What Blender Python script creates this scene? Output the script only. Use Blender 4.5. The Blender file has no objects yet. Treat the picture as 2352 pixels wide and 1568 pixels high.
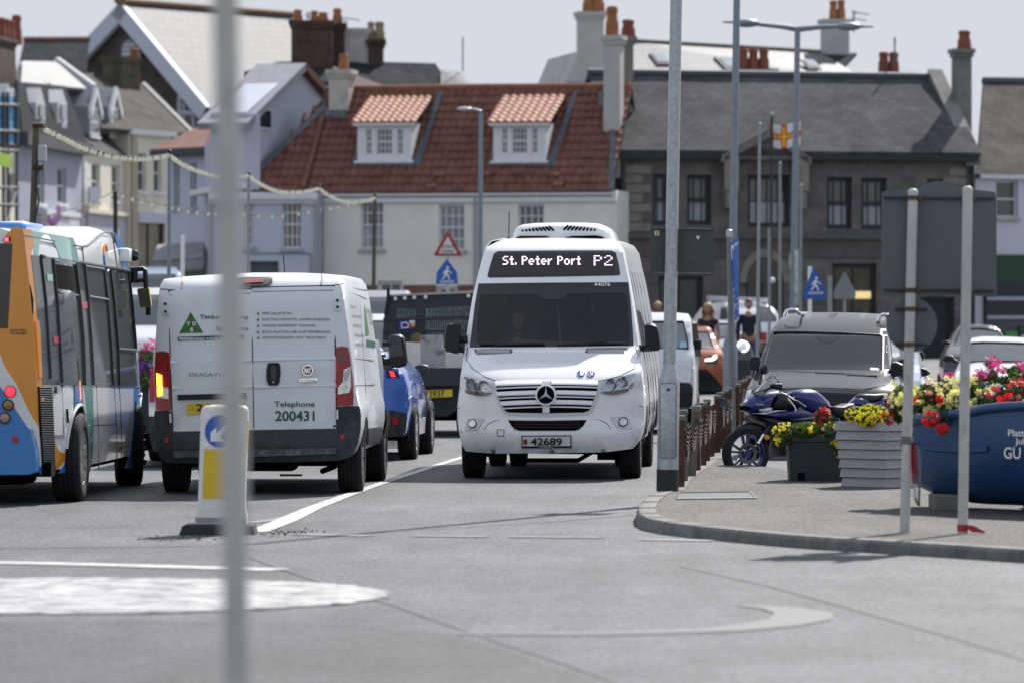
import bpy,bmesh,math,random
from mathutils import Vector,Matrix,Euler
R=math.radians
SC=bpy.context.scene
COL=SC.collection
RND=random.Random(7)
# --- camera, sky, sun, exposure
CAMH,FPX,HORY=1.7,11236.0,737.0
cam=bpy.data.cameras.new("camera")
cam.sensor_width=36.0
cam.lens=36.0*FPX/2352.0
cam.shift_y=-(784.0-HORY)/2352.0
cam.clip_start,cam.clip_end=0.5,2000.0
cam.dof.use_dof=True
cam.dof.focus_distance=52.5
cam.dof.aperture_fstop=3.0
co=bpy.data.objects.new("camera",cam)
co.location=(0,0,CAMH)
co.rotation_euler=(R(90),0,0)
COL.objects.link(co)
SC.camera=co
SUN_EL,SUN_AZ=43.0,24.0
w=bpy.data.worlds.new("World")
SC.world=w
w.use_nodes=True
nt=w.node_tree
sky=nt.nodes.new("ShaderNodeTexSky")
sky.sky_type='NISHITA'
sky.sun_disc=False
sky.sun_elevation=R(SUN_EL)
sky.sun_rotation=R(SUN_AZ)
sky.air_density=1.0
sky.dust_density=1.0
sky.ozone_density=1.0
bg=nt.nodes["Background"]
tc=nt.nodes.new("ShaderNodeTexCoord")
ns=nt.nodes.new("ShaderNodeTexNoise")
ns.inputs["Scale"].default_value=2.2
ns.inputs["Detail"].default_value=5
nt.links.new(tc.outputs["Generated"],ns.inputs["Vector"])
rp=nt.nodes.new("ShaderNodeValToRGB")
rp.color_ramp.elements[0].position=0.30
rp.color_ramp.elements[0].color=(0.30,0.30,0.30,1)
rp.color_ramp.elements[1].position=0.70
rp.color_ramp.elements[1].color=(1.0,1.0,1.0,1)
nt.links.new(ns.outputs["Fac"],rp.inputs["Fac"])
mx=nt.nodes.new("ShaderNodeMix")
mx.data_type='RGBA'
mx.inputs["B"].default_value=(3.42,3.54,3.88,1)
sepw=nt.nodes.new("ShaderNodeSeparateXYZ")
nt.links.new(tc.outputs["Generated"],sepw.inputs[0])
mrw=nt.nodes.new("ShaderNodeMapRange")
mrw.inputs["From Min"].default_value=.2
mrw.inputs["From Max"].default_value=.85
mrw.inputs["To Min"].default_value=.0
mrw.inputs["To Max"].default_value=1.0
nt.links.new(sepw.outputs["Y"],mrw.inputs["Value"])
muw=nt.nodes.new("ShaderNodeMath")
muw.operation='MAXIMUM'
nt.links.new(rp.outputs["Color"],muw.inputs[0])
nt.links.new(mrw.outputs["Result"],muw.inputs[1])
nt.links.new(muw.outputs[0],mx.inputs["Factor"])
nt.links.new(sky.outputs["Color"],mx.inputs["A"])
nt.links.new(mx.outputs["Result"],bg.inputs["Color"])
bg.inputs["Strength"].default_value=0.10
sl=bpy.data.lights.new("sun",'SUN')
sl.energy=3.2
sl.angle=R(0.6)
sl.color=(1.0,0.965,0.92)
so=bpy.data.objects.new("sun",sl)
so.rotation_euler=(R(-(90-SUN_EL)),0,R(-SUN_AZ))
so.location=(20,60,60)
COL.objects.link(so)
SC.view_settings.view_transform='Standard'
SC.view_settings.look='None'
SC.view_settings.exposure=0.98
SC.view_settings.gamma=1.0
SC.cycles.use_denoising=True
SC.cycles.max_bounces=8
SC.cycles.transparent_max_bounces=16
SC.cycles.caustics_reflective=False
SC.cycles.caustics_refractive=False
# --- helpers: materials
MATS={}
def M(name,col=(.5,.5,.5),rough=.55,metal=0.,coat=0.,var=0.,vscale=6.,bump=0.,bscale=40.,spec=.5,emit=0.,ecol=None,dirt=0.,dirtcol=(.12,.10,.08),dscale=2.5,stretch=None,grime=None):
 """a procedural Principled material: base colour with large noise variation, optional worn patches and fine bump"""
 if name in MATS:
  return MATS[name]
 m=bpy.data.materials.new(name)
 m.use_nodes=True
 t=m.node_tree
 b=t.nodes["Principled BSDF"]
 b.inputs["Base Color"].default_value=(*col,1)
 b.inputs["Roughness"].default_value=rough
 b.inputs["Metallic"].default_value=metal
 b.inputs["Coat Weight"].default_value=coat
 b.inputs["Coat Roughness"].default_value=.04
 b.inputs["Specular IOR Level"].default_value=spec
 if emit:
  b.inputs["Emission Color"].default_value=(*(ecol or col),1)
  b.inputs["Emission Strength"].default_value=emit
 tcn=t.nodes.new("ShaderNodeTexCoord")
 vec=tcn.outputs["Object"]
 if stretch:
  mp=t.nodes.new("ShaderNodeMapping")
  mp.inputs["Scale"].default_value=stretch
  t.links.new(vec,mp.inputs["Vector"])
  vec=mp.outputs["Vector"]
 src=None
 if var:
  n=t.nodes.new("ShaderNodeTexNoise")
  n.inputs["Scale"].default_value=vscale
  n.inputs["Detail"].default_value=6
  n.inputs["Roughness"].default_value=.65
  t.links.new(vec,n.inputs["Vector"])
  r=t.nodes.new("ShaderNodeMapRange")
  r.inputs["From Min"].default_value=.3
  r.inputs["From Max"].default_value=.7
  r.inputs["To Min"].default_value=1-var
  r.inputs["To Max"].default_value=1+var
  t.links.new(n.outputs["Fac"],r.inputs["Value"])
  h=t.nodes.new("ShaderNodeVectorMath")
  h.operation='SCALE'
  h.inputs[0].default_value=col
  t.links.new(r.outputs["Result"],h.inputs["Scale"])
  src=h.outputs["Vector"]
  t.links.new(src,b.inputs["Base Color"])
 if dirt:
  n=t.nodes.new("ShaderNodeTexNoise")
  n.inputs["Scale"].default_value=dscale
  n.inputs["Detail"].default_value=8
  n.inputs["Roughness"].default_value=.7
  t.links.new(vec,n.inputs["Vector"])
  r=t.nodes.new("ShaderNodeMapRange")
  r.inputs["From Min"].default_value=.5
  r.inputs["From Max"].default_value=.72
  r.inputs["To Max"].default_value=dirt
  t.links.new(n.outputs["Fac"],r.inputs["Value"])
  x=t.nodes.new("ShaderNodeMix")
  x.data_type='RGBA'
  x.inputs["A"].default_value=(*col,1)
  if src:
   t.links.new(src,x.inputs["A"])
  x.inputs["B"].default_value=(*dirtcol,1)
  t.links.new(r.outputs["Result"],x.inputs["Factor"])
  t.links.new(x.outputs["Result"],b.inputs["Base Color"])
 if grime:
  sx=t.nodes.new("ShaderNodeSeparateXYZ");t.links.new(tcn.outputs["Object"],sx.inputs[0])
  n=t.nodes.new("ShaderNodeTexNoise");n.inputs["Scale"].default_value=5;n.inputs["Detail"].default_value=8
  t.links.new(tcn.outputs["Object"],n.inputs["Vector"])
  a_=t.nodes.new("ShaderNodeMath");a_.operation='MULTIPLY_ADD';a_.inputs[1].default_value=.9
  t.links.new(n.outputs["Fac"],a_.inputs[0]);t.links.new(sx.outputs["Z"],a_.inputs[2])
  r=t.nodes.new("ShaderNodeMapRange");r.inputs["From Min"].default_value=grime+.45;r.inputs["From Max"].default_value=.55
  r.inputs["To Max"].default_value=.55;t.links.new(a_.outputs[0],r.inputs["Value"])
  x2=t.nodes.new("ShaderNodeMix");x2.data_type='RGBA';x2.inputs["B"].default_value=(.20,.18,.155,1)
  t.links.new(b.inputs["Base Color"].links[0].from_socket,x2.inputs["A"]);t.links.new(r.outputs["Result"],x2.inputs["Factor"])
  t.links.new(x2.outputs["Result"],b.inputs["Base Color"])
 if bump:
  n=t.nodes.new("ShaderNodeTexNoise")
  n.inputs["Scale"].default_value=bscale
  n.inputs["Detail"].default_value=4
  t.links.new(vec,n.inputs["Vector"])
  k=t.nodes.new("ShaderNodeBump")
  k.inputs["Strength"].default_value=bump
  k.inputs["Distance"].default_value=.02
  t.links.new(n.outputs["Fac"],k.inputs["Height"])
  t.links.new(k.outputs["Normal"],b.inputs["Normal"])
 MATS[name]=m
 return m
def MBRICK(name,c1,c2,mortar,bw=.3,bh=.1,rough=.7,ms=.01,var=.25,axes='XZ',bump=.4,spec=.4,vscale=1.2,off=.5):
 """stone, brick or slate courses: brick texture in the object's own metres, with weathering noise"""
 m=bpy.data.materials.new(name)
 m.use_nodes=True
 t=m.node_tree
 b=t.nodes["Principled BSDF"]
 b.inputs["Roughness"].default_value=rough
 b.inputs["Specular IOR Level"].default_value=spec
 tcn=t.nodes.new("ShaderNodeTexCoord")
 sx=t.nodes.new("ShaderNodeSeparateXYZ")
 cx=t.nodes.new("ShaderNodeCombineXYZ")
 t.links.new(tcn.outputs["Object"],sx.inputs[0])
 t.links.new(sx.outputs[axes[0]],cx.inputs["X"])
 t.links.new(sx.outputs[axes[1]],cx.inputs["Y"])
 br=t.nodes.new("ShaderNodeTexBrick")
 br.offset=off
 br.inputs["Color1"].default_value=(*c1,1)
 br.inputs["Color2"].default_value=(*c2,1)
 br.inputs["Mortar"].default_value=(*mortar,1)
 br.inputs["Scale"].default_value=1
 br.inputs["Brick Width"].default_value=bw
 br.inputs["Row Height"].default_value=bh
 br.inputs["Mortar Size"].default_value=ms
 br.inputs["Mortar Smooth"].default_value=.3
 t.links.new(cx.outputs[0],br.inputs["Vector"])
 n=t.nodes.new("ShaderNodeTexNoise")
 n.inputs["Scale"].default_value=vscale
 n.inputs["Detail"].default_value=8
 n.inputs["Roughness"].default_value=.7
 t.links.new(tcn.outputs["Object"],n.inputs["Vector"])
 r=t.nodes.new("ShaderNodeMapRange")
 r.inputs["From Min"].default_value=.3
 r.inputs["From Max"].default_value=.7
 r.inputs["To Min"].default_value=1-var
 r.inputs["To Max"].default_value=1+var
 t.links.new(n.outputs["Fac"],r.inputs["Value"])
 h=t.nodes.new("ShaderNodeVectorMath")
 h.operation='SCALE'
 t.links.new(br.outputs["Color"],h.inputs[0])
 t.links.new(r.outputs["Result"],h.inputs["Scale"])
 t.links.new(h.outputs["Vector"],b.inputs["Base Color"])
 if bump:
  k=t.nodes.new("ShaderNodeBump")
  k.inputs["Strength"].default_value=bump
  k.inputs["Distance"].default_value=.01
  k.invert=True
  t.links.new(br.outputs["Fac"],k.inputs["Height"])
  t.links.new(k.outputs["Normal"],b.inputs["Normal"])
 MATS[name]=m
 return m
def MGLASS(name,tint=(.5,.55,.55),refl=.04,rough=.02):
 """thin tinted glazing: what is behind shows through, the sky reflects by Fresnel"""
 if name in MATS:
  return MATS[name]
 m=bpy.data.materials.new(name)
 m.use_nodes=True
 t=m.node_tree
 t.nodes.remove(t.nodes["Principled BSDF"])
 o=t.nodes["Material Output"]
 tr=t.nodes.new("ShaderNodeBsdfTransparent")
 tr.inputs["Color"].default_value=(*tint,1)
 g=t.nodes.new("ShaderNodeBsdfGlossy")
 g.inputs["Roughness"].default_value=rough
 g.inputs["Color"].default_value=(.9,.95,.95,1)
 f=t.nodes.new("ShaderNodeFresnel")
 f.inputs["IOR"].default_value=1.5
 a=t.nodes.new("ShaderNodeMath")
 a.inputs[1].default_value=refl
 t.links.new(f.outputs[0],a.inputs[0])
 x=t.nodes.new("ShaderNodeMixShader")
 t.links.new(a.outputs[0],x.inputs[0])
 t.links.new(tr.outputs[0],x.inputs[1])
 t.links.new(g.outputs[0],x.inputs[2])
 t.links.new(x.outputs[0],o.inputs["Surface"])
 MATS[name]=m
 return m
# --- helpers: meshes
class MB:
 def __init__(s):
  s.v,s.f,s.mi=[],[],[]
 def add(s,vs,fs,m=0):
  o=len(s.v)
  s.v+=[tuple(p)for p in vs]
  s.f+=[tuple(i+o for i in f)for f in fs]
  s.mi+=[m]*len(fs)
  return s
 def frombm(s,bm,m=0):
  bm.verts.index_update()
  s.add([v.co[:]for v in bm.verts],[[v.index for v in f.verts]for f in bm.faces],m)
  bm.free()
  return s
 def box(s,c,d,rot=None,bev=0.,seg=1,m=0):
  bm=bmesh.new()
  bmesh.ops.create_cube(bm,size=1)
  for v in bm.verts:
   v.co=Vector((v.co.x*d[0],v.co.y*d[1],v.co.z*d[2]))
  if bev:
   bmesh.ops.bevel(bm,geom=bm.edges[:],offset=bev,segments=seg,affect='EDGES',profile=.5)
  mat=Matrix.Translation(c)
  if rot is not None:
   mat=mat@Euler(rot).to_matrix().to_4x4()
  bm.transform(mat)
  return s.frombm(bm,m)
 def bb(s,a,b,bev=0.,m=0,seg=1):
  return s.box([(a[i]+b[i])/2 for i in range(3)],[abs(b[i]-a[i])for i in range(3)],None,bev,seg,m)
 def loft(s,rings,closed=True,cap0=True,cap1=True,m=0):
  n=len(rings[0])
  vs=[p for r in rings for p in r]
  fs=[]
  for i in range(len(rings)-1):
   for j in range(n if closed else n-1):
    k=(j+1)%n
    fs.append((i*n+j,i*n+k,(i+1)*n+k,(i+1)*n+j))
  if cap0:fs.append(tuple(range(n-1,-1,-1)))
  if cap1:fs.append(tuple((len(rings)-1)*n+j for j in range(n)))
  return s.add(vs,fs,m)
 def tube(s,pts,r,n=8,closed=False,m=0,caps=True):
  pts=[Vector(p)for p in pts]
  k=len(pts)
  rs=r if isinstance(r,(list,tuple))else[r]*k
  rings,ref=[],None
  for i,p in enumerate(pts):
   if closed:
    d=pts[(i+1)%k]-pts[i-1]
   else:
    d=pts[min(i+1,k-1)]-pts[max(i-1,0)]
   d=d.normalized()if d.length>1e-9 else Vector((0,0,1))
   if ref is None:
    ref=Vector((0,0,1))if abs(d.z)<.9 else Vector((1,0,0))
   a=d.cross(ref)
   a=a.normalized()if a.length>1e-6 else d.orthogonal().normalized()
   b=a.cross(d).normalized()
   ref=b
   rings.append([p+rs[i]*(math.cos(2*math.pi*j/n)*a+math.sin(2*math.pi*j/n)*b)for j in range(n)])
  if closed:
   rings.append(rings[0])
   return s.loft(rings,True,False,False,m)
  return s.loft(rings,True,caps,caps,m)
 def cyl(s,p0,p1,r0,r1=None,n=16,m=0):
  return s.tube([p0,p1],[r0,r0 if r1 is None else r1],n,m=m)
 def lathe(s,prof,c=(0,0,0),axis='z',n=24,m=0,cap=False):
  rings=[]
  for a,r in prof:
   ring=[]
   for j in range(n):
    t=2*math.pi*j/n
    u,v=r*math.cos(t),r*math.sin(t)
    p={'z':(u,v,a),'x':(a,u,v),'y':(u,a,v)}[axis]
    ring.append((p[0]+c[0],p[1]+c[1],p[2]+c[2]))
   rings.append(ring)
  return s.loft(rings,True,cap,cap,m)
 def ball(s,c,r,n=12,k=8,m=0):
  r=r if isinstance(r,(list,tuple))else(r,r,r)
  bm=bmesh.new()
  bmesh.ops.create_uvsphere(bm,u_segments=n,v_segments=k,radius=1)
  for v in bm.verts:
   v.co=Vector((v.co.x*r[0]+c[0],v.co.y*r[1]+c[1],v.co.z*r[2]+c[2]))
  return s.frombm(bm,m)
 def prism(s,poly,vec,m=0):
  vec=Vector(vec)
  a=[Vector(p)for p in poly]
  return s.loft([a,[p+vec for p in a]],True,True,True,m)
 def patch(s,poly,fn,off=.004,skirt=.02,step=.08,m=0):
  """a panel: a polygon in surface coordinates (a, b), gridded and laid on the surface fn(a, b, off) with a turned-in rim"""
  bm=bmesh.new()
  vs=[bm.verts.new((p[0],p[1],0))for p in poly]
  try:
   bm.faces.new(vs)
  except ValueError:
   bm.free()
   return s
  if step:
   for ax in(0,1):
    lo,hi=min(p[ax]for p in poly),max(p[ax]for p in poly)
    k=math.floor(lo/step)+1
    while k*step<hi-1e-4:
     co_=[0,0,0];no=[0,0,0]
     co_[ax]=k*step;no[ax]=1
     bmesh.ops.bisect_plane(bm,geom=bm.verts[:]+bm.edges[:]+bm.faces[:],plane_co=co_,plane_no=no)
     k+=1
  bmesh.ops.triangulate(bm,faces=[f for f in bm.faces if len(f.verts)>4])
  bm.verts.index_update()
  top=[fn(v.co.x,v.co.y,off)for v in bm.verts]
  fs=[[v.index for v in f.verts]for f in bm.faces]
  if skirt:
   base,idx=[],{}
   for e in bm.edges:
    if e.is_boundary:
     q=[]
     for v in e.verts:
      if v.index not in idx:
       idx[v.index]=len(top)+len(base)
       base.append(fn(v.co.x,v.co.y,off-skirt))
      q.append((v.index,idx[v.index]))
     fs.append([q[0][0],q[1][0],q[1][1],q[0][1]])
   top=top+base
  bm.free()
  return s.add(top,fs,m)
 def build(s,name,mats,parent=None,smooth=None,merge=0.,loc=None):
  me=bpy.data.meshes.new(name)
  bm=bmesh.new()
  vs=[bm.verts.new(p)for p in s.v]
  for f,k in zip(s.f,s.mi):
   if len(set(f))<3:
    continue
   try:
    fc=bm.faces.new([vs[i]for i in dict.fromkeys(f)])
    fc.material_index=k
   except ValueError:
    pass
  if merge:
   bmesh.ops.remove_doubles(bm,verts=bm.verts[:],dist=merge)
  bmesh.ops.recalc_face_normals(bm,faces=bm.faces[:])
  bm.to_mesh(me)
  bm.free()
  for mm in(mats if isinstance(mats,(list,tuple))else[mats]):
   me.materials.append(mm)
  if smooth is not None:
   me.shade_smooth()
   me.set_sharp_from_angle(angle=R(smooth))
  o=bpy.data.objects.new(name,me)
  COL.objects.link(o)
  if parent is not None:
   o.parent=parent
  if loc is not None:
   o.location=loc
  return o
def tag(o,label=None,cat=None,group=None,kind=None):
 if label:o["label"]=label
 if cat:o["category"]=cat
 if group:o["group"]=group
 if kind:o["kind"]=kind
 return o
def thing(name,label,cat,loc=(0,0,0),rz=0.,group=None):
 o=bpy.data.objects.new(name,None)
 o.empty_display_size=.2
 o.location=loc
 o.rotation_euler=(0,0,rz)
 COL.objects.link(o)
 return tag(o,label,cat,group)
def dup(root,loc=None,rz=None,label=None):
 c=root.copy()
 COL.objects.link(c)
 if loc is not None:c.location=loc
 if rz is not None:c.rotation_euler=(0,0,rz)
 if label:c["label"]=label
 for ch in list(root.children):
  d=ch.copy();COL.objects.link(d);d.parent=c
  for g in list(ch.children):
   e=g.copy();COL.objects.link(e);e.parent=d
 return c
# --- helpers: where things stand
def gz(Y):
 return 0.0 if Y<78 else min(.6,(Y-78)/50*.6)
def at(px,py,Y):
 return Vector(((px-1176)/FPX*Y,Y,CAMH-(py-HORY)/FPX*Y))
def gd(py,z=0.):
 return FPX*(CAMH-z)/(py-HORY)
def gp(px,py,z=0.):
 return at(px,py,gd(py,z))
def Z(x0,y0,x1,W):
 k=(x1-x0)/W
 return lambda x,y:((x0+k*x)*.574219,(y0+k*y)*.574219)
def PX(z,pts):
 return[z(*p)for p in pts]
TXT={}
def text(body,mat,parent,place,w=None,h=.1,name="lettering",bold=0.,depth=.002,align='l',label=None):
 """raised lettering as a mesh; place maps (u, v, out) to local coordinates; fitted to height h and width w"""
 key=(body,bold)
 if key not in TXT:
  cu=bpy.data.curves.new("t",'FONT')
  cu.body=body
  cu.size=1
  cu.offset=bold
  cu.resolution_u=3
  ob=bpy.data.objects.new("t",cu)
  COL.objects.link(ob)
  dg=bpy.context.evaluated_depsgraph_get()
  dg.update()
  me=bpy.data.meshes.new_from_object(ob.evaluated_get(dg))
  TXT[key]=([v.co[:2]for v in me.vertices],[tuple(p.vertices)for p in me.polygons])
  bpy.data.objects.remove(ob)
  bpy.data.meshes.remove(me)
 vs,fs=TXT[key]
 x0=min(v[0]for v in vs);x1=max(v[0]for v in vs)
 y1=max(v[1]for v in vs);y0=min(v[1]for v in vs)
 cap=y1 if y0>-.1 else y1
 kv=h/cap
 ku=(w/(x1-x0))if w else kv
 W_=ku*(x1-x0)
 sh={'l':0,'c':-W_/2,'r':-W_}[align]
 mb=MB()
 mb.add([place((v[0]-x0)*ku+sh,v[1]*kv,depth)for v in vs],fs)
 o=mb.build(name,mat,parent)
 if label:o["label"]=label
 return o
# --- shared materials
WHITE=M("white paint",(.80,.81,.82),.32,coat=.6,dirt=.10,dirtcol=(.45,.43,.40),dscale=3,grime=.38)
VANWHITE=M("van white paint",(.72,.74,.77),.38,coat=.4,dirt=.26,dirtcol=(.42,.41,.39),dscale=2.2,grime=.85)
BLACKP=M("black plastic",(.010,.010,.0115),.5,var=.2,vscale=12,spec=.35)
GREYP=M("grey plastic",(.034,.036,.040),.65,var=.2,vscale=10,spec=.3,dirt=.25,dirtcol=(.16,.15,.14),dscale=5)
RUBBER=M("tyre rubber",(.009,.009,.0095),.85,var=.3,vscale=20,bump=.3,bscale=60)
STEEL=M("galvanised steel",(.42,.44,.46),.42,metal=.55,var=.22,vscale=22,dirt=.25,dirtcol=(.2,.2,.2),dscale=14)
CHROME=M("chrome",(.75,.75,.77),.12,metal=1.)
ALLOY=M("wheel alloy",(.45,.45,.46),.35,metal=.8,var=.1)
DARKMET=M("dark metal",(.03,.03,.032),.5,metal=.3,var=.2)
UNDER=M("underbody black",(.004,.004,.004),.95,spec=.1)
SCREEN=MGLASS("windscreen glass",(.86,.90,.90),.0)
TINTED=MGLASS("tinted side glass",(.12,.13,.13),.05)
DARKGL=M("dark glass",(.012,.014,.016),.06,spec=.6)
REDLENS=M("red lamp lens",(.30,.006,.008),.3,coat=.25,var=.2,vscale=30)
CLEAR=M("clear lamp lens",(.62,.64,.66),.10,metal=.35,coat=1.,var=.35,vscale=26)
AMBER=M("amber lamp lens",(.75,.26,.02),.2,coat=.6)
PLATEY=M("yellow number plate",(.72,.48,.02),.45)
PLATEW=M("white number plate",(.74,.74,.72),.45)
INK=M("black ink",(.012,.012,.013),.5)
GREENINK=M("green ink",(.012,.085,.050),.5)
LEAFGREEN=M("logo green",(.045,.18,.022),.5)
WHITEINK=M("white ink",(.82,.82,.82),.5)
# --- ground, pavement, markings
def asphalt(name,c,patchy=.30,dark=(.045,.045,.047),rough=.62,fine=.35):
 m=bpy.data.materials.new(name)
 m.use_nodes=True
 t=m.node_tree
 b=t.nodes["Principled BSDF"]
 b.inputs["Roughness"].default_value=rough
 b.inputs["Specular IOR Level"].default_value=.22
 tcn=t.nodes.new("ShaderNodeTexCoord")
 def noise(scale,detail,lo,hi,a,bb,st=None):
  v=tcn.outputs["Object"]
  if st:
   mp=t.nodes.new("ShaderNodeMapping")
   mp.inputs["Scale"].default_value=st
   t.links.new(v,mp.inputs["Vector"]);v=mp.outputs["Vector"]
  n=t.nodes.new("ShaderNodeTexNoise")
  n.inputs["Scale"].default_value=scale
  n.inputs["Detail"].default_value=detail
  n.inputs["Roughness"].default_value=.7
  t.links.new(v,n.inputs["Vector"])
  r=t.nodes.new("ShaderNodeMapRange")
  r.inputs["From Min"].default_value=lo;r.inputs["From Max"].default_value=hi
  r.inputs["To Min"].default_value=a;r.inputs["To Max"].default_value=bb
  t.links.new(n.outputs["Fac"],r.inputs["Value"])
  return n,r.outputs["Result"]
 _,a=noise(.35,5,.3,.7,1-patchy,1+patchy)
 _,s=noise(1.3,6,.35,.65,.84,1.12,(2.2,.35,1))
 nf,f=noise(85,2,.3,.7,1-fine,1+fine)
 _,g=noise(9,4,.3,.7,.86,1.14)
 def mul(x,y):
  k=t.nodes.new("ShaderNodeMath");k.operation='MULTIPLY'
  t.links.new(x,k.inputs[0]);t.links.new(y,k.inputs[1]);return k.outputs[0]
 _,q=noise(24,3,.32,.68,.72,1.28)
 _,q2=noise(1,4,.34,.66,.66,1.34,(34,4.5,1))
 _,q3=noise(1,5,.48,.70,1.0,.72,(.9,.25,1))
 f=mul(mul(mul(mul(mul(mul(a,s),f),g),q),q2),q3)
 h=t.nodes.new("ShaderNodeVectorMath");h.operation='SCALE'
 h.inputs[0].default_value=c
 t.links.new(f,h.inputs["Scale"])
 t.links.new(h.outputs["Vector"],b.inputs["Base Color"])
 k=t.nodes.new("ShaderNodeBump")
 k.inputs["Strength"].default_value=.55
 k.inputs["Distance"].default_value=.012
 t.links.new(nf.outputs["Fac"],k.inputs["Height"])
 t.links.new(k.outputs["Normal"],b.inputs["Normal"])
 MATS[name]=m
 return m
def wornpaint(name,keep=.5,col=(.74,.74,.73),soft=.12,scale=5.,base=(.112,.114,.119)):
 """road paint worn through to the asphalt by a noise of its own"""
 m=bpy.data.materials.new(name)
 m.use_nodes=True
 t=m.node_tree
 b=t.nodes["Principled BSDF"]
 b.inputs["Roughness"].default_value=.6
 tcn=t.nodes.new("ShaderNodeTexCoord")
 n=t.nodes.new("ShaderNodeTexNoise")
 n.inputs["Scale"].default_value=scale
 n.inputs["Detail"].default_value=9
 n.inputs["Roughness"].default_value=.72
 t.links.new(tcn.outputs["Object"],n.inputs["Vector"])
 r=t.nodes.new("ShaderNodeMapRange")
 r.inputs["From Min"].default_value=keep-soft;r.inputs["From Max"].default_value=keep+soft
 t.links.new(n.outputs["Fac"],r.inputs["Value"])
 x=t.nodes.new("ShaderNodeMix");x.data_type='RGBA'
 x.inputs["A"].default_value=(*col,1);x.inputs["B"].default_value=(*base,1)
 t.links.new(r.outputs["Result"],x.inputs["Factor"])
 t.links.new(x.outputs["Result"],b.inputs["Base Color"])
 MATS[name]=m
 return m
ASPH=asphalt("road asphalt",(.108,.110,.116))
ASPHOLD=asphalt("older road asphalt",(.078,.079,.083),.25)
PAVE=asphalt("pavement asphalt",(.100,.097,.092),.28,rough=.75)
TAR_SHADOW=None
TAR_SHADOW=wornpaint("tar seam and road shadow",.50,soft=.12,scale=3.2,col=(.058,.058,.060),base=(.105,.107,.112))
PAINT=wornpaint("road paint",.57,soft=.12,col=(.54,.54,.53),scale=7)
PAINTDOME=wornpaint("roundabout paint",.505,soft=.11,scale=3.4,col=(.50,.50,.495))
PAINTWORN=wornpaint("worn road paint",.47,soft=.20,scale=4,col=(.30,.30,.30))
PAINTGHOST=wornpaint("ghost road paint",.50,soft=.25,scale=2,col=(.138,.138,.142))
KERBM=M("kerb stone",(.17,.165,.155),.8,var=.3,vscale=7,bump=.3,bscale=30,dirt=.5,dirtcol=(.07,.065,.06),dscale=3)
g=MB()
xs=[-400,-120,-60,-30,-15,-8,-4,0,4,8,15,30,60,120,400]
ys=[-30,0,20,40,60,78,90,100,110,120,128,140,180,260,400,900]
gv=[(x,y,gz(y))for y in ys for x in xs]
nx=len(xs)
g.add(gv,[(j*nx+i,j*nx+i+1,(j+1)*nx+i+1,(j+1)*nx+i)for j in range(len(ys)-1)for i in range(nx-1)])
tag(g.build("ground",ASPH),kind="structure")
def sheet(name,pts,mat,z=.004,kind="structure",px=True):
 mb=MB()
 P=[gp(x,y)for x,y in pts]if px else[Vector((x,y,0))for x,y in pts]
 mb.patch([(p.x,p.y)for p in P],lambda a,b,o:Vector((a,b,gz(b)+z)),0,0,None)
 return tag(mb.build(name,mat),kind=kind)
def stripe(name,pts,width,mat,z=.006,taper=None):
 """a painted line of even width along ground points given in the photograph's pixels"""
 P=[gp(x,y)for x,y in pts]
 mb=MB();L=[];Rr=[]
 for i,p in enumerate(P):
  d=(P[min(i+1,len(P)-1)]-P[max(i-1,0)]);d.z=0;d.normalize()
  n=Vector((d.y,-d.x,0))*(width[i]if isinstance(width,list)else width)/2
  for side,s in((L,-1),(Rr,1)):
   q=p+n*s;q.z=gz(q.y)+z;side.append(q)
 k=len(P)
 mb.add(L+Rr,[(i,i+1,k+i+1,k+i)for i in range(k-1)])
 return tag(mb.build(name,mat),kind="structure")
sheet("road_resurfacing_patch",[(-300,1436),(330,1424),(760,1432),(1010,1452),(1160,1490),(1390,1575),(1500,1700),(-400,1700)],ASPHOLD,.003)
stripe("road_line_marking",[(590,1222),(655,1196),(720,1166),(790,1140),(860,1115),(960,1082),(1056,1052),(1110,1036)],[.17,.20,.16,.13,.11,.11,.11,.11],PAINT)
stripe("road_line_marking",[(575,1200),(640,1192),(690,1183)],.14,PAINTWORN,.0045)
for a,b,y0,y1,mm in((680,850,1227,1231,PAINTWORN),(950,1120,1231,1233,PAINTGHOST),(1170,1385,1233,1235,PAINTGHOST),(1470,1640,1239,1242,PAINTWORN),(1730,1910,1246,1250,PAINTGHOST),(2000,2165,1255,1262,PAINTWORN)):
 stripe("give_way_marking",[(a,y0),(b,y1)],.24,mm)
stripe("road_line_marking",[(-120,1291),(100,1294),(300,1299),(500,1305),(640,1309)],.34,PAINT)
C=Vector((-2.76,30.35))
sheet("roundabout_marking",[(C.x+(2.0+.05*math.sin(i*2.7)*math.sin(i*.9))*math.cos(i*math.pi/64),C.y+(2.0+.05*math.sin(i*2.7)*math.sin(i*.9))*math.sin(i*math.pi/64))for i in range(128)],PAINTDOME,.008,px=False)
stripe("direction_marking",[(1050,1456),(1300,1457),(1500,1453),(1660,1447),(1770,1436),(1840,1422),(1846,1409),(1790,1397),(1700,1391)],[.16,.22,.26,.30,.34,.36,.34,.24,.1],PAINTGHOST)
stripe("seam_and_shadow_line",[(575,1280),(640,1304),(760,1344),(900,1388),(1080,1452),(1200,1492),(1330,1535),(1500,1600)],.03,TAR_SHADOW,.005)
stripe("seam_and_shadow_line",[(1560,1300),(1760,1345),(1960,1400),(2240,1480),(2400,1530)],.018,TAR_SHADOW,.005)
stripe("seam_and_shadow_line",[(860,1222),(1060,1211),(1240,1200),(1460,1182)],.03,TAR_SHADOW,.005)
stripe("seam_and_shadow_line",[(0,1259),(250,1256),(500,1254)],.06,TAR_SHADOW,.005)  # no seam here: a dark strip painted for a shadow across the road
stripe("seam_and_shadow_line",[(1085,1168),(1130,1166)],.03,TAR_SHADOW,.005)
PZ=.09
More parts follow.
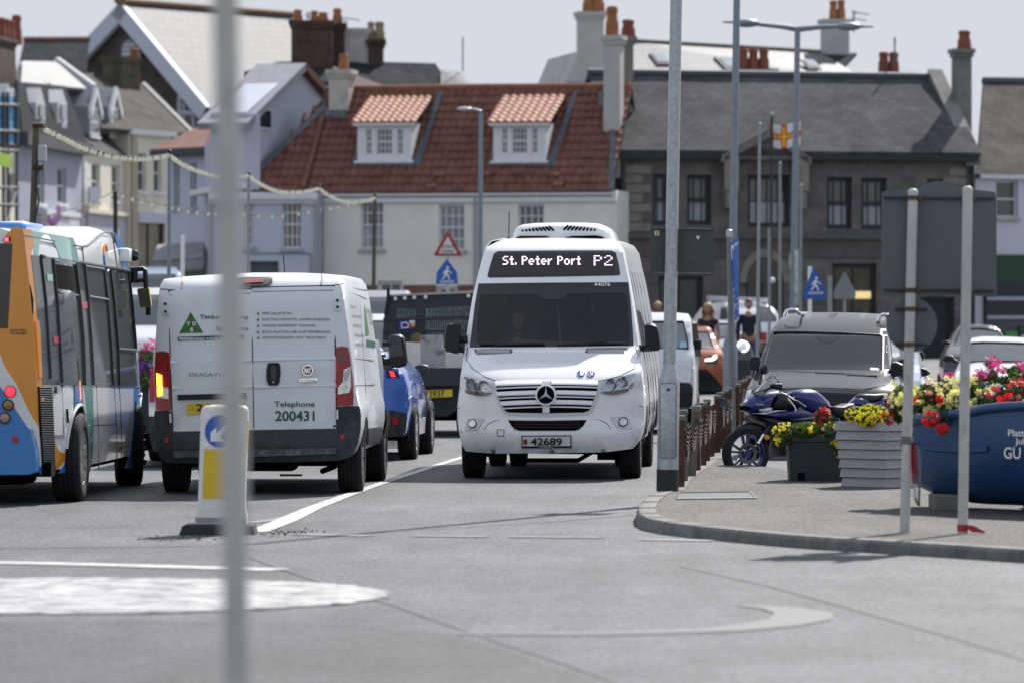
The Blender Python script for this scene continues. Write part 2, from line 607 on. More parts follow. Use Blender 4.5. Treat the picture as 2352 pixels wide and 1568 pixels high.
def pvz(Y):
 return PZ+max(0.,min(1.,(Y-38)/14))*.07
def gpp(px,py,dz=0.):
 z=PZ
 for _ in range(12):z=pvz(gd(py,z))
 p=gp(px,py,z);p.z+=dz
 return p
KPX=[(1512,1128),(1490,1140),(1474,1154),(1467,1168),(1470,1180),(1488,1190),(1530,1199),(1600,1208),(1700,1218),(1800,1227),(1900,1234),(2000,1240),(2100,1246),(2200,1252),(2352,1262),(2600,1279),(3000,1310)]
kerb=[gpp(x,y)for x,y in KPX]
back=[gpp(x,y)for x,y in[(1512,1128),(1552,1092),(1590,1075),(1642,1052),(1700,1064),(1812,1078),(1960,1078),(2600,1078),(3000,1078)]]
outline=[(p.x,p.y)for p in kerb]+[(p.x,p.y)for p in reversed(back[1:])]
mb=MB()
mb.patch(outline,lambda a,b,o:Vector((a,b,pvz(b)+o)),0,.18,.5)
tag(mb.build("pavement",PAVE),kind="structure")
strip=[gpp(x,y)for x,y in[(1516,1126),(1552,1098),(1590,1079),(1636,1056),(1650,1058),(1618,1078),(1590,1096),(1570,1126)]]
mb=MB();mb.patch([(p.x,p.y)for p in strip],lambda a,b,o:Vector((a,b,pvz(b)+.004)),0,0,.5)
tag(mb.build("pavement_setts",MBRICK("edge setts",(.16,.12,.095),(.11,.10,.09),(.07,.065,.06),.22,.12,axes='XY')),kind="structure")
mb=MB()
def kerbrun(pts,wd,n0):
 for i in range(len(pts)-1):
  p,q=pts[i],pts[i+1]
  d=(q-p);d.z=0;L_=d.length;d.normalize()
  n=Vector((-d.y,d.x,0))
  if n.dot(n0(p))<0:n=-n
  for k in range(max(1,int(L_/.9))):
   m_=max(1,int(L_/.9))
   a,b=p+d*(L_*k/m_+.004),p+d*(L_*(k+1)/m_-.004)
   h_=pvz(p.y)
   prof=[(-.02,-.1),(-.018,h_*.75),(.0,h_+.002),(.02,h_+.007),(wd,h_+.007),(wd,-.1)]
   mb.loft([[Vector((e.x,e.y,0))+n*u+Vector((0,0,z))for u,z in prof]for e in(a,b)],True)
cen=Vector((3,44,0))
kerbrun(kerb,.14,lambda p:Vector((cen.x-p.x,cen.y-p.y,0))if p.x<1.9 else Vector((0,1,0)))
tag(mb.build("kerb",KERBM,smooth=35),kind="structure")
mb=MB()
q=[gpp(x,y)for x,y in[(1560,1133),(1722,1131),(1738,1145),(1555,1147)]]
mb.patch([(p.x,p.y)for p in q],lambda a,b,o:Vector((a,b,pvz(b)+.006)),0,0,None)
mc=tag(mb.build("manhole_cover",M("cast iron cover",(.05,.05,.05),.6,metal=.3,var=.3,vscale=14,bump=.5,bscale=50)),"rectangular dark manhole cover with a pale rim set in the pavement by the lamp post","manhole cover")
mb=MB()
for i in range(4):
 a,b=q[i],q[(i+1)%4]
 mb.tube([Vector((a.x,a.y,pvz(a.y)+.008)),Vector((b.x,b.y,pvz(b.y)+.008))],.007,5)
mb.build("cover_rim",M("worn steel rim",(.22,.22,.215),.4,metal=.5,var=.3),mc)
# --- vehicles: shells traced over a real curved surface
def interp(prof):
 prof=sorted(prof)
 def raw(z):
  if z<=prof[0][0]:return prof[0][1]
  for(a,b),(c,d)in zip(prof,prof[1:]):
   if z<=c:return b+(d-b)*(z-a)/(c-a)
  return prof[-1][1]
 return lambda z:sum(raw(z+k)for k in(-.03,-.015,0,.015,.03))/5
class Veh:
 def __init__(s,name,label,cat,px,Y,yaw,prof,plan,L=4.4,group=None,hw=None):
  s.L=L
  X=(px-1176)/FPX*Y
  s.root=thing(name,label,cat,(X,Y,gz(Y)),-R(yaw),group)
  s.M=Matrix.Translation((X,Y,gz(Y)))@Matrix.Rotation(-R(yaw),4,'Z')
  s.Mi=s.M.inverted()
  s.o=s.Mi@Vector((0,0,CAMH))
  p=interp(prof)
  s.S=lambda x,z:p(z)+plan(x,z)
  s.hw=hw or(lambda y,z:1.0)
 def ray(s,px,py):
  return(s.Mi@at(px,py,50.))-s.o
 def f(s,px,py):
  d=s.ray(px,py);y=0.
  for _ in range(9):
   t=(y-s.o.y)/d.y
   x,z=s.o.x+d.x*t,s.o.z+d.z*t
   y=s.S(x,z)
  return(x,z)
 def pl(s,px,py,y):
  d=s.ray(px,py);t=(y-s.o.y)/d.y
  return Vector((s.o.x+d.x*t,y,s.o.z+d.z*t))
 def sd(s,px,py):
  d=s.ray(px,py);lo,hi=-1.,s.L
  def g(y):
   t=(y-s.o.y)/d.y
   z=s.o.z+d.z*t
   return s.o.x+d.x*t-s.hw(y,z),z
  for _ in range(40):
   m=(lo+hi)/2
   if g(m)[0]>0:lo=m
   else:hi=m
  return(lo,g(lo)[1])
 def ff(s,x,z,off):return Vector((x,s.S(x,z)-off,z))
 def fs(s,y,z,off):return Vector((s.hw(y,z)+off,y,z))
 def panel(s,name,mat,pts,off=.004,skirt=.03,step=.09,parent=None,smooth=40,label=None):
  mb=MB();mb.patch([s.f(*p)for p in pts],s.ff,off,skirt,step)
  o=mb.build(name,mat,parent or s.root,smooth)
  if label:o["label"]=label
  return o
 def spanel(s,name,mat,pts,off=.004,skirt=.02,step=.25,parent=None,smooth=40):
  mb=MB();mb.patch([s.sd(*p)for p in pts],s.fs,off,skirt,step)
  return mb.build(name,mat,parent or s.root,smooth)
 def outline(s,pts,step=.09):
  P=[s.f(*p)for p in pts];out=[]
  for i,p in enumerate(P):
   q=P[(i+1)%len(P)]
   n=max(1,int(math.hypot(q[0]-p[0],q[1]-p[1])/step))
   out+=[(p[0]+(q[0]-p[0])*k/n,p[1]+(q[1]-p[1])*k/n)for k in range(n)]
  return out
 def shell(s,mb,out,backs,cap=True,kx_=1.012):
  zt_=max(z for x,z in out);rt=sorted((z,x)for x,z in out if x>.45*max(q[0]for q in out)and z>.3)
  def hz(y,z):
   if z<=rt[0][0]:return rt[0][1]*kx_
   for(a,b),(c,d)in zip(rt,rt[1:]):
    if z<=c:return(b+(d-b)*(z-a)/max(1e-5,c-a))*kx_
   return rt[-1][1]*kx_
  s.hw=hz
  s.lx=min(x for x,z in out);s.rx=max(x for x,z in out)
  rings=[[Vector((x,s.S(x,z),z))for x,z in out]]
  for dy,kx,kz in backs:
   rings.append([Vector((x*kx,(s.S(x,z)+dy)if dy<1 else max(dy,s.S(x,z)+.5),z+kz))for x,z in out])
  mb.loft(rings,True,False,cap)
 def txt(s,body,mat,px,py,pxw=None,pxh=10,off=.008,bold=0.,align='l',parent=None,slant=0.):
  """lettering on the front surface: baseline start at (px, py), width and height in the photograph's pixels"""
  a=s.f(px,py)
  sc=FPX/(s.M@s.ff(a[0],a[1],0)).y
  return text(body,mat,parent or s.root,lambda u,v,o:s.ff(a[0]+u+v*slant,a[1]+v,off+o),(pxw/sc)if pxw else None,pxh/sc,bold=bold,align=align)
 def disc(s,name,mat,px,py,r,rz_=None,off=.01,skirt=.03,parent=None,n=24):
  """round panel, radius in the photograph's pixels"""
  a=s.f(px,py);sc=FPX/(s.M@s.ff(a[0],a[1],0)).y
  rx,rz_=r/sc,(rz_ or r)/sc
  mb=MB();mb.patch([(a[0]+rx*math.cos(2*math.pi*i/n),a[1]+rz_*math.sin(2*math.pi*i/n))for i in range(n)],s.ff,off,skirt,None)
  return mb.build(name,mat,parent or s.root,40)
 def ring(s,name,mat,px,py,r,wd,off=.015,parent=None,n=28):
  a=s.f(px,py);sc=FPX/(s.M@s.ff(a[0],a[1],0)).y
  mb=MB();mb.tube([s.ff(a[0]+r/sc*math.cos(2*math.pi*i/n),a[1]+r/sc*math.sin(2*math.pi*i/n),off)for i in range(n)],wd/sc,6,True)
  return mb.build(name,mat,parent or s.root,60)
def wheel(root,x,y,Rr=.35,W=.23,out=1,steer=0.,spokes=5,rimmat=None,dark=False):
 """a wheel standing on the ground at (x, y): tyre with rim under it; out = side the rim faces"""
 mb=MB()
 w2=W/2
 prof=[(-w2*.8,Rr*.62),(-w2,Rr*.70),(-w2*1.04,Rr*.84),(-w2*.96,Rr*.955),(-w2*.82,Rr*.99)]
 for gx in(-.5,-.17,.17,.5):
  prof+=[(w2*(gx-.045),Rr),(w2*(gx-.03),Rr*.975),(w2*(gx+.03),Rr*.975),(w2*(gx+.045),Rr)]
 prof+=[(w2*.82,Rr*.99),(w2*.96,Rr*.955),(w2*1.04,Rr*.84),(w2,Rr*.70),(w2*.8,Rr*.62)]
 mb.lathe(prof,axis='x',n=40)
 t=mb.build("wheel",RUBBER,root,50)
 t.location=(x,y,Rr-.006)
 t.rotation_euler=(0,0,R(steer))
 mb=MB();o=out*w2
 mb.lathe([(-o*.7,Rr*.60),(o*.55,Rr*.58),(o*.92,Rr*.64),(o*.90,Rr*.60),(o*.45,Rr*.55)],axis='x',n=32)
 mb.lathe([(o*.2,.001),(o*.2,Rr*.56)],axis='x',n=24)
 mb.lathe([(o*.2,Rr*.16),(o*.78,Rr*.13),(o*.80,.001)],axis='x',n=16)
 for k in range(spokes):
  a=2*math.pi*k/spokes+.3
  c,sn=math.cos(a),math.sin(a)
  mb.loft([[(o*(.62 if r_<.3 else .78)+e*.02,Rr*r_*c-f_*sn*wd,Rr*r_*sn+f_*c*wd)for e,f_ in((-1,-1),(1,-1),(1,1),(-1,1))]for r_,wd in((.14,.03),(.57,.05))],True)
 mb.build("rim",rimmat or ALLOY,t,40)
 return t
def arch(v,y,Rr,hw,side=1,z0=.3):
 """dark wheel opening laid in the body side"""
 mb=MB()
 pts=[(y+(Rr+.07)*math.cos(math.pi*i/16),Rr+(Rr+.07)*math.sin(math.pi*i/16))for i in range(17)]
 pts=[(a,max(b,z0))for a,b in pts]
 mb.patch([(pts[0][0],z0)]+pts[1:-1]+[(pts[-1][0],z0)],lambda a,b,o:Vector((side*(v.hw(a,b)+.004+o),a,b)),0,.02,.15)
 return mb.build("wheel_arch",UNDER,v.root)
def mirror(v,pts,y,depth=.12,mat=None,armpts=None,glass=None):
 """door mirror: a housing traced at depth y with real thickness, on its arm"""
 mb=MB()
 P=[v.pl(px,py,y)for px,py in pts]
 c=sum(P,Vector())/len(P)
 mb.loft([[c+(p-c)*.86 for p in P],[p+Vector((0,depth*.25,0))for p in P],[p+Vector((0,depth*.8,0))for p in P],[c+(p-c)*.9+Vector((0,depth,0))for p in P]],True)
 if armpts:
  for a,b,r in armpts:
   mb.tube([v.pl(*a,y+depth*.5),v.pl(*b,y+depth*.5)],r,8)
 o=mb.build("mirror",mat or BLACKP,v.root,50)
 if glass:
  mb=MB();Q=[v.pl(px,py,y-.012)for px,py in glass]
  mb.prism(Q,(0,.02,0));mb.build("mirror_glass",DARKGL,o)
 return o
# --- the white minibus
zb=Z(1700,850,2700,1363)
zg=Z(1800,1380,2700,2352)
B=Veh("minibus","white minibus facing us in the middle of the road with lit destination display","minibus",1258,52.25,3.4,[(.18,.14),(.30,.05),(.44,0),(.56,.0),(.64,.05),(.80,.05),(.95,.06),(1.05,.12),(1.11,.22),(1.24,.5),(1.37,.85),(1.43,.95),(2.10,1.50),(2.18,1.55),(2.46,1.66),(2.53,1.80),(2.60,2.1)],lambda x,z:(.36 if z<1.0 else max(.06,.36-(z-1.0)*2.))*min(abs(x),1.1)**4+.04*x*x,L=7.0,hw=lambda y,z:1.0-max(0,z-1.25)*.10)
sil=[(420,147),(700,142),(1000,149),(1050,170),(1078,215),(1092,290),(1112,380),(1132,500),(1150,640),(1163,740),(1176,860),(1188,960),(1195,1050),(1192,1140),(1182,1195),(1165,1240),(1130,1285),(970,1305),(700,1308),(380,1312),(225,1300),(205,1268),(188,1200),(179,1130),(180,1060),(192,960),(206,850),(221,740),(240,610),(262,470),(285,370),(318,245),(335,190),(365,158)]
sil=PX(zb,sil)
ws=PX(zb,[(292,388),(700,383),(1108,381),(1122,500),(1133,640),(1137,724),(700,731),(243,734),(255,640),(272,500)])
mb=MB()
top=sil[-4:]+sil[0:7]+[ws[2],ws[1],ws[0]]+[sil[-5]]
i_tr,i_tl=6,len(sil)-4
left=[sil[28],sil[29],ws[0],ws[9],ws[8],ws[7],sil[26],sil[27]]
top=[sil[29],sil[30],sil[31],sil[32],sil[0],sil[1],sil[2],sil[3],sil[4],sil[5],sil[6],ws[2],ws[1],ws[0]]
left=[ws[0],ws[9],ws[8],ws[7],sil[26],sil[27],sil[28],sil[29]]
right=[ws[2],sil[6],sil[7],sil[8],sil[9],ws[5],ws[4],ws[3]]
low=[ws[7],ws[6],ws[5]]+sil[9:27]
for poly in(top,left,right,low):
 mb.patch([B.f(*p)for p in poly],B.ff,0,0,.07)
out=B.outline(sil)
B.shell(mb,out,[(.05,1.012,.005),(.16,1.02,.012),(.4,1.012,.02),(7.0,1.010,.05)])
body=mb.build("body",WHITE,B.root,38,merge=.002)
gl=B.panel("windscreen",SCREEN,ws,.003,0,.07)
fr=MB()
wi=PX(zb,[(312,412),(700,404),(1090,402),(1104,500),(1114,640),(1112,700),(700,716),(280,712),(284,640),(296,500)])
for i in range(10):
 j=(i+1)%10
 fr.patch([B.f(*p)for p in(ws[i],ws[j],wi[j],wi[i])],B.ff,.006,.0,.07)
fr.patch([B.f(*p)for p in PX(zb,[(310,408),(1092,400),(1096,440),(770,445),(760,470),(700,478),(635,470),(618,445),(305,450)])],B.ff,.0055,0,.07)
fr.build("windscreen_border",DARKGL,gl,40)
wp=MB()
for pts in([(300,716),(480,718),(650,711)],[(380,724),(560,714),(655,716)],[(720,722),(860,714),(985,706)],[(840,720),(1000,714),(1120,717)]):
 wp.tube([B.ff(*B.f(*zb(*p)),.03)for p in pts],.011,6)
wp.build("wiper",BLACKP,B.root,40)
dp=B.panel("destination_display",M("display surround",(.012,.012,.014),.15,coat=.5),PX(zb,[(340,348),(352,300),(375,226),(398,211),(700,207),(1015,206),(1040,220),(1056,285),(1064,330),(1060,344),(700,351),(350,356)]),.006,.03,.07)
scrn=B.panel("display_screen",M("led matrix",(.035,.033,.036),.5,bump=.4,bscale=260),PX(zb,[(372,344),(374,262),(384,236),(700,231),(1026,230),(1034,255),(1036,338)]),.010,0,.07,parent=dp)
GLY={'S':["0111","1000","1000","0110","0001","0001","1110"],'t':["010","010","111","010","010","010","011"],'.':["0","0","0","0","0","1","1"],'P':["1110","1001","1001","1110","1000","1000","1000"],'e':["0000","0000","0110","1001","1111","1000","0110"],'r':["000","000","101","110","100","100","100"],'o':["0000","0000","0110","1001","1001","1001","0110"],'2':["0110","1001","0001","0010","0100","1000","1111"],' ':["00"]*7}
def led(word,x0,y0,dx,dy,bold=False):
 m_=MB();x=x0
 for ch in word:
  gph=GLY[ch]
  for r_,row in enumerate(gph):
   for c_,b_ in enumerate(row):
    if b_=='1':
     for kx in((0,.5)if bold else(0,)):
      a=B.f(*zb(x+(c_+kx)*dx,y0+r_*dy))
      q=.0060
      m_.add([B.ff(a[0]+q*math.cos(k*math.pi/3),a[1]+q*math.sin(k*math.pi/3),.014)for k in range(6)],[tuple(range(6))])
  x+=(len(gph[0])+1)*dx
 return m_
LED=M("lit pixels",(.9,.72,.82),.4,emit=.85,ecol=(1.,.78,.90))
led("St. Peter Port",426,242,7.45,6.8,True).build("lit_lettering",LED,dp)
led("P2",922,238,11.6,8.2,True).build("lit_lettering",LED,dp)
grl=B.panel("grille",M("grille surround white",(.62,.63,.64),.4,coat=.3),PX(zg,[(495,370),(540,362),(1000,352),(1500,360),(1540,380),(1600,378),(1570,500),(1525,620),(1490,690),(1450,722),(1300,738),(1000,748),(720,742),(600,730),(560,705),(520,640),(465,500),(432,392),(470,385)]),.008,.03,.07)
B.panel("grille_backing",UNDER,PX(zg,[(478,398),(1000,378),(1545,388),(1535,470),(1500,570),(1455,680),(1400,700),(1000,708),(620,700),(580,685),(530,600),(490,480)]),.011,0,.07,parent=grl)
B.panel("grille_spine",WHITE,PX(zg,[(955,366),(1055,366),(1040,704),(970,704)]),.02,.02,.07,parent=grl)
sm=MB()
for(x0,y0,x1,y1,h)in((474,372,1548,366,55),(484,485,1530,478,48),(528,585,1492,578,48),(480,443,1542,432,16),(512,548,1512,538,16),(556,652,1468,644,16)):
 n_=8
 for(ua,ub)in((0,.455),(.545,1)):
  k=6
  Pt,Pb=[],[]
  for i in range(k+1):
   u=ua+(ub-ua)*i/k
   x=x0+(x1-x0)*u;y=y0+(y1-y0)*u-14*(1-(2*u-1)**2)
   if h>30:y+=0
   Pt.append((x,y));Pb.append((x,y+h))
  rings=[]
  for p,q in zip(Pt,Pb):
   a,b=B.f(*zg(*p)),B.f(*zg(*q))
   rings.append([B.ff(*a,.012),B.ff(*a,.03),B.ff(b[0],b[1]+(a[1]-b[1])*.25,.045),B.ff(*b,.035),B.ff(*b,.012)])
  sm.loft(rings,True)
sm.build("slat",WHITE,grl,40)
B.disc("badge_mount",WHITE,*zg(1004,518),25,off=.042,skirt=.05,parent=grl,n=36)
bd=B.disc("badge",UNDER,*zg(1004,518),20.5,off=.050,skirt=.05,n=36)
st=MB()
c0=B.f(*zg(1004,518));rr=.094
st.tube([B.ff(c0[0]+.100*math.cos(2*math.pi*i/36),c0[1]+.100*math.sin(2*math.pi*i/36),.060)for i in range(36)],.008,8,True)
for k in range(3):
 a=math.pi/2+k*2*math.pi/3
 tip=Vector((c0[0]+rr*math.cos(a),c0[1]+rr*math.sin(a)))
 n_=Vector((-math.sin(a),math.cos(a)))
 b1,b2=Vector(c0)+n_*.017,Vector(c0)-n_*.017
 v_=[B.ff(tip.x,tip.y,.058),B.ff(b1.x,b1.y,.058),B.ff(b2.x,b2.y,.058),B.ff(c0[0],c0[1],.085)]
 st.add(v_,[(0,1,3),(0,3,2),(1,2,3)])
st.build("badge_star",M("star silver",(.80,.80,.82),.35,metal=.4),bd,20)
for pts,refl in(([(150,315),(180,318),(300,350),(425,386),(436,440),(432,500),(360,529),(250,522),(165,498),(145,470),(140,400)],[(220,405),(345,425)]),([(1595,377),(1700,345),(1850,308),(1930,288),(1940,310),(1920,430),(1870,485),(1780,508),(1690,518),(1600,500),(1588,485)],[(1690,405),(1810,380)])):
 hl=B.panel("headlight",M("headlight housing",(.62,.63,.65),.10,metal=.6,var=.3,vscale=20),PX(zg,pts),.010,.04,.06)
 for(x,y)in refl:
  a=B.f(*zg(x,y))
  mb=MB()
  c_=B.ff(*a,.02)
  mb.lathe([(-.022,.062),(-.012,.058),(.02,.03),(.022,.001)],c_,'y',20)
  mb.build("reflector",CHROME,hl,30)
 low_=[p for p in([(150,462),(250,480),(432,490),(430,502),(360,527),(250,520),(165,497)]if x<1000 else[(1594,484),(1720,470),(1880,445),(1868,482),(1780,506),(1690,516),(1602,498)])]
 B.panel("indicator",M("smoked indicator",(.10,.055,.035),.2,coat=.6),PX(zg,low_),.018,.01,.06,parent=hl)
 B.panel("lamp_cover",MGLASS("lamp cover",(.9,.92,.93),.02),PX(zg,pts),.036,0,.06,parent=hl)
for hp,c_ in(([(155,884),(162,820),(182,766),(260,758),(350,756),(358,766),(320,830),(285,872),(265,882)],(232,815)),([(1675,744),(1760,740),(1850,738),(1890,790),(1908,862),(1850,866),(1780,866),(1735,838),(1690,775)],(1812,798))):
 fb=B.panel("fog_lamp_bezel",M("bezel white",(.60,.61,.62),.4,coat=.3),PX(zg,hp),.012,.03,.06)
 B.disc("fog_lamp",BLACKP,*zg(*c_),11,off=.017,parent=fb)
 B.disc("fog_lamp_lens",CLEAR,*zg(c_[0],c_[1]-2),8.6,off=.03,parent=fb)
B.panel("air_intake",UNDER,PX(zg,[(606,780),(1000,784),(1428,777),(1392,842),(1342,880),(1300,889),(1000,890),(720,889),(670,870),(636,830)]),.006,.02,.07)
mb=MB()
for y in(800,828,856):
 mb.tube([B.ff(*B.f(*zg(x,y)),.012)for x in(670,850,1010,1180,1360)],.008,6)
mb.build("intake_bar",BLACKP,B.root)
for pts in([(250,47),(262,40),(450,37),(640,38),(655,55),(650,84),(450,93),(285,97),(265,80)],[(1428,32),(1620,28),(1838,28),(1850,40),(1812,78),(1620,83),(1422,82),(1410,70)]):
 vt=B.panel("bonnet_vent",M("vent grey",(.10,.10,.11),.5),PX(zg,pts),.008,.02,.1)
 mb=MB()
 xs_=[p[0]for p in pts]
 for y in(.3,.55,.8):
  yy=35+y*55
  mb.tube([B.ff(*B.f(*zg(x,yy)),.014)for x in(min(xs_)+30,sum(xs_)/len(xs_),max(xs_)-30)],.010,5)
 mb.build("vent_bar",M("vent bar grey",(.45,.46,.47),.4),vt)
GAP=M("panel gap",(.05,.05,.055),.8)
mb=MB()
for pts in([(232,742-8),(225,800),(260,850),(330,895),(385,915)],[(1150,734),(1163,775),(1140,850),(1060,890),(965,914),(935,918)]):
 mb.tube([B.ff(*B.f(*zb(*p)),.001)for p in pts],.0045,5)
for pts in([(355,880),(400,822),(460,790),(520,778)],[(1680,868),(1640,815),(1570,778),(1500,770)],[(492,885),(495,880),(560,880),(565,890),(563,948),(495,945),(492,885)],[(78,660),(100,655)],[(1980,630),(2022,640)]):
 mb.tube([B.ff(*B.f(*zg(*p)),.001)for p in pts],.004,5)
mb.build("panel_gap",GAP,B.root)
pf=B.panel("number_plate",BLACKP,PX(zg,[(748,942),(1268,938),(1270,1070),(750,1074)]),.022,.03,None)
B.panel("plate_face",PLATEW,PX(zg,[(760,952),(1258,949),(1258,1050),(760,1053)]),.028,.006,None,parent=pf)
B.txt("42689",INK,*zg(846,1042),72,17.2,off=.036,bold=.02,parent=pf)
B.txt("GBG",M("gold ink",(.45,.32,.08),.5),*zg(768,1051),9,3.6,off=.036,parent=pf)
B.txt("www.evmdirect.co.uk",WHITEINK,*zg(934,1066),33,2.8,off=.03,parent=pf)
B.panel("crest",M("crest red",(.30,.03,.03),.5),PX(zg,[(768,988),(788,978),(808,985),(810,1024),(802,1032),(776,1033),(768,1025)]),.034,.004,None,parent=pf)
BLUE=M("sign blue",(.012,.035,.30),.45)
BLUEDK=M("sticker blue",(.02,.03,.26),.4)
for(x,y,k)in((1368,294,0),(1471,298,1)):
 sk=B.disc("access_sticker",BLUEDK,*zg(x,y),9.4,7.2,off=.012,skirt=.012)
 mb=MB()
 def pt(u,v):return B.ff(*B.f(*zg(x+u,y+v)),.022)
 if k==0:
  mb.tube([pt(0,-22),pt(0,-13)],.010,8);mb.tube([pt(0,-9),pt(0,4)],.010,6);mb.tube([pt(-3,4),pt(-5,20)],.006,6);mb.tube([pt(3,4),pt(5,20)],.006,6)
  mb.tube([pt(-3,-8),pt(-14,6)],.004,6);mb.tube([pt(3,-8),pt(14,5),pt(15,18)],.004,6)
 else:
  mb.tube([pt(-4,-20),pt(-4,-14)],.009,8);mb.tube([pt(-4,-12),pt(-2,4),pt(14,6),pt(20,17)],.006,6);mb.tube([pt(-3,-4),pt(10,-4)],.005,6)
  mb.tube([pt(-8+17*math.cos(a),10+14*math.sin(a))for a in[x_*.4 for x_ in range(0,13)]],.004,6)
 mb.build("pictogram",WHITEINK,sk,40)
B.txt("44076",WHITEINK,*zb(922,402),37,8,off=.012,bold=.012)
mirror(B,PX(zb,[(108,628),(118,606),(140,601),(183,600),(195,614),(193,690),(188,752),(176,769),(150,766),(120,756),(104,735)]),.95,.16,armpts=[(zb(180,690),zb(232,690),.045),(zb(185,740),zb(228,760),.03)])
mirror(B,PX(zb,[(1193,618),(1205,603),(1245,606),(1268,620),(1278,660),(1285,735),(1272,753),(1230,755),(1196,752)]),1.0,.16,armpts=[(zb(1168,738),zb(1235,738),.038),(zb(1166,720),zb(1166,780),.02)])
mb=MB();mb.bb(B.pl(*zb(93,742),1.0),B.pl(*zb(106,712),1.08),.01);mb.build("mirror_indicator",CLEAR,B.root)
ac=MB()
def accs(y,sh=0.,kx=1.):
 pts=[(470,149),(482,105),(498,78),(530,64),(600,57),(720,54),(880,55),(950,62),(990,78),(1015,105),(1030,149)]
 P=[B.pl(*zb(*p),2.3)for p in pts]
 c_=(P[0]+P[-1])/2
 return[Vector((c_.x+(p.x-c_.x)*kx,y,max(2.5,p.z+sh)))for p in P]
ac.loft([accs(2.32,-.045,.93),accs(2.36,-.02,.97),accs(2.46),accs(3.9,.0),accs(4.1,-.04,.96)],True)
acr=ac.build("roof_air_unit",WHITE,B.root,45)
mb=MB()
for k in range(9):
 x,y,l_=532+k*19.5,100-k*.6,5+k*2.6
 mb.tube([B.pl(*zb(x-l_*.5,y-l_*.75),2.316),B.pl(*zb(x+l_*.55,y+4),2.316)],.0125,6)
 x,y=925-k*19.5,95-k*.6
 mb.tube([B.pl(*zb(x+l_*.5,y-l_*.75),2.316),B.pl(*zb(x-l_*.55,y+6),2.316)],.0125,6)
for pts in([(488,147),(500,135),(520,129),(660,129),(692,139),(660,146)],[(760,138),(800,129),(930,126),(965,132),(982,144),(800,143)]):
 mb.prism([B.pl(*zb(*p),2.30)for p in pts],(0,.1,0))
mb.build("unit_slots",UNDER,acr)
mb=MB();mb.cyl(B.pl(*zb(455,152),2.25),B.pl(*zb(457,138),2.25),.035,.02,10);mb.tube([B.pl(*zb(457,140),2.25),B.pl(*zb(459,-5),2.25)],.006,6)
mb.build("aerial",BLACKP,B.root)
for sgn in(1,-1):
 mb=MB();mb.patch([(1.75,1.32),(6.8,1.32),(6.8,2.28),(2.15,2.28)],lambda a,b,o:Vector((sgn*(B.hw(a,b)+o),a,b)),.004,.006,.3)
 mb.build("side_window",M("side glass sheen",(.14,.14,.14),.12,metal=.45,var=.25,vscale=1.2),B.root,40)
 arch(B,.98,.36,1.005,sgn);arch(B,5.25,.36,1.005,sgn)
for y in(1.9,2.74,3.6,4.6,5.7):
 mb=MB();mb.tube([B.fs(y,z,.004)for z in(.45,.7,1.0,1.3,1.7,2.1,2.25)],.008,6);mb.build("door_post",BLACKP,B.root)
mb=MB();mb.patch([(1.95,.42),(2.75,.42),(2.75,1.3),(1.95,1.3)],B.fs,.006,.01,.2);dr_=mb.build("passenger_door",M("door panel pale",(.50,.50,.50),.35,coat=.5),B.root)
for x in(-.85,.85):wheel(B.root,x,.95,.355,.225,1 if x>0 else-1)
for x in(-.86,-.615,.615,.86):wheel(B.root,x,5.25,.355,.19,1 if x>0 else-1)
mb=MB()
mb.bb((-.9,.5,.30),(.9,6.8,.42));mb.tube([(-.45,.55,.29),(-.30,.55,.20),(.30,.55,.20),(.45,.55,.29)],.025,8);mb.tube([(-.7,.95,.32),(.7,.95,.30)],.05,8);mb.bb((.5,.7,.2),(.85,.8,.3));mb.bb((-.75,1.2,.22),(-.66,1.3,.4))
mb.build("underbody",UNDER,B.root)
INT=M("cabin grey",(.09,.093,.10),.7,var=.2)
INTD=M("seat cloth",(.022,.023,.027),.85,var=.2)
mb=MB()
mb.loft([[(-.88,1.30,1.36),(-.88,1.30,1.0),(-.88,1.75,1.0),(-.88,1.72,1.40)],[(-.35,1.08,1.38),(-.35,1.08,1.0),(-.35,1.7,1.0),(-.35,1.68,1.50)],[(.1,1.02,1.38),(.1,1.02,1.0),(.1,1.7,1.0),(.1,1.66,1.47)],[(.88,1.30,1.36),(.88,1.30,1.0),(.88,1.75,1.0),(.88,1.70,1.43)]],True)
mb.bb((-.9,1.7,.45),(.9,6.7,.5));mb.bb((-.9,6.6,.5),(.9,6.65,1.3))
mb.build("dashboard",INT,B.root,40)
for(x,y)in((-.45,2.35),(.18,3.2),(.60,2.45),(-.55,4.2),(.62,4.2),(-.1,4.4)):
 mb=MB()
 mb.box((x,y,.98),(.46,.5,.16),None,.05,2);mb.box((x,y+.27,1.40),(.47,.13,.78),(R(-8),0,0),.06,2);mb.box((x,y+.33,1.88),(.27,.10,.24),(R(-6),0,0),.05,2);mb.bb((x-.2,y-.2,.5),(x+.2,y+.2,.9))
 mb.build("seat",INTD,B.root,40)
mb=MB();a_=R(28)
mb.tube([(-.45+.20*math.cos(t),1.82+.20*math.sin(t)*math.sin(a_),1.36+.20*math.sin(t)*math.cos(a_))for t in[i*math.pi/12 for i in range(24)]],.016,6,True)
mb.tube([(-.45,1.82,1.36),(-.45,1.65,1.25)],.04,8);mb.tube([(-.64,1.82,1.36),(-.26,1.82,1.36)],.018,6)
mb.build("steering_wheel",BLACKP,B.root,40)
mb=MB();mb.box((-.45,1.72,2.03),(.62,.02,.16),(R(20),0,0),.02);mb.box((.02,1.62,2.0),(.26,.05,.12),None,.03,2);mb.tube([(.02,1.62,1.96),(.06,1.56,1.45)],.012,6)
mb.build("sun_visor",INT,B.root)
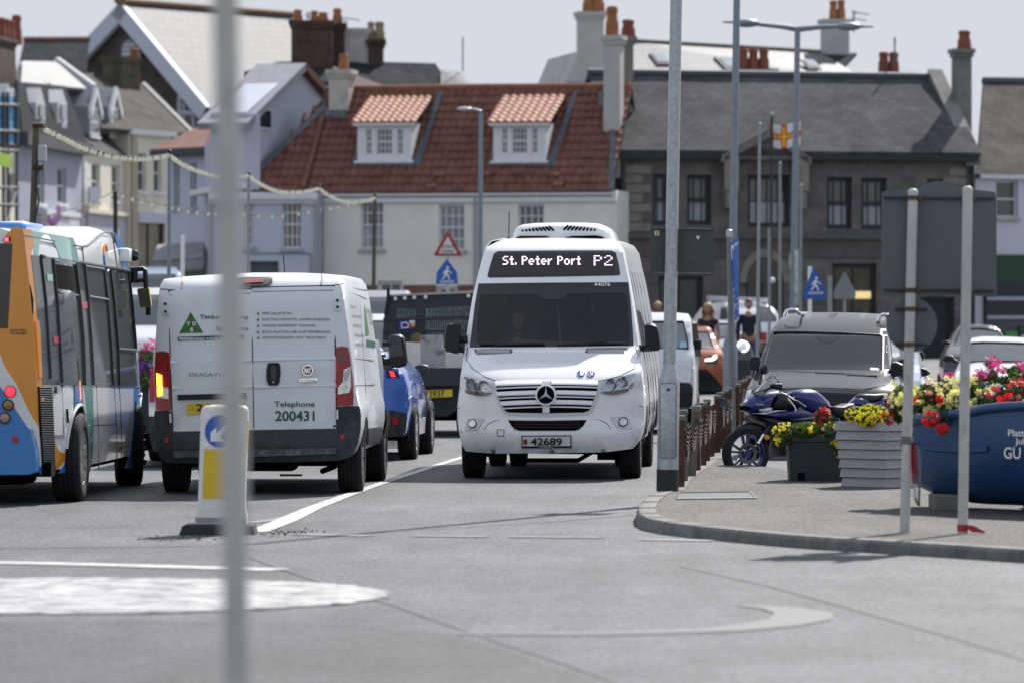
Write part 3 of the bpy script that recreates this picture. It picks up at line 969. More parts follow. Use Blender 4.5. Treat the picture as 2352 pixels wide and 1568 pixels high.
# --- the white panel van (seen from behind)
zT=Z(550,1000,1750,1568)
zV=Z(600,1080,1500,2352)
V=Veh("panel_van","white panel van of damp-proofing firm seen from behind with left indicator lit","van",589,48.0,2.2,[(.26,.05),(.34,.0),(.55,.0),(.62,.05),(.9,.06),(1.3,.07),(1.38,.09),(1.9,.14),(2.0,.17),(2.06,.22),(2.12,.34),(2.16,.6)],lambda x,z:.02*x*x+.10*min(abs(x),1.1)**10,L=5.0)
vs_=PX(zT,[(600,128),(830,128),(960,134),(1040,152),(1062,185),(1078,260),(1095,380),(1112,500),(1126,610),(1140,740),(1158,815),(1166,860),(1164,940),(1150,1010),(1130,1060),(1108,1082),(1048,1096),(820,1104),(600,1106),(300,1112),(160,1108),(125,1088),(108,1040),(96,960),(90,860),(91,760),(86,660),(92,520),(100,400),(108,280),(117,195),(138,160),(240,148),(420,136)])
mb=MB();mb.patch([V.f(*p)for p in vs_],V.ff,0,0,.07)
V.shell(mb,V.outline(vs_),[(.06,1.008,.012),(.3,1.012,.02),(3.9,1.0,.03),(4.3,.96,-.03)])
V.L=5.0
mb.build("body",VANWHITE,V.root,34,merge=.002)
mb=MB();mb.loft([[(x*k,y,z)for x,z in((-1,.3),(1,.3),(1,1.2),(.95,zt),(-.95,zt),(-1,1.2))]for y,k,zt in((4.28,.97,1.5),(4.9,.93,1.2),(5.1,.85,1.0))],True)
mb.build("bonnet",VANWHITE,V.root,40)
GAPV=M("door gap dark",(.04,.04,.045),.8)
V.panel("bumper",GREYP,PX(zT,[(92,838),(160,836),(184,850),(188,1040),(600,1034),(1042,1026),(1042,818),(1100,812),(1160,814),(1168,860),(1166,940),(1152,1010),(1130,1062),(1106,1084),(1048,1098),(820,1106),(600,1108),(300,1114),(160,1110),(122,1090),(105,1040),(94,960),(88,860)]),.016,.04,.09)
V.panel("lower_door_panel",M("black lower panel",(.022,.022,.024),.55,var=.3,dirt=.3,dirtcol=(.10,.095,.09)),PX(zT,[(186,946),(600,938),(1040,930),(1042,1024),(600,1033),(188,1040)]),.022,.03,.07)
STEP=M("scuffed step",(.05,.055,.07),.5,var=.5,vscale=9,dirt=.7,dirtcol=(.30,.29,.27),dscale=7)
V.panel("bumper_step",STEP,PX(zT,[(188,1046),(600,1040),(1040,1030),(1042,1062),(600,1078),(190,1082)]),.045,.05,.07)
for pts in([(142,980),(163,978),(164,1004),(143,1006)],[(1060,960),(1082,958),(1083,985),(1061,987)]):
 V.panel("reflector",REDLENS,PX(zT,pts),.024,.01,None)
mb=MB()
for pts,r_ in(([(164,210),(590,202),(596,196),(1028,186)],.006),([(166,235),(590,226)],.0025),([(598,218),(1026,210)],.0025),([(164,206),(170,500),(176,700),(184,940)],.005),([(1028,186),(1034,500),(1040,800),(1042,930)],.007),([(594,198),(602,560),(608,930)],.005),([(120,204),(160,206)],.004),([(1030,182),(1075,178)],.004)):
 mb.tube([V.ff(*V.f(*zT(*p)),.004)for p in pts],r_,5)
mb.build("door_gap",GAPV,V.root)
mb=MB()
for pts in([(172,588),(596,577)],[(606,575),(1036,566)],[(182,722),(600,714)],[(610,716),(1040,706)]):
 a=[V.f(*zT(*p))for p in pts]
 mb.loft([[V.ff(x,z+.022,0),V.ff(x,z+.008,.013),V.ff(x,z-.008,.013),V.ff(x,z-.022,0)]for x,z in a],True)
mb.build("pressed_line",VANWHITE,V.root,60)
mb=MB()
for(x0,x1,y0,y1)in((200,245,138,202),):
 pass
for pts in([(233,140),(236,175),(229,204)],[(963,128),(966,160),(961,184)]):
 mb.tube([V.ff(*V.f(*zT(*p)),.0)for p in pts],.010,6)
mb.build("roof_sealant",M("old sealant",(.42,.40,.37),.8,var=.4,vscale=30),V.root)
for pts,bolts in(([(128,282),(136,272),(162,272),(164,336),(140,336),(128,326)],[(146,282),(147,322)]),([(1030,258),(1050,252),(1062,258),(1066,300),(1060,314),(1032,316)],[(1046,264),(1047,298)])):
 h_=V.panel("door_hinge",VANWHITE,PX(zT,pts),.03,.035,None)
 for b in bolts:
  V.disc("hinge_bolt",GREYP,*zT(*b),3.6,off=.036,parent=h_,n=10)
for pts in([(167,853),(178,852),(180,900),(170,902)],[(1040,832),(1050,831),(1051,880),(1041,882)]):
 V.panel("door_hinge",VANWHITE,PX(zT,pts),.035,.03,None)
dh=V.panel("door_handle",BLACKP,PX(zT,[(682,592),(690,588),(738,588),(746,600),(748,640),(742,690),(734,704),(690,704),(680,694),(674,660),(676,620)]),.022,.03,None)
V.panel("handle_grip",M("grip black",(.03,.03,.032),.35),PX(zT,[(698,605),(712,602),(726,606),(728,670),(716,680),(702,676)]),.045,.03,None,parent=dh)
V.disc("lock",STEEL,*zT(712,688),2.4,off=.03,parent=dh,n=10)
bl=V.panel("brake_light_housing",BLACKP,PX(zT,[(470,150),(560,142),(690,141),(706,148),(706,165),(690,180),(600,186),(500,188),(474,176)]),.05,.07,.1)
V.panel("brake_light_lens",REDLENS,PX(zT,[(560,152),(655,150),(660,168),(560,172)]),.056,.01,None,parent=bl)
V.panel("plate_recess_trim",BLACKP,PX(zT,[(210,754),(570,744),(570,774),(212,782)]),.035,.04,.1)
pl_=V.panel("number_plate",PLATEY,PX(zT,[(258,800),(560,790),(560,846),(260,856)]),.022,.02,None)
V.txt("24",INK,*zT(308,838),34,16,off=.028,bold=.015,parent=pl_)
V.disc("plate_screw",M("screw yellow",(.35,.22,.02),.4),*zT(289,827),2.2,off=.026,parent=pl_,n=8)
for pts,amb,clr,lit in(([(96,532),(130,528),(164,534),(172,600),(175,760),(174,832),(140,836),(98,832),(92,760),(90,650)],[(100,640),(128,652),(132,756),(104,762)],[(128,710),(162,716),(164,776),(104,768),(106,758),(130,756)],True),([(1040,508),(1070,502),(1100,508),(1112,560),(1124,660),(1130,760),(1128,806),(1090,810),(1044,812),(1038,660)],[(1078,650),(1114,606),(1116,640),(1090,690)],[(1078,625),(1116,605),(1118,715),(1108,742),(1048,752),(1050,712),(1074,690)],False)):
 lp=V.panel("tail_lamp",REDLENS,PX(zT,pts),.018,.04,.07)
 V.panel("reversing_lens",CLEAR,PX(zT,clr),.024,.01,.07,parent=lp)
 V.panel("indicator_lens",M("lit amber",(.9,.35,.02),.3,emit=2.6,ecol=(1,.38,.03))if lit else M("pale lens",(.5,.42,.4),.15,coat=1),PX(zT,amb),.028,.01,.07,parent=lp)
 V.panel("lamp_shade_band",M("dark red lens",(.10,.004,.006),.15,coat=.8),PX(zT,[(pts[0][0]+10,pts[0][1]+14),(pts[2][0]-12,pts[2][1]+14),(pts[3][0]-10,pts[3][1]+20),(pts[0][0]+10,pts[3][1]+28)]),.022,.008,None,parent=lp)
tri=V.panel("logo_triangle",LEAFGREEN,PX(zT,[(278,325),(344,432),(218,436)]),.004,.003,.2)
mb=MB()
cc=zT(281,400)
for p in((278,325),(344,432),(218,436)):
 mb.tube([V.ff(*V.f(*cc),.007),V.ff(*V.f(*zT(*p)),.007)],.002,4)
mb.build("logo_lines",M("logo line green",(.015,.07,.012),.5),tri)
for ch,x,y,w_ in(("T",258,395,8),("D",287,394,8.5),("S",275,425,7.5)):
 V.txt(ch,WHITEINK,*zT(x,y),w_,8.4,off=.006,bold=.04,parent=tri)
bn=V.panel("banner",GREENINK,PX(zT,[(210,454),(556,442),(556,466),(211,476)]),.004,.003,.2)
V.txt("PRESERVING YOUR PROPERTY",WHITEINK,*zT(219,472),145,6.6,off=.006,bold=.02,parent=bn)
V.txt("Timber & Damp",GREENINK,*zT(326,360),112,9.2,bold=.02,off=.004)
V.txt("Specialists",GREENINK,*zT(412,420),74,9.2,bold=.02,off=.004)
BLTXT=M("van lettering dark",(.03,.035,.05),.5)
for i,(ln,w_)in enumerate((("SPECIALISTS IN:",156),("ELECTRO-OSMOTIC DAMPCOURSING",354),("VANDEX BASEMENT TANKING",278),("ISOLA PLATON AIR-GAP MEMBRANES",356),("WOODWORM/DRY ROT TREATMENT",334))):
 y=(338,369,401,434,464)[i]
 V.txt(ln,BLTXT,*zT(652,y),w_*.4395,5.6,off=.004)
 V.panel("bullet_triangle",LEAFGREEN,PX(zT,[(630,y-14),(638,y+1),(622,y+1)]),.004,.003,None)
V.txt("Telephone",GREENINK,*zT(716,816),211*.4395,12,off=.004,bold=.016)
V.txt("200431",GREENINK,*zT(720,889),206*.4395,22.5,off=.004,bold=.022)
V.txt("DUCATO",M("model badge grey",(.18,.18,.19),.3,metal=.5),*zT(268,657),84,7.2,off=.012,bold=.02,slant=.25)
fb=V.disc("badge",CHROME,*zT(890,627),12.8,off=.02,n=28)
V.disc("badge_face",M("badge maroon",(.13,.012,.03),.25,coat=1),*zT(890,627),10.8,off=.026,skirt=.008,parent=fb,n=28)
V.txt("FIAT",CHROME,*zT(874,640),14.5,10.5,off=.032,bold=.03,parent=fb)
pb=V.panel("badge_strip",CHROME,PX(zT,[(846,670),(940,667),(940,683),(846,687)]),.014,.012,None)
V.txt("PROFESSIONAL",INK,*zT(851,683),37,4.2,off=.018,bold=.01,parent=pb)
V.panel("door_label",GREYP,PX(zT,[(1022,912),(1036,911),(1036,922),(1022,923)]),.006,.004,None)
mb=MB()
for pts in([(1100,222),(1160,240),(1195,256)],[(1160,240),(1175,480),(1190,700),(1200,860)],[(1075,182),(1150,205),(1200,212)],[(1135,566),(1200,572),(1235,577)],[(1140,706),(1240,701)]):
 mb.tube([V.fs(*V.sd(*zT(*p)),.001)for p in pts],.0035,5)
mb.build("side_gap",GAPV,V.root)
V.spanel("rubbing_strip",GREYP,PX(zT,[(1202,930),(1272,922),(1272,1010),(1198,1016)]),.012,.02)
V.spanel("side_banner",GREENINK,PX(zT,[(1194,466),(1242,478),(1242,508),(1194,500)]),.004,.003)
V.spanel("side_logo",LEAFGREEN,PX(zT,[(1186,282),(1209,442),(1190,446)]),.004,.003)
def sidetext(v,body,mat,p0,p1,hpx):
 a,b=v.sd(*p0),v.sd(*p1)
 sc=FPX/(v.M@v.fs(*a,0)).y
 return text(body,mat,v.root,lambda u,w_,o:v.fs(a[0]+u,a[1]+w_+(b[1]-a[1])*u/max(.01,b[0]-a[0]),.005+o),b[0]-a[0],hpx/sc)
for body_,a_,b_,h_ in(("Timber & Damp",(1194,322),(1228,330),9),("Proofing",(1210,352),(1232,356),9),("Specialists",(1214,382),(1238,388),9)):
 sidetext(V,body_,GREENINK,zT(a_[0],a_[1]),zT(b_[0],b_[1]),h_)
for i,ln in enumerate(("SPECIALISTS IN:","ELECTRO-OSMOTIC DAMPCOURSING","VANDEX BASEMENT TANKING","ISOLA PLATON AIR-GAP MEMBRANES","WOODWORM/DRY ROT TREATMENT")):
 sidetext(V,ln,BLTXT,zT(1112+i*6,302+i*49),zT((1138,1170,1168,1184,1186)[i],(304,356,404,454,500)[i]),6)
HWV=max(V.hw(1,.7),V.hw(1,.9))
arch(V,.85,.34,V.hw(1,.6)+.002,1);arch(V,4.3,.34,V.hw(1,.6)+.002,1)
mirror(V,PX(zT,[(1312,452),(1326,440),(1370,440),(1392,452),(1400,500),(1410,580),(1402,602),(1370,614),(1318,616),(1311,600)]),4.35,.14,glass=PX(zT,[(1320,462),(1330,450),(1366,450),(1378,466),(1388,552),(1318,562)]),armpts=[(zT(1280,490),zT(1316,490),.03),(zT(1284,580),zT(1316,590),.045)])
mb=MB();mb.tube([V.pl(*zT(770,128),2.2),V.pl(*zT(762,22),2.2)],.006,5);mb.build("aerial",BLACKP,V.root)
WHL=M("dull wheel trim",(.16,.16,.165),.5,metal=.4)
for y in(.85,4.3):
 for x in(-.875,.875):wheel(V.root,x,y,.345,.235,1 if x>0 else-1,rimmat=WHL,spokes=8)
mb=MB();mb.bb((-.85,.2,.30),(.85,4.8,.42));mb.tube([(-.8,.85,.3),(.8,.85,.3)],.045,8);mb.bb((-.2,.3,.22),(.35,.8,.32),.03);mb.bb((.2,.35,.17),(.42,.38,.19));mb.tube([(.7,.9,.25),(.62,.4,.22)],.03,8)
mb.build("underbody",UNDER,V.root)
# --- the blue, white and orange bus at the left edge
zS1=Z(0,900,620,1620)
zS2=Z(0,1450,620,1620)
def bushw(y,z):
 a=1.20-(.27*((1.15-y)/1.15)**1.25 if y<1.15 else 0)
 if y>5.6:a-=.16*((y-5.6)/1.35)**2.2
 return a-max(0.,z-.95)*.085-max(0.,.55-z)*.06
T=Veh("bus","blue, white and orange single-decker bus cut off by the left edge of the picture","bus",83,45.15,2.3,[(0,0),(3,.0)],lambda x,z:0,L=6.95,hw=bushw)
dx=Vector((-.93,0,0));dx.rotate(Euler((0,0,T.root.rotation_euler[2])))
T.root.location=T.root.location+dx
T.M=Matrix.Translation(T.root.location)@Matrix.Rotation(-R(2.3),4,'Z');T.Mi=T.M.inverted();T.o=T.Mi@Vector((0,0,CAMH))
tops=sorted(T.sd(*zS1(*p))for p in[(255,35),(330,52),(560,92),(700,122),(790,140),(850,128),(905,92),(960,50),(1010,24),(1080,14),(1130,28),(1180,60),(1240,130),(1290,225),(1330,350),(1352,470)])
def ztop(y):
 if y<=tops[0][0]:return tops[0][1]
 for(a,b),(c,d)in zip(tops,tops[1:]):
  if y<=c:return b+(d-b)*(y-a)/max(1e-4,c-a)
 return tops[-1][1]
yend=max(t[0]for t in tops)
print('BUS',[round(T.sd(x,y)[0],2)for x,y in((100,900),(130,900),(165,900),(200,900),(250,900),(300,900),(324,900),(290,600),(180,560))])
YF=max(yend+.02,T.sd(*zS2(1470,900))[0])
mb=MB();rings=[]
ys_=[0.0,.03,.10,.25,.5,.8,1.2]+[1.2+i*(YF-1.2)/26 for i in range(1,27)]
for k,y in enumerate(ys_):
 zt=ztop(y);ins=(.05,.02,.005,0)[min(k,3)]
 if y>yend:zt=tops[-1][1]-(y-yend)/max(.01,YF-yend)*(tops[-1][1]-1.1)
 zt=max(zt,1.0)
 half=[(bushw(y,z)-ins,z)for z in[.32+ins+(zt-.14-.32)*i/12 for i in range(13)]]
 h0=bushw(y,zt)-ins
 half+=[(h0-.02,zt-.07),(h0-.07,zt-.025),(h0-.16,zt),(h0*.5,zt+.005)]
 rings.append([Vector((x,y,z))for x,z in half]+[Vector((-x,y,z))for x,z in reversed(half)])
mb.loft(rings,True)
mb.build("body",M("bus white",(.78,.78,.76),.28,coat=.7,dirt=.12,dirtcol=(.45,.43,.4)),T.root,40)
ORANGE=M("bus orange",(.70,.26,.012),.3,coat=.7,var=.06,vscale=2)
BBLUE=M("bus blue",(.028,.19,.50),.3,coat=.7)
TEAL=M("bus teal",(.035,.24,.19),.3,coat=.7)
MINT=M("bus pale green",(.26,.52,.45),.3,coat=.7)
def sp(name,mat,z_,pts,off=.004,parent=None,skirt=.006,step=.2):return T.spanel(name,mat,PX(z_,pts),off,skirt,step,parent)
def rear(name,mat,pts,off=.01,depth=.02,parent=None):
 mb=MB();mb.prism([T.pl(px,py,-off)for px,py in pts],(0,depth,0));return mb.build(name,mat,parent or T.root,30)
sp("orange_livery",ORANGE,zS1,[(236,40),(290,46),(330,55),(345,120),(352,180),(322,312),(345,480),(380,800),(405,1020),(428,1568),(440,1600),(400,1600),(372,1300),(330,800),(270,300)],.003)
sp("orange_livery",ORANGE,zS2,[(378,0),(428,0),(432,178),(470,186),(462,246),(385,246),(400,600),(412,720),(398,700),(384,300)],.0035)
sp("orange_livery",ORANGE,zS2,[(555,735),(572,842),(606,900),(640,942),(672,940),(700,922),(690,985),(650,1052),(610,1100),(576,1112)],.003)
sp("mint_livery",MINT,zS1,[(322,60),(420,78),(560,102),(700,128),(760,136),(788,200),(825,392),(630,358),(600,270),(560,180),(510,110),(470,98),(438,118),(412,190),(398,318),(362,310),(342,150)],.003)
sp("blue_livery",BBLUE,zS1,[(1196,78),(1240,135),(1290,230),(1330,352),(1350,474),(1286,462),(1262,380),(1225,220)],.003)
sp("blue_livery",BBLUE,zS2,[(778,200),(855,203),(872,400),(888,640),(892,900),(878,1050),(848,1120),(850,880),(840,700),(810,570),(782,505)],.003)
sp("teal_livery",TEAL,zS2,[(868,200),(960,202),(974,640),(968,960),(940,1130),(905,1132),(922,960),(908,640)],.003)
sp("blue_livery",BBLUE,zS2,[(1396,214),(1440,216),(1470,240),(1478,640),(1474,1088),(1400,1094),(1305,1100),(1350,960),(1386,680)],.003)
sp("blue_livery",BBLUE,zS2,[(700,990),(722,960),(728,1040),(714,1120),(650,1150),(610,1152),(660,1080)],.003)
sp("blue_livery",BBLUE,zS2,[(400,1080),(496,1094),(498,1160),(420,1168)],.003)
gw=sp("side_window",M("bus glass",(.085,.095,.092),.05,spec=1.),zS1,[(322,314),(416,326),(860,404),(1350,484),(1402,900),(1424,1250),(1450,1600),(1452,1690),(1200,1688),(440,1664),(428,1560),(400,1100),(372,780)],.006)
FRM=M("window frame black",(.012,.012,.013),.35)
mb=MB()
for pts,r_ in(([(418,326),(470,780),(520,1600)],.016),([(545,350),(590,800),(640,1640)],.018),([(770,392),(812,760),(850,1200),(866,1660)],.03),([(868,405),(905,760),(940,1200),(966,1660)],.02),([(1072,440),(1110,780),(1150,1300),(1170,1668)],.018),([(1140,455),(1180,800),(1222,1300),(1234,1668)],.02),([(1330,480),(1380,900),(1410,1290)],.02),([(420,330),(860,402),(1345,482)],.02),([(640,1672),(1448,1690)],.012),([(1225,1296),(1412,1310)],.02)):
 mb.tube([T.fs(*T.sd(*zS1(*p)),.008)for p in pts],r_,6)
mb.build("window_frame",FRM,gw)
mb=MB()
for pts in([(602,706),(806,740)],[(918,748),(1116,782)],[(552,372),(766,412)],[(876,430),(1072,462)]):
 mb.tube([T.fs(*T.sd(*zS1(*p)),.012)for p in pts],.014,6)
mb.build("hopper_rail",M("rail grey",(.22,.23,.24),.35,metal=.6),gw)
sp("hopper_opening",UNDER,zS1,[(568,410),(752,440),(790,708),(596,664)],.012,gw)
for pts in([(842,798),(898,804),(902,874),(850,868)],[(546,1160),(602,1164),(604,1236),(550,1232)]):
 sp("notice_sticker",M("sticker red",(.50,.06,.09),.5),zS1,pts,.012,skirt=.003)
sp("notice_sticker",M("sticker mint",(.45,.62,.58),.5),zS1,[(478,512),(540,518),(542,590),(486,584)],.012,skirt=.003)
mb=MB()
for pts in([(250,106),(560,168),(760,208),(850,228),(920,214),(985,160),(1060,92),(1130,72),(1180,86)],[(856,225),(862,280),(872,402)],[(1162,90),(1182,160),(1222,440)]):
 mb.tube([T.fs(*T.sd(*zS1(*p)),.002)for p in pts],.008,5)
for pts in([(840,656),(1010,650),(1200,642),(1468,632)],[(655,206),(1000,212),(1440,222)],[(1000,216),(1022,640),(1028,1110)],[(1190,220),(1212,640),(1222,1100)],[(1242,220),(1264,640),(1274,1098)],[(1440,218),(1448,636)],[(540,190),(560,740),(575,1110)],[(640,190),(668,780)]):
 mb.tube([T.fs(*T.sd(*zS2(*p)),.002)for p in pts],.006,5)
mb.build("panel_gap",M("bus gap grey",(.12,.12,.12),.7),T.root)
vt=sp("engine_grille",UNDER,zS2,[(390,246),(525,246),(550,640),(568,1070),(440,1078),(412,640)],.010,skirt=.02)
mb=MB()
for i in range(34):
 y=256+i*24.2
 xl,xr=392+(y-246)*.055,526+(y-246)*.05
 mb.tube([T.fs(*T.sd(*zS2(xl,y)),.014),T.fs(*T.sd(*zS2(xr,y+2)),.014)],.008,5)
mb.build("grille_slat",M("grille slat",(.035,.035,.037),.5),vt)
sp("side_door_handle",BLACKP,zS2,[(562,246),(584,248),(586,320),(564,318)],.012)
sp("step_well",M("step grey",(.20,.20,.20),.6),zS2,[(566,752),(668,750),(672,782),(568,786)],.008)
sp("door_pull",UNDER,zS2,[(692,480),(706,480),(718,624),(698,622)],.006)
sp("door_pull",UNDER,zS2,[(1406,400),(1420,405),(1432,590),(1416,590)],.006)
for pts in([(416,356),(438,356),(440,400),(418,400)],[(890,902),(914,904),(914,946),(892,944)],[(1248,878),(1272,880),(1272,920),(1250,918)]):
 sp("marker_lamp",AMBER,zS2,pts,.02,skirt=.02,step=None)
sp("rear_vent",UNDER,zS1,[(296,620),(312,640),(342,780),(340,930),(326,932),(312,820)],.008)
sp("engine_flap",ORANGE,zS1,[(358,1008),(395,998),(408,1100),(428,1568),(424,1600),(398,1590),(380,1300)],.014,skirt=.014)
sidetext(T,"Stagecoach",M("name grey",(.30,.33,.36),.5),zS1(1112,372),zS1(1222,412),17)
mb=MB()
for rr_ in(1.0,.86):
 pass
a=T.sd(*zS1(1100,350));k_=[(a[0]+.16*math.cos(t),a[1]+.14*math.sin(t))for t in[i*math.pi/12+.6 for i in range(20)]]
mb.tube([T.fs(*p,.006)for p in k_[:10]],.014,6);mb.build("logo_arc",ORANGE,T.root)
mb=MB();mb.tube([T.fs(*p,.006)for p in k_[9:]],.014,6);mb.build("logo_arc",BBLUE,T.root)
zr1=lambda pts:PX(zS1,pts)
rear("orange_rear",ORANGE,[zS1(40,190),zS1(60,110),zS1(110,50),zS1(150,20),zS1(236,40),zS1(255,120),zS1(330,900),zS1(372,1400),zS2(384,300),zS2(396,660),zS2(300,500),zS2(170,220),zS2(60,60),zS1(0,1350),zS1(-300,1100),zS1(-300,1080),zS1(82,1080),zS1(130,198)],.012)
rear("rear_window",DARKGL,[zS1(-1200,200),zS1(130,197),zS1(82,1078),zS1(-1200,1090)],.016)
rear("rear_white",M("rear white",(.70,.70,.69),.3,coat=.6),[zS1(-300,1100),zS1(0,1350),zS2(60,60),zS2(170,220),zS2(300,500),zS2(396,660),zS2(410,860),zS2(300,690),zS2(140,450),zS2(0,240),zS2(-400,-200)],.014)
rear("rear_blue",BBLUE,[zS2(0,240),zS2(140,450),zS2(300,690),zS2(90,712),zS2(-600,740),zS2(-600,-100)],.013)
mb=MB()
P=[T.pl(*zS2(*p),0)for p in[(-700,740),(80,716),(340,688),(384,860),(408,1000),(400,1140),(330,1168),(100,1172),(-700,1172)]]
mb.loft([[p+Vector((0,.05,0))for p in P],[p+Vector((0,-.05,0))for p in P],[P[0].lerp(p,.985)+Vector((0,-.075,0))for p in P]],True)
mb.build("rear_bumper",BBLUE,T.root,40)
for x,y,mt in((107,297,M("lit red",(.8,.02,.03),.3,emit=1.3,ecol=(1,.02,.04))),(85,440,M("brown amber lens",(.26,.12,.02),.2,coat=.8)),(48,575,M("clear red lens",(.35,.2,.19),.2,coat=.8))):
 c_=T.pl(*zS2(x,y),-.02);r_=.047
 mb=MB();mb.lathe([(.02,r_*1.18),(-.012,r_*1.15),(-.012,r_)],c_,'y',24);lb=mb.build("tail_lamp",BLACKP,T.root,30)
 mb=MB();mb.lathe([(-.008,r_),(-.02,r_*.8),(-.024,.001)],c_,'y',24);mb.build("lamp_lens",mt,lb,40)
c_=T.pl(*zS2(159,797),-.078);mb=MB();mb.lathe([(.01,.033),(-.008,.03),(-.01,.001)],c_,'y',20);mb.build("reflector",M("reflector red",(.45,.01,.03),.3),T.root,30)
mb=MB();P=[zS1(40,132),zS1(52,126),zS1(104,128),zS1(108,150),zS1(100,176),zS1(46,178),zS1(34,168)]
mb.prism([T.pl(*p,-.035)for p in P],(0,.03,0));hb=mb.build("brake_light",BLACKP,T.root)
mb=MB()
for x in(60,76):
 for y in(146,162):
  c_=T.pl(*zS1(x,y),-.04);mb.box(c_,(.02,.01,.018))
mb.build("lit_cells",M("lit red cells",(1,.05,.08),.3,emit=3,ecol=(1,.04,.08)),hb)
g1=T.pl(*zS1(105,1112),-.018)
for body_,y in(("GIVE WAY",1112),("TO BUSES",1144)):
 p0,p1=T.pl(*zS1(105,y),-.018),T.pl(*zS1(278,y),-.018)
 text(body_,INK,T.root,lambda u,v,o,p0=p0:p0+Vector((u,-o,v)),p1.x-p0.x,5.4/245,bold=.01)
sp("front_edge_trim",CHROME,zS1,[(1378,600),(1390,620),(1440,1400),(1430,1400)],.012)
mb=MB();a=T.fs(*T.sd(*zS1(1265,318)),.0);mb.box(a+Vector((.04,0,0)),(.14,.30,.15),None,.04,2);cb=mb.build("side_camera",M("camera white",(.7,.71,.73),.4),T.root,40)
mb=MB();mb.ball(a+Vector((.13,.06,0)),.06);mb.build("camera_lens",DARKGL,cb,60)
ym=yend-.05
def mp(x,y):return T.pl(*zS1(x,y),ym)
mb=MB()
mb.prism([mp(*p)for p in((1352,452),(1380,446),(1384,610),(1362,612))],(0,.06,0))
mb.tube([mp(1400,465),mp(1490,458),mp(1515,475),mp(1522,560),mp(1526,660)],.026,8)
mb.tube([mp(1400,585),mp(1525,575)],.026,8);mb.tube([mp(1402,450),mp(1402,600)],.04,8);mb.tube([mp(1548,860),mp(1550,945)],.026,8)
mb.build("mirror_arm",BLACKP,T.root,40)
Q=[mp(*p)for p in((1432,680),(1442,664),(1545,654),(1556,664),(1582,842),(1574,860),(1475,868),(1460,850))]
mb=MB();mb.prism(Q,(0,.07,0));mr=mb.build("mirror",M("mirror yellow",(.75,.62,.02),.4),T.root)
c_=sum(Q,Vector())/8;mb=MB();mb.prism([c_+(q-c_)*.91+Vector((0,-.006,0))for q in Q],(0,.02,0));mb.build("mirror_glass",DARKGL,mr)
sp("headlamp",CLEAR,zS2,[(1462,330),(1480,318),(1500,340),(1500,372),(1478,392),(1464,380)],.02,skirt=.03)
RW,FWy=T.sd(*zS2(800,1000))[0],None
for y_,side in((1.12,1),(1.12,-1),(5.8,1),(5.8,-1)):
 t_=wheel(T.root,side*(1.10 if y_<3 else 1.10),y_,.42,.27,side,steer=(9 if y_>3 else 0),rimmat=M("bus wheel grey",(.20,.19,.18),.5,metal=.4,var=.2),spokes=10)
 if side>0 and y_>3:
  mb=MB()
  for i in range(8):
   a_=i*math.pi/4+.2
   mb.cyl((.14,.2*math.cos(a_),.2*math.sin(a_)),(.18,.2*math.cos(a_),.2*math.sin(a_)),.022,.012,8)
  mb.build("wheel_nut",BLACKP,t_,40)
for y_ in(1.10,6.25):
 mb=MB()
 n_=18
 pts=[(y_+(.41 if y_<3 else .52)*math.cos(math.pi*i/n_),.42+(.49 if y_<3 else .52)*math.sin(math.pi*i/n_))for i in range(n_+1)]
 pts=[(pts[0][0],.33)]+pts[1:-1]+[(pts[-1][0],.33)]
 mb.patch(pts,T.fs,.0055,.01,.2);mb.build("wheel_arch",UNDER,T.root)
 mb=MB();mb.tube([T.fs(*p,.008)for p in pts[1:-1]],.015,6);mb.build("arch_trim",M("arch trim white",(.66,.66,.65),.4),T.root,50)
mb=MB();mb.bb((-1.05,.15,.26),(1.05,6.4,.40));mb.tube([(-1,1.45,.36),(1,1.45,.36)],.12,8);mb.bb((-.9,.3,.18),(.8,1.0,.3),.03)
mb.build("underbody",UNDER,T.root)
mb=MB();mb.bb((-1.0,2.0,2.52),(.55,3.6,2.66),.05);mb.build("roof_pod",BBLUE,T.root,40)
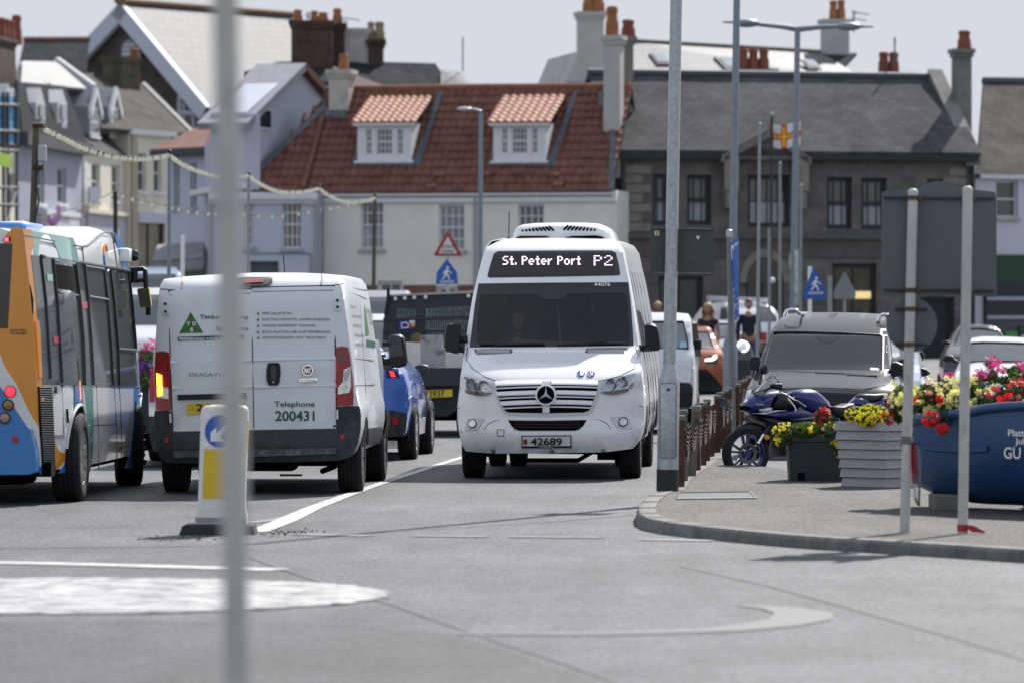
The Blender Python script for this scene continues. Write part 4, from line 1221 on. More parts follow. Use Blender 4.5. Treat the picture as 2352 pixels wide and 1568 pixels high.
# --- the other vehicles
def paint(name,col,**k):return M(name,col,k.pop("rough",.28),coat=.8,**k)
def frontcar(name,label,cat,px,Y,yaw,sil,ws,prof,plan,L,mat,glass=None,lamps=(),dark=(),plates=(),mirrors=(),wh=(.31,.2,.72),group=None,wy=(.8,None),tailred=(),side=None,lampmat=None,roofband=None):
 v=Veh(name,label,cat,px,Y,yaw,prof,plan,L=L,group=group)
 mb=MB();mb.patch([v.f(*p)for p in sil],v.ff,0,0,.1)
 v.shell(mb,v.outline(sil),[(.05,1.01,.004),(.25,1.015,.01),(L*.72,.99,-.02),(L,.93,-.14)])
 v.L=L
 mb.build("body",mat,v.root,40,merge=.002)
 g_=v.panel("windscreen",glass or M("sky lit windscreen",(.10,.12,.125),.05,spec=.9),ws,.008,.01,.1)
 mb=MB();q=[v.f(*p)for p in ws]
 mb.tube([v.ff(*p,.010)for p in q],.018,5,True);mb.build("windscreen_seal",BLACKP,g_,50)
 for pts in lamps:
  lp=v.panel("headlight",lampmat or CLEAR,pts,.014,.03,.08)
 for pts in dark:v.panel("grille",BLACKP,pts,.010,.02,.1)
 for pts in tailred:v.panel("tail_lamp",REDLENS,pts,.014,.03,.08)
 for pts,mt in plates:v.panel("number_plate",mt,pts,.022,.02,None)
 for pts,arm in mirrors:mirror(v,pts,1.15,.12,armpts=arm)
 a=max(v.rx,-v.lx)
 for y in(wy[0],wy[1]or L-.85):
  for x in(-1,1):wheel(v.root,x*(a-wh[1]*.55),y,wh[0],wh[1],x)
 mb=MB();mb.bb((-a+.1,.3,.2),(a-.1,L-.2,.36));mb.build("underbody",UNDER,v.root)
 if side:
  for sgn in(1,-1):
   mb=MB();mb.patch(side,lambda p,q_,o:Vector((sgn*(v.hw(p,q_)+o),p,q_)),.006,.006,.3);mb.build("side_window",DARKGL,v.root,40)
 return v
zc=Z(2850,1000,3600,1069)
GREYCAR=paint("dark grey metallic paint",(.018,.020,.024),var=.05,rough=.22,spec=.3)
sil=PX(zc,[(400,385),(430,367),(560,360),(700,359),(860,363),(960,370),(985,398),(992,470),(1000,560),(1008,690),(1040,760),(1058,830),(1064,920),(1062,1000),(1050,1062),(900,1072),(600,1076),(300,1074),(215,1066),(188,1000),(180,930),(185,850),(210,770),(250,690),(300,560),(345,450),(375,405)])
G=frontcar("parked_car","dark grey people carrier with roof rails parked behind the blue motorbike","car",1888,60.2,7.5,sil,PX(zc,[(347,470),(480,466),(700,472),(958,486),(974,500),(970,690),(952,715),(700,706),(480,698),(302,692),(288,664)]),[(.22,.08),(.33,0),(.60,0),(.76,.06),(.86,.16),(.95,.5),(1.04,.95),(1.06,1.0),(1.53,1.75),(1.57,1.85),(1.70,2.15),(1.78,2.7)],lambda x,z:.34*min(abs(x),1.05)**4*(1 if z<.95 else .5)+.03*x*x,4.5,GREYCAR,glass=MGLASS('pale windscreen glass',(.66,.70,.70),.05),lamps=[PX(zc,[(196,800),(225,790),(215,860),(200,930),(186,930),(186,860)])],dark=[PX(zc,[(330,812),(620,806),(850,818),(950,840),(950,900),(620,905),(330,905)])],mirrors=[(PX(zc,[(205,620),(225,603),(262,600),(272,612),(268,660),(252,684),(215,682),(203,660)]),[(zc(255,670),zc(285,690),.03)]),(PX(zc,[(1014,655),(1022,636),(1050,634),(1085,650),(1092,690),(1084,716),(1030,722),(1014,714)]),[(zc(1000,705),zc(1030,705),.03)])],side=[(1.75,1.08),(3.9,1.10),(3.8,1.52),(2.35,1.55)])
mb=MB()
for pts in([(408,378),(422,348),(450,340),(480,344),(496,362)],[(945,402),(952,376),(975,366),(1000,372)]):
 P=[G.pl(*zc(*p),2.2)for p in pts]
 mb.tube(P+[P[-1]+Vector((.05,1.2,0))],.024,8)
mb.build("roof_rail",CHROME,G.root,50)
mb=MB()
for pts in([(585,703),(760,707)],[(765,712),(940,718)]):mb.tube([G.ff(*G.f(*zc(*p)),.03)for p in pts],.012,6)
mb.build("wiper",BLACKP,G.root)
G.panel("sensor_patch",DARKGL,PX(zc,[(570,474),(735,480),(720,505),(690,525),(660,532),(620,520),(590,500)]),.012,.004,.1)
G.panel("windscreen_label",M("label paper",(.62,.68,.66),.6),PX(zc,[(900,668),(948,672),(946,696),(898,692)]),.012,.003,None)
mb=MB()
for x0,x1 in((340,350),(760,812)):
 mb.tube([G.ff(*G.f(*zc(*p)),.002)for p in((x1,712),(x0-8 if x0<500 else x0,782))],.004,5)
mb.tube([G.ff(*G.f(*zc(*p)),.003)for p in((330,790),(620,783),(850,794),(985,770))],.006,5)
mb.build("bonnet_gap",GAP,G.root)
mb=MB()
for x in(-.42,.42):
 mb.box((x,2.35,1.0),(.45,.14,.62),(R(-8),0,0),.05,2);mb.box((x,2.42,1.40),(.26,.1,.2),None,.05,2)
mb.bb((-.85,1.05,.85),(.85,1.5,1.02),.04);mb.bb((-.85,1.5,.3),(.85,4.2,.35));mb.bb((-.85,4.2,.3),(.85,4.25,1.2))
mb.build("seats",M("car interior",(.06,.06,.062),.8),G.root,40)
zr=Z(2550,1100,3150,1568)
OLDWHITE=paint("old white paint",(.66,.67,.70),dirt=.25,dirtcol=(.4,.38,.35))
right_=[(395,400-4),(520,412),(545,470),(556,560),(562,690),(580,800),(590,900),(584,1000),(584,1100),(580,1250),(575,1350),(560,1390)]
def sym(z_,pts,cx):
 return PX(z_,[(cx,pts[0][1])]+pts+[(cx,pts[-1][1])]+[(2*cx-x,y)for x,y in reversed(pts)])
OV=frontcar("microvan","small old white van with black bumper following close behind the minibus","van",1462,74.0,4.2,sym(zr,right_,20),sym(zr,[(470,490),(490,500),(515,640),(532,770)],20),[(.25,.05),(.35,0),(.68,0),(.74,.05),(.95,.08),(1.15,.18),(1.22,.3),(1.7,.75),(1.78,.95),(1.84,1.4)],lambda x,z:.14*abs(x)**4,3.5,OLDWHITE,glass=SCREEN,lamps=[PX(zr,[(420,1000),(540,990),(556,1010),(552,1110),(420,1116)])],dark=[sym(zr,[(500,1120),(560,1130),(582,1180),(575,1350),(545,1385)],20)],mirrors=[(PX(zr,[(592,690),(602,676),(660,674),(670,690),(668,770),(655,782),(598,784)]),[(zr(560,740),zr(600,740),.03)])],side=[(.75,1.15),(3.3,1.15),(3.3,1.66),(1.05,1.66)])
mb=MB();mb.box((.35,1.4,1.15),(.42,.12,.6),None,.05,2);mb.box((.35,1.43,1.55),(.25,.1,.2),None,.05,2);mb.box((-.3,1.4,1.15),(.42,.12,.6),None,.05,2)
mb.build("seats",M("maroon seat",(.06,.025,.028),.8),OV.root,40)
OV.panel("windscreen_label",M("label pale blue",(.35,.55,.60),.6),PX(zr,[(440,700),(512,694),(516,752),(446,760)]),.014,.003,None)
COPPER=paint("copper paint",(.36,.10,.045),metal=.3)
LIT=M("daytime lamp",(1,.95,.9),.3,emit=1.2,ecol=(1,.97,.92))
OC=frontcar("crossover_car","copper coloured car with lit daytime lamp half hidden behind small white van","car",1572,98,3.5,sym(zr,[(720,542),(760,560),(800,640),(850,740),(905,850),(925,960),(925,1100),(900,1215)],470),sym(zr,[(740,595),(760,640),(805,765)],470),[(.25,.05),(.4,0),(.7,0),(.82,.1),(.92,.35),(1.02,.9),(1.45,1.7),(1.54,2.2)],lambda x,z:.28*abs(x)**4,4.2,COPPER,lamps=[PX(zr,[(705,880),(790,840),(832,830),(836,925),(720,930)])],lampmat=DARKGL,dark=[sym(zr,[(720,980),(820,1080),(890,1160),(890,1215)],470)])
OC.panel("running_light",LIT,PX(zr,[(706,876),(780,862),(795,838),(830,830),(830,868),(790,892),(708,898)]),.03,.02,.05)
SILV=paint("silver paint",(.42,.43,.45),metal=.5)
DKSIL=paint("black car paint",(.03,.032,.036),metal=.2)
SV=frontcar("hatchback_car","small black car with pale roof and round lit headlamp beyond the copper car","car",1636,107,2.5,sym(zr,[(900,474),(1010,480),(1040,520),(1090,600),(1130,690),(1180,740),(1205,830),(1205,950),(1180,1080)],800),sym(zr,[(990,510),(1020,560),(1055,655)],800),[(.25,.05),(.4,0),(.65,0),(.8,.1),(.92,.4),(1.0,.9),(1.3,1.5),(1.4,1.9)],lambda x,z:.25*abs(x)**4,3.9,DKSIL)
SV.panel("bonnet",SILV,sym(zr,[(1020,662),(1060,690),(1080,740),(1040,760)],800),.012,.02,.1)
SV.panel("roof",SILV,sym(zr,[(900,476),(1005,482),(1030,515),(980,506)],800),.012,.02,.1)
hl=SV.disc("headlight",CLEAR,*zr(1105,745),13,off=.05)
mb=MB();a=SV.f(*zr(1105,745));mb.tube([SV.ff(a[0]+.11*math.cos(t),a[1]+.11*math.sin(t),.07)for t in[R(-100+25*i)for i in range(12)]],.017,6);mb.build("running_light",LIT,hl)
WCAR=paint("white car paint",(.70,.71,.73))
zx=Z(2550,600,3550,2240)
FW=frontcar("estate_car","white car with silver roof rack parked before the dark stone building","car",1722,122,-9,PX(zr,[(1060,268),(1250,285),(1380,320),(1440,370),(1480,430),(1490,560),(1480,700),(1100,700),(860,690),(850,560),(880,400),(930,290)]),PX(zr,[(1252,330),(1380,345),(1440,430),(1450,480),(1258,486)]),[(.3,.0),(.9,.0),(1.0,.1),(1.4,.5),(1.65,.9)],lambda x,z:.12*abs(x)**4,4.4,WCAR,tailred=[PX(zr,[(1262,592),(1350,600),(1350,690),(1265,690)])])
FW.panel("side_glass",DARKGL,PX(zr,[(870,340),(935,335),(940,460),(856,465)]),.02,.02,.1)
mb=MB()
for y in(.9,1.7,2.5):
 z_=1.76+.35
for k in range(3):
 P=[FW.pl(*zr(*p),.9+k*.6)for p in((725,232+k*12),(1000,240+k*11),(1365,255+k*12))]
 mb.tube(P,.035,6)
for x in(760,1000,1250,1350):
 mb.tube([FW.pl(*zr(x,240),.9),FW.pl(*zr(x,300),.9)],.025,6)
mb.build("roof_rack",M("rack aluminium",(.6,.6,.6),.35,metal=.8),FW.root)
zq=Z(3500,1000,4096,2077)
WR=frontcar("saloon_car","white car with sky-bright windscreen facing us behind the flower boat","car",2330,76,4,PX(zq,[(1360,1230),(1500,1208),(1900,1215),(2200,1235),(2270,1290),(2330,1450),(2380,1620),(2440,1680),(2460,1900),(2440,2120),(1800,2140),(1300,2140),(1150,2100),(1110,1900),(1120,1720),(1170,1620),(1250,1440),(1310,1290)]),PX(zq,[(1340,1295),(1500,1286),(2000,1296),(2240,1310),(2300,1450),(2340,1560),(1800,1552),(1300,1560),(1290,1500)]),[(.25,.05),(.4,0),(.62,0),(.75,.08),(.84,.3),(.95,.85),(1.0,.95),(1.38,1.7),(1.46,2.2)],lambda x,z:.28*abs(x)**4,4.3,WCAR,mirrors=[(PX(zq,[(955,1478),(1000,1460),(1080,1464),(1110,1490),(1090,1550),(980,1560),(950,1530)]),[(zq(1085,1530),zq(1150,1560),.03)])])
DK=paint("charcoal paint",(.035,.037,.045),metal=.3)
DS=frontcar("suv_car","charcoal car facing us just behind the white saloon at right","car",2252,88,3,PX(zq,[(1190,1060),(1320,1042),(1480,1045),(1640,1060),(1730,1100),(1800,1230),(1880,1400),(1950,1480),(1980,1700),(1960,1900),(1400,1920),(1000,1900),(960,1700),(980,1480),(1040,1330),(1120,1150)]),PX(zq,[(1200,1100),(1480,1095),(1720,1125),(1790,1230),(1830,1330),(1480,1320),(1110,1330),(1140,1220)]),[(.25,.05),(.4,0),(.8,0),(.95,.1),(1.05,.4),(1.15,.9),(1.55,1.6),(1.64,2.1)],lambda x,z:.25*abs(x)**4,4.3,DK,mirrors=[(PX(zq,[(930,1290),(950,1268),(1020,1264),(1042,1280),(1030,1312),(960,1318),(934,1308)]),[(zq(1020,1300),zq(1070,1310),.03)])])
DSIL2=SILV
for lab,px,Y,col,mz,nm in(("white and blue car almost hidden behind the grey people carrier, door mirror showing",2010,66.5,paint("pale blue car paint",(.30,.36,.50)),[(738,1520+120),(770,1490+150),(850,1660),(880,1680),(830,1720),(770,1740)],"hatchback_car"),):
 s_=[(px-92,800),(px-70,772),(px,768),(px+70,772),(px+90,800),(px+102,850),(px+108,900),(px+104,960),(px-104,960),(px-108,900),(px-102,850)]
 hc=frontcar(nm,lab,"car",px,Y,7,s_,[(px-70,780),(px+70,780),(px+86,835),(px-86,835)],[(.3,.0),(.7,0),(.9,.2),(1.05,.9),(1.4,1.6),(1.46,2.)],lambda x,z:.28*abs(x)**4,4.2,col,mirrors=[([(2108,852),(2116,843),(2128,846),(2138,856),(2130,862),(2112,866)],[((2095,866),(2112,862),.03)])])
hd=frontcar("hatchback_car","black car hidden behind the grey people carrier, only a mirror showing beside the round sign","car",2012,72,7,[(1918,800),(1938,762),(2010,757),(2080,762),(2098,800),(2104,850),(2108,930),(1912,930),(1912,850)],[(1940,770),(2080,770),(2092,820),(1925,820)],[(.3,.0),(.7,0),(.9,.2),(1.05,.9),(1.45,1.6),(1.52,2.)],lambda x,z:.28*abs(x)**4,4.2,DK,mirrors=[([(2098,816),(2104,806),(2118,806),(2124,816),(2120,828),(2102,832)],[((2085,830),(2104,824),.03)])])
zp=Z(1480,1100,1900,878)
CBLUE=paint("bright blue paint",(.012,.10,.42),metal=.15)
BC=Veh("crossover_car","bright blue crossover car seen from behind between the white van and the pickup","car",776,59.6,3.4,[(.25,.06),(.35,0),(.6,0),(.7,.04),(.95,.06),(1.05,.14),(1.12,.2),(1.45,.5),(1.53,.75)],lambda x,z:.22*abs(x)**5,L=4.1)
def zpp(l):return PX(zp,l)
s_=[zp(40,640),zp(110,650),zp(150,700),zp(215,770),zp(255,800),zp(285,840),zp(318,960),zp(325,1080),zp(310,1180),zp(300,1300),zp(280,1345),zp(150,1350)]
cx_=774
s_=[(cx_,s_[0][1])]+s_+[(cx_,s_[-1][1])]+[(2*cx_-x,y)for x,y in reversed(s_)]
mb=MB();mb.patch([BC.f(*p)for p in s_],BC.ff,0,0,.08)
BC.shell(mb,BC.outline(s_),[(.06,1.012,.004),(.3,1.03,.01),(2.6,1.02,.0),(4.1,.92,-.25)]);BC.L=4.1
mb.build("body",CBLUE,BC.root,40,merge=.002)
BC.panel("rear_bumper",GREYP,[(cx_+4,zp(0,1120)[1])]+zpp([(190,1128),(300,1150),(312,1185),(298,1300),(278,1344),(150,1350)])+[(cx_+4,zp(0,1350)[1])],.012,.03,.1)
BC.panel("reflector",REDLENS,zpp([(186,1186),(238,1190),(240,1250),(188,1252)]),.03,.02,None)
tl=BC.panel("tail_lamp",BLACKP,zpp([(130,782),(180,786),(225,800),(252,850),(140,850)]),.014,.03,.1)
BC.panel("lit_lens",M("lit red",(.8,.02,.03),.3,emit=1.3,ecol=(1,.02,.04)),zpp([(164,798),(196,802),(214,846),(180,848)]),.03,.02,.1,parent=tl)
BC.panel("rear_window",DARKGL,[(cx_-110,zp(0,660)[1]),(cx_+110,zp(0,660)[1]),zp(190,780),(2*cx_-zp(190,780)[0],zp(0,780)[1])],.01,.02,.1)
for y in(.75,3.3):
 mb=MB();n_=14
 pts=[(y+.42*math.cos(math.pi*i/n_),.34+.42*math.sin(math.pi*i/n_))for i in range(n_+1)]
 mb.patch([(pts[0][0],.26)]+pts[1:-1]+[(pts[-1][0],.26)],BC.fs,.008,.02,.15);mb.build("arch_cladding",GREYP,BC.root)
 for x in(-.80,.80):wheel(BC.root,x,y,.345,.22,1 if x>0 else-1,spokes=5)
mb=MB();mb.patch([(1.2,.28),(2.85,.28),(2.85,.48),(1.2,.48)],BC.fs,.01,.02,.3);mb.build("sill_trim",M("silver trim",(.5,.5,.5),.35,metal=.6),BC.root)
mb=MB();mb.patch([(.7,1.02),(3.0,1.0),(2.2,1.40),(.9,1.40)],BC.fs,.008,.01,.3);mb.build("side_window",DARKGL,BC.root,40)
for y in(1.0,2.0):
 mb=MB();mb.tube([BC.fs(y,.93,.0),BC.fs(y+.02,.93,.03),BC.fs(y+.16,.92,.03),BC.fs(y+.18,.92,.0)],.014,6);mb.build("door_handle",CBLUE,BC.root,40)
mb=MB();mb.bb((-.7,.3,.24),(.7,3.8,.36));mb.build("underbody",UNDER,BC.root)
mirror(BC,zpp([(366,790),(372,762),(400,748),(440,744),(480,752),(494,772),(488,806),(462,832),(400,842),(372,822)]),2.75,.14,armpts=[(zp(345,820),zp(385,830),.03)],glass=zpp([(374,782),(382,764),(430,754),(476,764),(474,800),(430,826),(380,815)]))
PK=Veh("pickup_truck","dark flatbed pickup truck carrying white boards and marbled sheet, seen from behind","truck",1012,72.0,1.5,[(0,0),(3,0)],lambda x,z:0,L=5.)
DKT=M("pickup charcoal",(.022,.025,.030),.5,var=.15,dirt=.25,dirtcol=(.07,.065,.06),dscale=4)
def pk(name,mat,pts,y,d,parent=None,z_=zp):
 mb=MB();mb.prism([PK.pl(*z_(*p),y)for p in pts],(0,d,0));return mb.build(name,mat,parent or PK.root,30)
hb=pk("headboard",DKT,[(105,520),(120,330),(135,240),(145,170),(190,178),(880,150),(980,150),(1000,600),(105,600)],1.9,.06)
pk("load_ladder_bar",M("pinkish timber",(.42,.36,.36),.7),[(165,166),(880,128),(880,152),(170,180)],1.85,.1,hb)
pk("frame_post",BLACKP,[(140,115),(162,112),(168,200),(130,330),(118,330),(138,200)],1.82,.08,hb)
MESHG=MBRICK("wire guard glimpse",(.26,.35,.33),(.12,.17,.16),(.012,.013,.015),.034,.03,rough=.3,ms=.008,var=.5,vscale=3,bump=0,off=0)
pk("mesh_window",MESHG,[(222,282),(384,284),(384,358),(222,360)],1.885,.01,hb)
pk("mesh_window",MESHG,[(460,276),(840,262),(900,262),(900,500),(470,500)],1.885,.01,hb)
pk("guard_bar",DKT,[(110,360),(900,346),(900,366),(110,380)],1.86,.02,hb)
pk("guard_bar",DKT,[(105,470),(900,455),(900,470),(105,486)],1.86,.02,hb)
for x,y in((212,200),(291,195),(370,191),(465,187),(823,176)):
 c_=PK.pl(*zp(x,y),1.86);mb=MB();mb.ball(c_,.033,10,6);mb.build("marker_lamp",M("bead white",(.75,.77,.8),.25),hb,60)
stk=pk("sticker",M("sticker blue",(.02,.06,.25),.4),[(238,384),(378,376),(380,452),(240,460)],1.875,.01,hb)
pk("sticker_panel",M("sticker white",(.7,.7,.72),.5),[(330,380),(376,378),(376,400),(330,404)],1.865,.01,stk)
pk("sticker_panel",M("sticker yellow",(.75,.5,.03),.5),[(346,404),(376,402),(376,428),(346,430)],1.865,.01,stk)
pk("sticker_panel",M("sticker red",(.50,.06,.09),.5),[(330,404),(346,404),(346,452),(330,452)],1.865,.01,stk)
mb=MB();P=[PK.pl(*zp(*p),1.86)for p in((262,404),(300,396),(322,412),(318,440),(266,446))];mb.tube(P,.011,5,True);mb.build("sticker_outline",WHITEINK,stk)
pk("tailboard",DKT,[(340,790),(700,772),(1000,770),(1000,920),(380,925)],.0,.06)
pk("bed_floor",DKT,[(340,775),(1000,770),(1000,800),(340,800)],.02,1.9)
pk("rear_panel",M("pickup lower",(.012,.013,.015),.6,var=.3),[(390,925),(1000,920),(1000,1100),(720,1130),(650,1180),(560,1180),(490,1150),(440,1120)],.08,.2)
pp=pk("number_plate",PLATEY,[(440,960),(688,952),(690,1014),(442,1026)],-.03,.02)
a,b=PK.pl(*zp(468,1018),-.035),PK.pl(*zp(622,1010),-.035)
text("12937",INK,pp,lambda u,v,o:a+Vector((u,-o,v+(b.z-a.z)*u/(b.x-a.x))),b.x-a.x,(1018-965)*.4784*.5742/156,bold=.01)
for x in(-.72,.72):
 wheel(PK.root,x,.9,.36,.24,1 if x>0 else-1);wheel(PK.root,x,3.6,.36,.24,1 if x>0 else-1)
mb=MB();mb.bb((-.8,.3,.42),(.8,4.6,.62));mb.lathe([(-.3,.02),(-.3,.3),(.3,.3),(.3,.02)],(0,.75,.52),'x',18);mb.build("chassis",UNDER,PK.root)
mb=MB();mb.loft([[(x,y,z)for x,z in((-.92,.5),(.92,.5),(.92,1.1),(.8,zt),(-.8,zt),(-.92,1.1))]for y,zt in((2.0,1.9),(3.2,1.9),(3.8,1.3),(4.8,1.1))],True);mb.build("cab",DKT,PK.root,30)
def load(name,label,cat,mat,pts,y,d):
 mb=MB();mb.prism([PK.M@PK.pl(*zp(*p),y)for p in pts],(0,d,0))
 return tag(mb.build(name,mat,None,30),label,cat)
BOARD=M("white board",(.66,.65,.62),.6,stretch=(1,1,60),var=.10,vscale=1)
load("board_stack","stack of white boards at left on the dark pickup","boards",BOARD,[(300,560),(420,566),(424,665),(424,775),(300,785)],.9,.5)
load("board_stack","white boards at right on the pickup behind minibus mirror","boards",BOARD,[(600,640),(780,655),(775,765),(630,772)],.9,.5)
load("marbled_sheet","upright black and white marbled sheet on the pickup bed","sheet",M("marbled sheet",(.42,.42,.41),.6,dirt=.95,dirtcol=(.03,.035,.045),dscale=5.5),[(416,510),(430,502),(610,498),(634,640),(632,772),(425,776)],.6,.05)
load("sacking","brown sack lying over the boards on the pickup","sack",M("brown sacking",(.12,.085,.05),.9,var=.4),[(340,540),(350,490),(400,480),(436,498),(430,560),(360,568)],1.2,.4)
s_=[(342,880),(350,850),(356,790),(370,740),(420,732),(480,740),(500,800),(508,880),(508,960),(500,1030),(352,1036),(344,1000)]
SH=Veh("hatchback_car","silver hatchback mostly hidden between the bus and white van","car",425,56.5,2.5,[(.25,.05),(.4,0),(.7,0),(.95,.08),(1.4,.5),(1.5,.8)],lambda x,z:.2*abs(x)**4,L=4.)
mb=MB();mb.patch([SH.f(*p)for p in s_],SH.ff,0,0,.1);SH.shell(mb,SH.outline(s_),[(.05,1.01,.004),(3.5,1,0),(4,.93,-.2)]);SH.L=4.
mb.build("body",SILV,SH.root,40,merge=.002)
SH.panel("tail_lamp",REDLENS,[(343,880),(352,840),(362,838),(360,920),(344,922)],.014,.02,.08)
SH.panel("bumper",GREYP,[(342,955),(508,955),(508,985),(500,1030),(352,1036),(343,1000)],.014,.02,.1)
for x in(-.68,.68):
 for y in(.7,3.2):wheel(SH.root,x,y,.31,.2,1 if x>0 else-1)
mb=MB();mb.bb((-.7,.3,.2),(.7,3.7,.4));mb.build("underbody",UNDER,SH.root)
def plaincar(name,label,px,Y,roofy,hw_,mat,yaw=0):
 s=FPX/Y;a=hw_*s;z0=gz(Y)
 by=HORY+(CAMH-z0-.28)*s
 H=by-roofy
 pts=[(.62,0),(.74,.06),(.84,.3),(.95,.42),(1.,.55),(1.,.85),(.94,1.)]
 sl_=[(px+a*u,roofy+H*v_)for u,v_ in pts];sl_+=[(2*px-x,y)for x,y in reversed(sl_)]
 w_=[(px-a*.6,roofy+H*.08),(px+a*.6,roofy+H*.08),(px+a*.74,roofy+H*.4),(px-a*.74,roofy+H*.4)]
 h=H/s
 lam=[[(px+k*a*.62,roofy+H*.56),(px+k*a*.92,roofy+H*.54),(px+k*a*.94,roofy+H*.66),(px+k*a*.64,roofy+H*.67)]for k in(-1,1)]
 return frontcar(name,label,"car",px,Y,yaw,sl_,w_,[(.3,.0),(.28+h*.35,0),(.28+h*.48,.2),(.28+h*.58,.9),(.28+h*.92,1.6),(.28+h,2.)],lambda x,z:.25*abs(x)**4,4.2,mat,lamps=lam,dark=[[(px-a*.5,roofy+H*.68),(px+a*.5,roofy+H*.68),(px+a*.45,roofy+H*.85),(px-a*.45,roofy+H*.85)]])
plaincar("parked_car","pale blue car parked before the striped awning of the shops",352,118,614,.88,paint("light blue paint",(.34,.42,.52)),-3)
plaincar("parked_car","grey car between the van mirror and the pickup",872,95,668,.86,SILV,2)
plaincar("parked_car","white car glimpsed between van and pickup",868,84,722,.6,WCAR,2)
plaincar("parked_car","white car parked between the bus mirror and the van",352,96,662,.85,WCAR,0)
# --- street furniture
CREAMP=M("weathered cream paint",(.50,.49,.45),.55,var=.10,vscale=5,dirt=.45,dirtcol=(.22,.20,.17),dscale=4)
POSTW=M("weathered pale post",(.52,.505,.47),.55,var=.12,vscale=7,dirt=.6,dirtcol=(.13,.12,.105),dscale=6,stretch=(1,1,.5))
SIGNBK=M("sign back grey green",(.105,.120,.124),.55,var=.10,vscale=3,dirt=.15,dirtcol=(.12,.11,.08),dscale=5)
SIGNGR=M("sign back green",(.055,.070,.064),.5,var=.15,vscale=4,dirt=.2,dirtcol=(.03,.03,.03),dscale=6)
CHAN=M("sign channel",(.16,.16,.16),.4,metal=.6,var=.3)
SIGNBLUE=M("road sign blue",(.014,.10,.42),.4)
SIGNRED=M("road sign red",(.36,.022,.03),.45)
RUST=M("rusty iron",(.085,.045,.030),.8,metal=.2,var=.45,vscale=9,dirt=.6,dirtcol=(.11,.045,.022),dscale=7,bump=.4,bscale=30)
GREYWOOD=M("grey timber post",(.13,.115,.10),.85,var=.35,vscale=6,stretch=(3,3,.4),bump=.4)
CAPM=M("post cap",(.16,.155,.14),.7,var=.3)
def leanpole(mb,p0,p1,r0,r1=None,n=20):
 mb.cyl(p0,p1,r0,r1,n)
a,b=at(559,737+936.3*1.7,12),at(516.5,-60,12)
fp=thing("signpost","pale blurred post standing close to the camera left of centre","post",(a.x,a.y,0))
mb=MB();leanpole(mb,Vector((0,0,0)),b-a,.0325);mb.build("post",CREAMP,fp,50)
mb=MB();mb.lathe([(0,.12),(.02,.12),(.05,.05)],(0,0,.0),cap=True,n=20);mb.build("base_collar",STEEL,fp,50)
base=gpp(1533,1127)
Yp=base.y
lp=thing("lamp_post","galvanised lamp post with thick base on the kerb corner right of the minibus","lamp post",base)
def L_(px,py):return at(px,py,Yp)-base
rt=L_(1553,0);up_=(rt-L_(1537,836));top_=rt+up_*1.1
mb=MB();mb.cyl(L_(1533,1127),L_(1533.5,1077),.103,.103,24);mb.build("base_band",M("black base paint",(.014,.014,.015),.55,var=.3),lp,50)
mb=MB();mb.tube([L_(1533.5,1077),L_(1536,884),L_(1536.6,872),L_(1537.4,838)],[.100,.100,.094,.060],24);
mb.build("base_tube",STEEL,lp,40)
mb=MB();mb.cyl(L_(1537.4,838),top_,.060,.050,24);mb.build("shaft",STEEL,lp,60)
mb=MB();c_=L_(1534.5,965);mb.box(c_+Vector((-.003,-.096,0)),(.155,.02,.70),None,.02,2);dr_=mb.build("access_door",STEEL,lp,40)
mb=MB();mb.lathe([(-.115,.001),(-.112,.014),(-.10,.016)],c_+Vector((0,0,.29)),'y',12);mb.build("lock",DARKMET,dr_)
sg=thing("traffic_sign","dark green back of a square sign with number 7 sticker fixed to the lamp post","sign",at(1567,632,Yp+.07))
o_=Vector(sg.location)
def S_(px,py,dy=0):return at(px,py,Yp+.08+dy)-o_
mb=MB()
P=[(1497,520),(1637,523),(1641,528),(1640,628),(1634,632),(1499,629),(1494,624),(1495,524)]
mb.prism([S_(*p)for p in P],(0,.012,0));mb.build("plate",SIGNGR,sg,30)
for y in(524.5,627):
 mb=MB();mb.prism([S_(1500,y-2.6,-.02),S_(1634,y-.4,-.02),S_(1634,y+3,-.02),S_(1500,y+1,-.02)],(0,.022,0));mb.build("channel",CHAN,sg)
 mb=MB();c_=at(1543.5,y,Yp)-o_;mb.lathe([(-.014,.0),(-.014,.062),(.014,.062),(.014,.0)],c_,'z',20);mb.build("clamp",STEEL,sg,40)
st=MB();st.prism([S_(*p,-.006)for p in((1503.5,530),(1514.5,530),(1514.5,542),(1503.5,542))],(0,.005,0));stk=st.build("number_sticker",M("sticker orange",(.75,.45,.02),.5),sg)
mb=MB();mb.prism([S_(*p,-.009)for p in((1504,530.8),(1511.5,530.8),(1511.5,540.5),(1504,540.5))],(0,.004,0));mb.build("sticker_white",WHITEINK,stk)
p0=S_(1505.3,539.6,-.010);text("7",INK,stk,lambda u,v,o:p0+Vector((u,-o,v)),None,7.6/(FPX/Yp),bold=.03)
for x,y in((1507,547),(1626,546),(1587,602)):
 mb=MB();mb.ball(S_(x,y,-.004),.008,8,6);mb.build("bolt",CHAN,sg)
mb=MB();mb.prism([S_(*p,-.004)for p in((1600,541),(1604,543),(1607,542),(1606,548),(1603,551),(1600,547))],(0,.003,0));mb.build("torn_sticker",WHITEINK,sg)
def simple_pole(name,label,cat,px0,py0,Y,px1,py1,r0,r1,mat,group=None,basez=None):
 p1=at(px1,py1,Y);z0=gz(Y)if basez is None else basez
 s=FPX/Y;pyb=HORY+(CAMH-z0)*s
 px_=px0+(px0-px1)*(pyb-py0)/max(1,py0-py1)
 p0=at(px_,pyb,Y)
 t=thing(name,label,cat,p0,0,group)
 mb=MB();mb.cyl((0,0,0),p1-p0,r0,r1,16);mb.build("shaft",mat,t,60)
 return t,p0
POLEBLUE=M("blue grey steel",(.22,.25,.29),.45,metal=.5,var=.12,vscale=10)
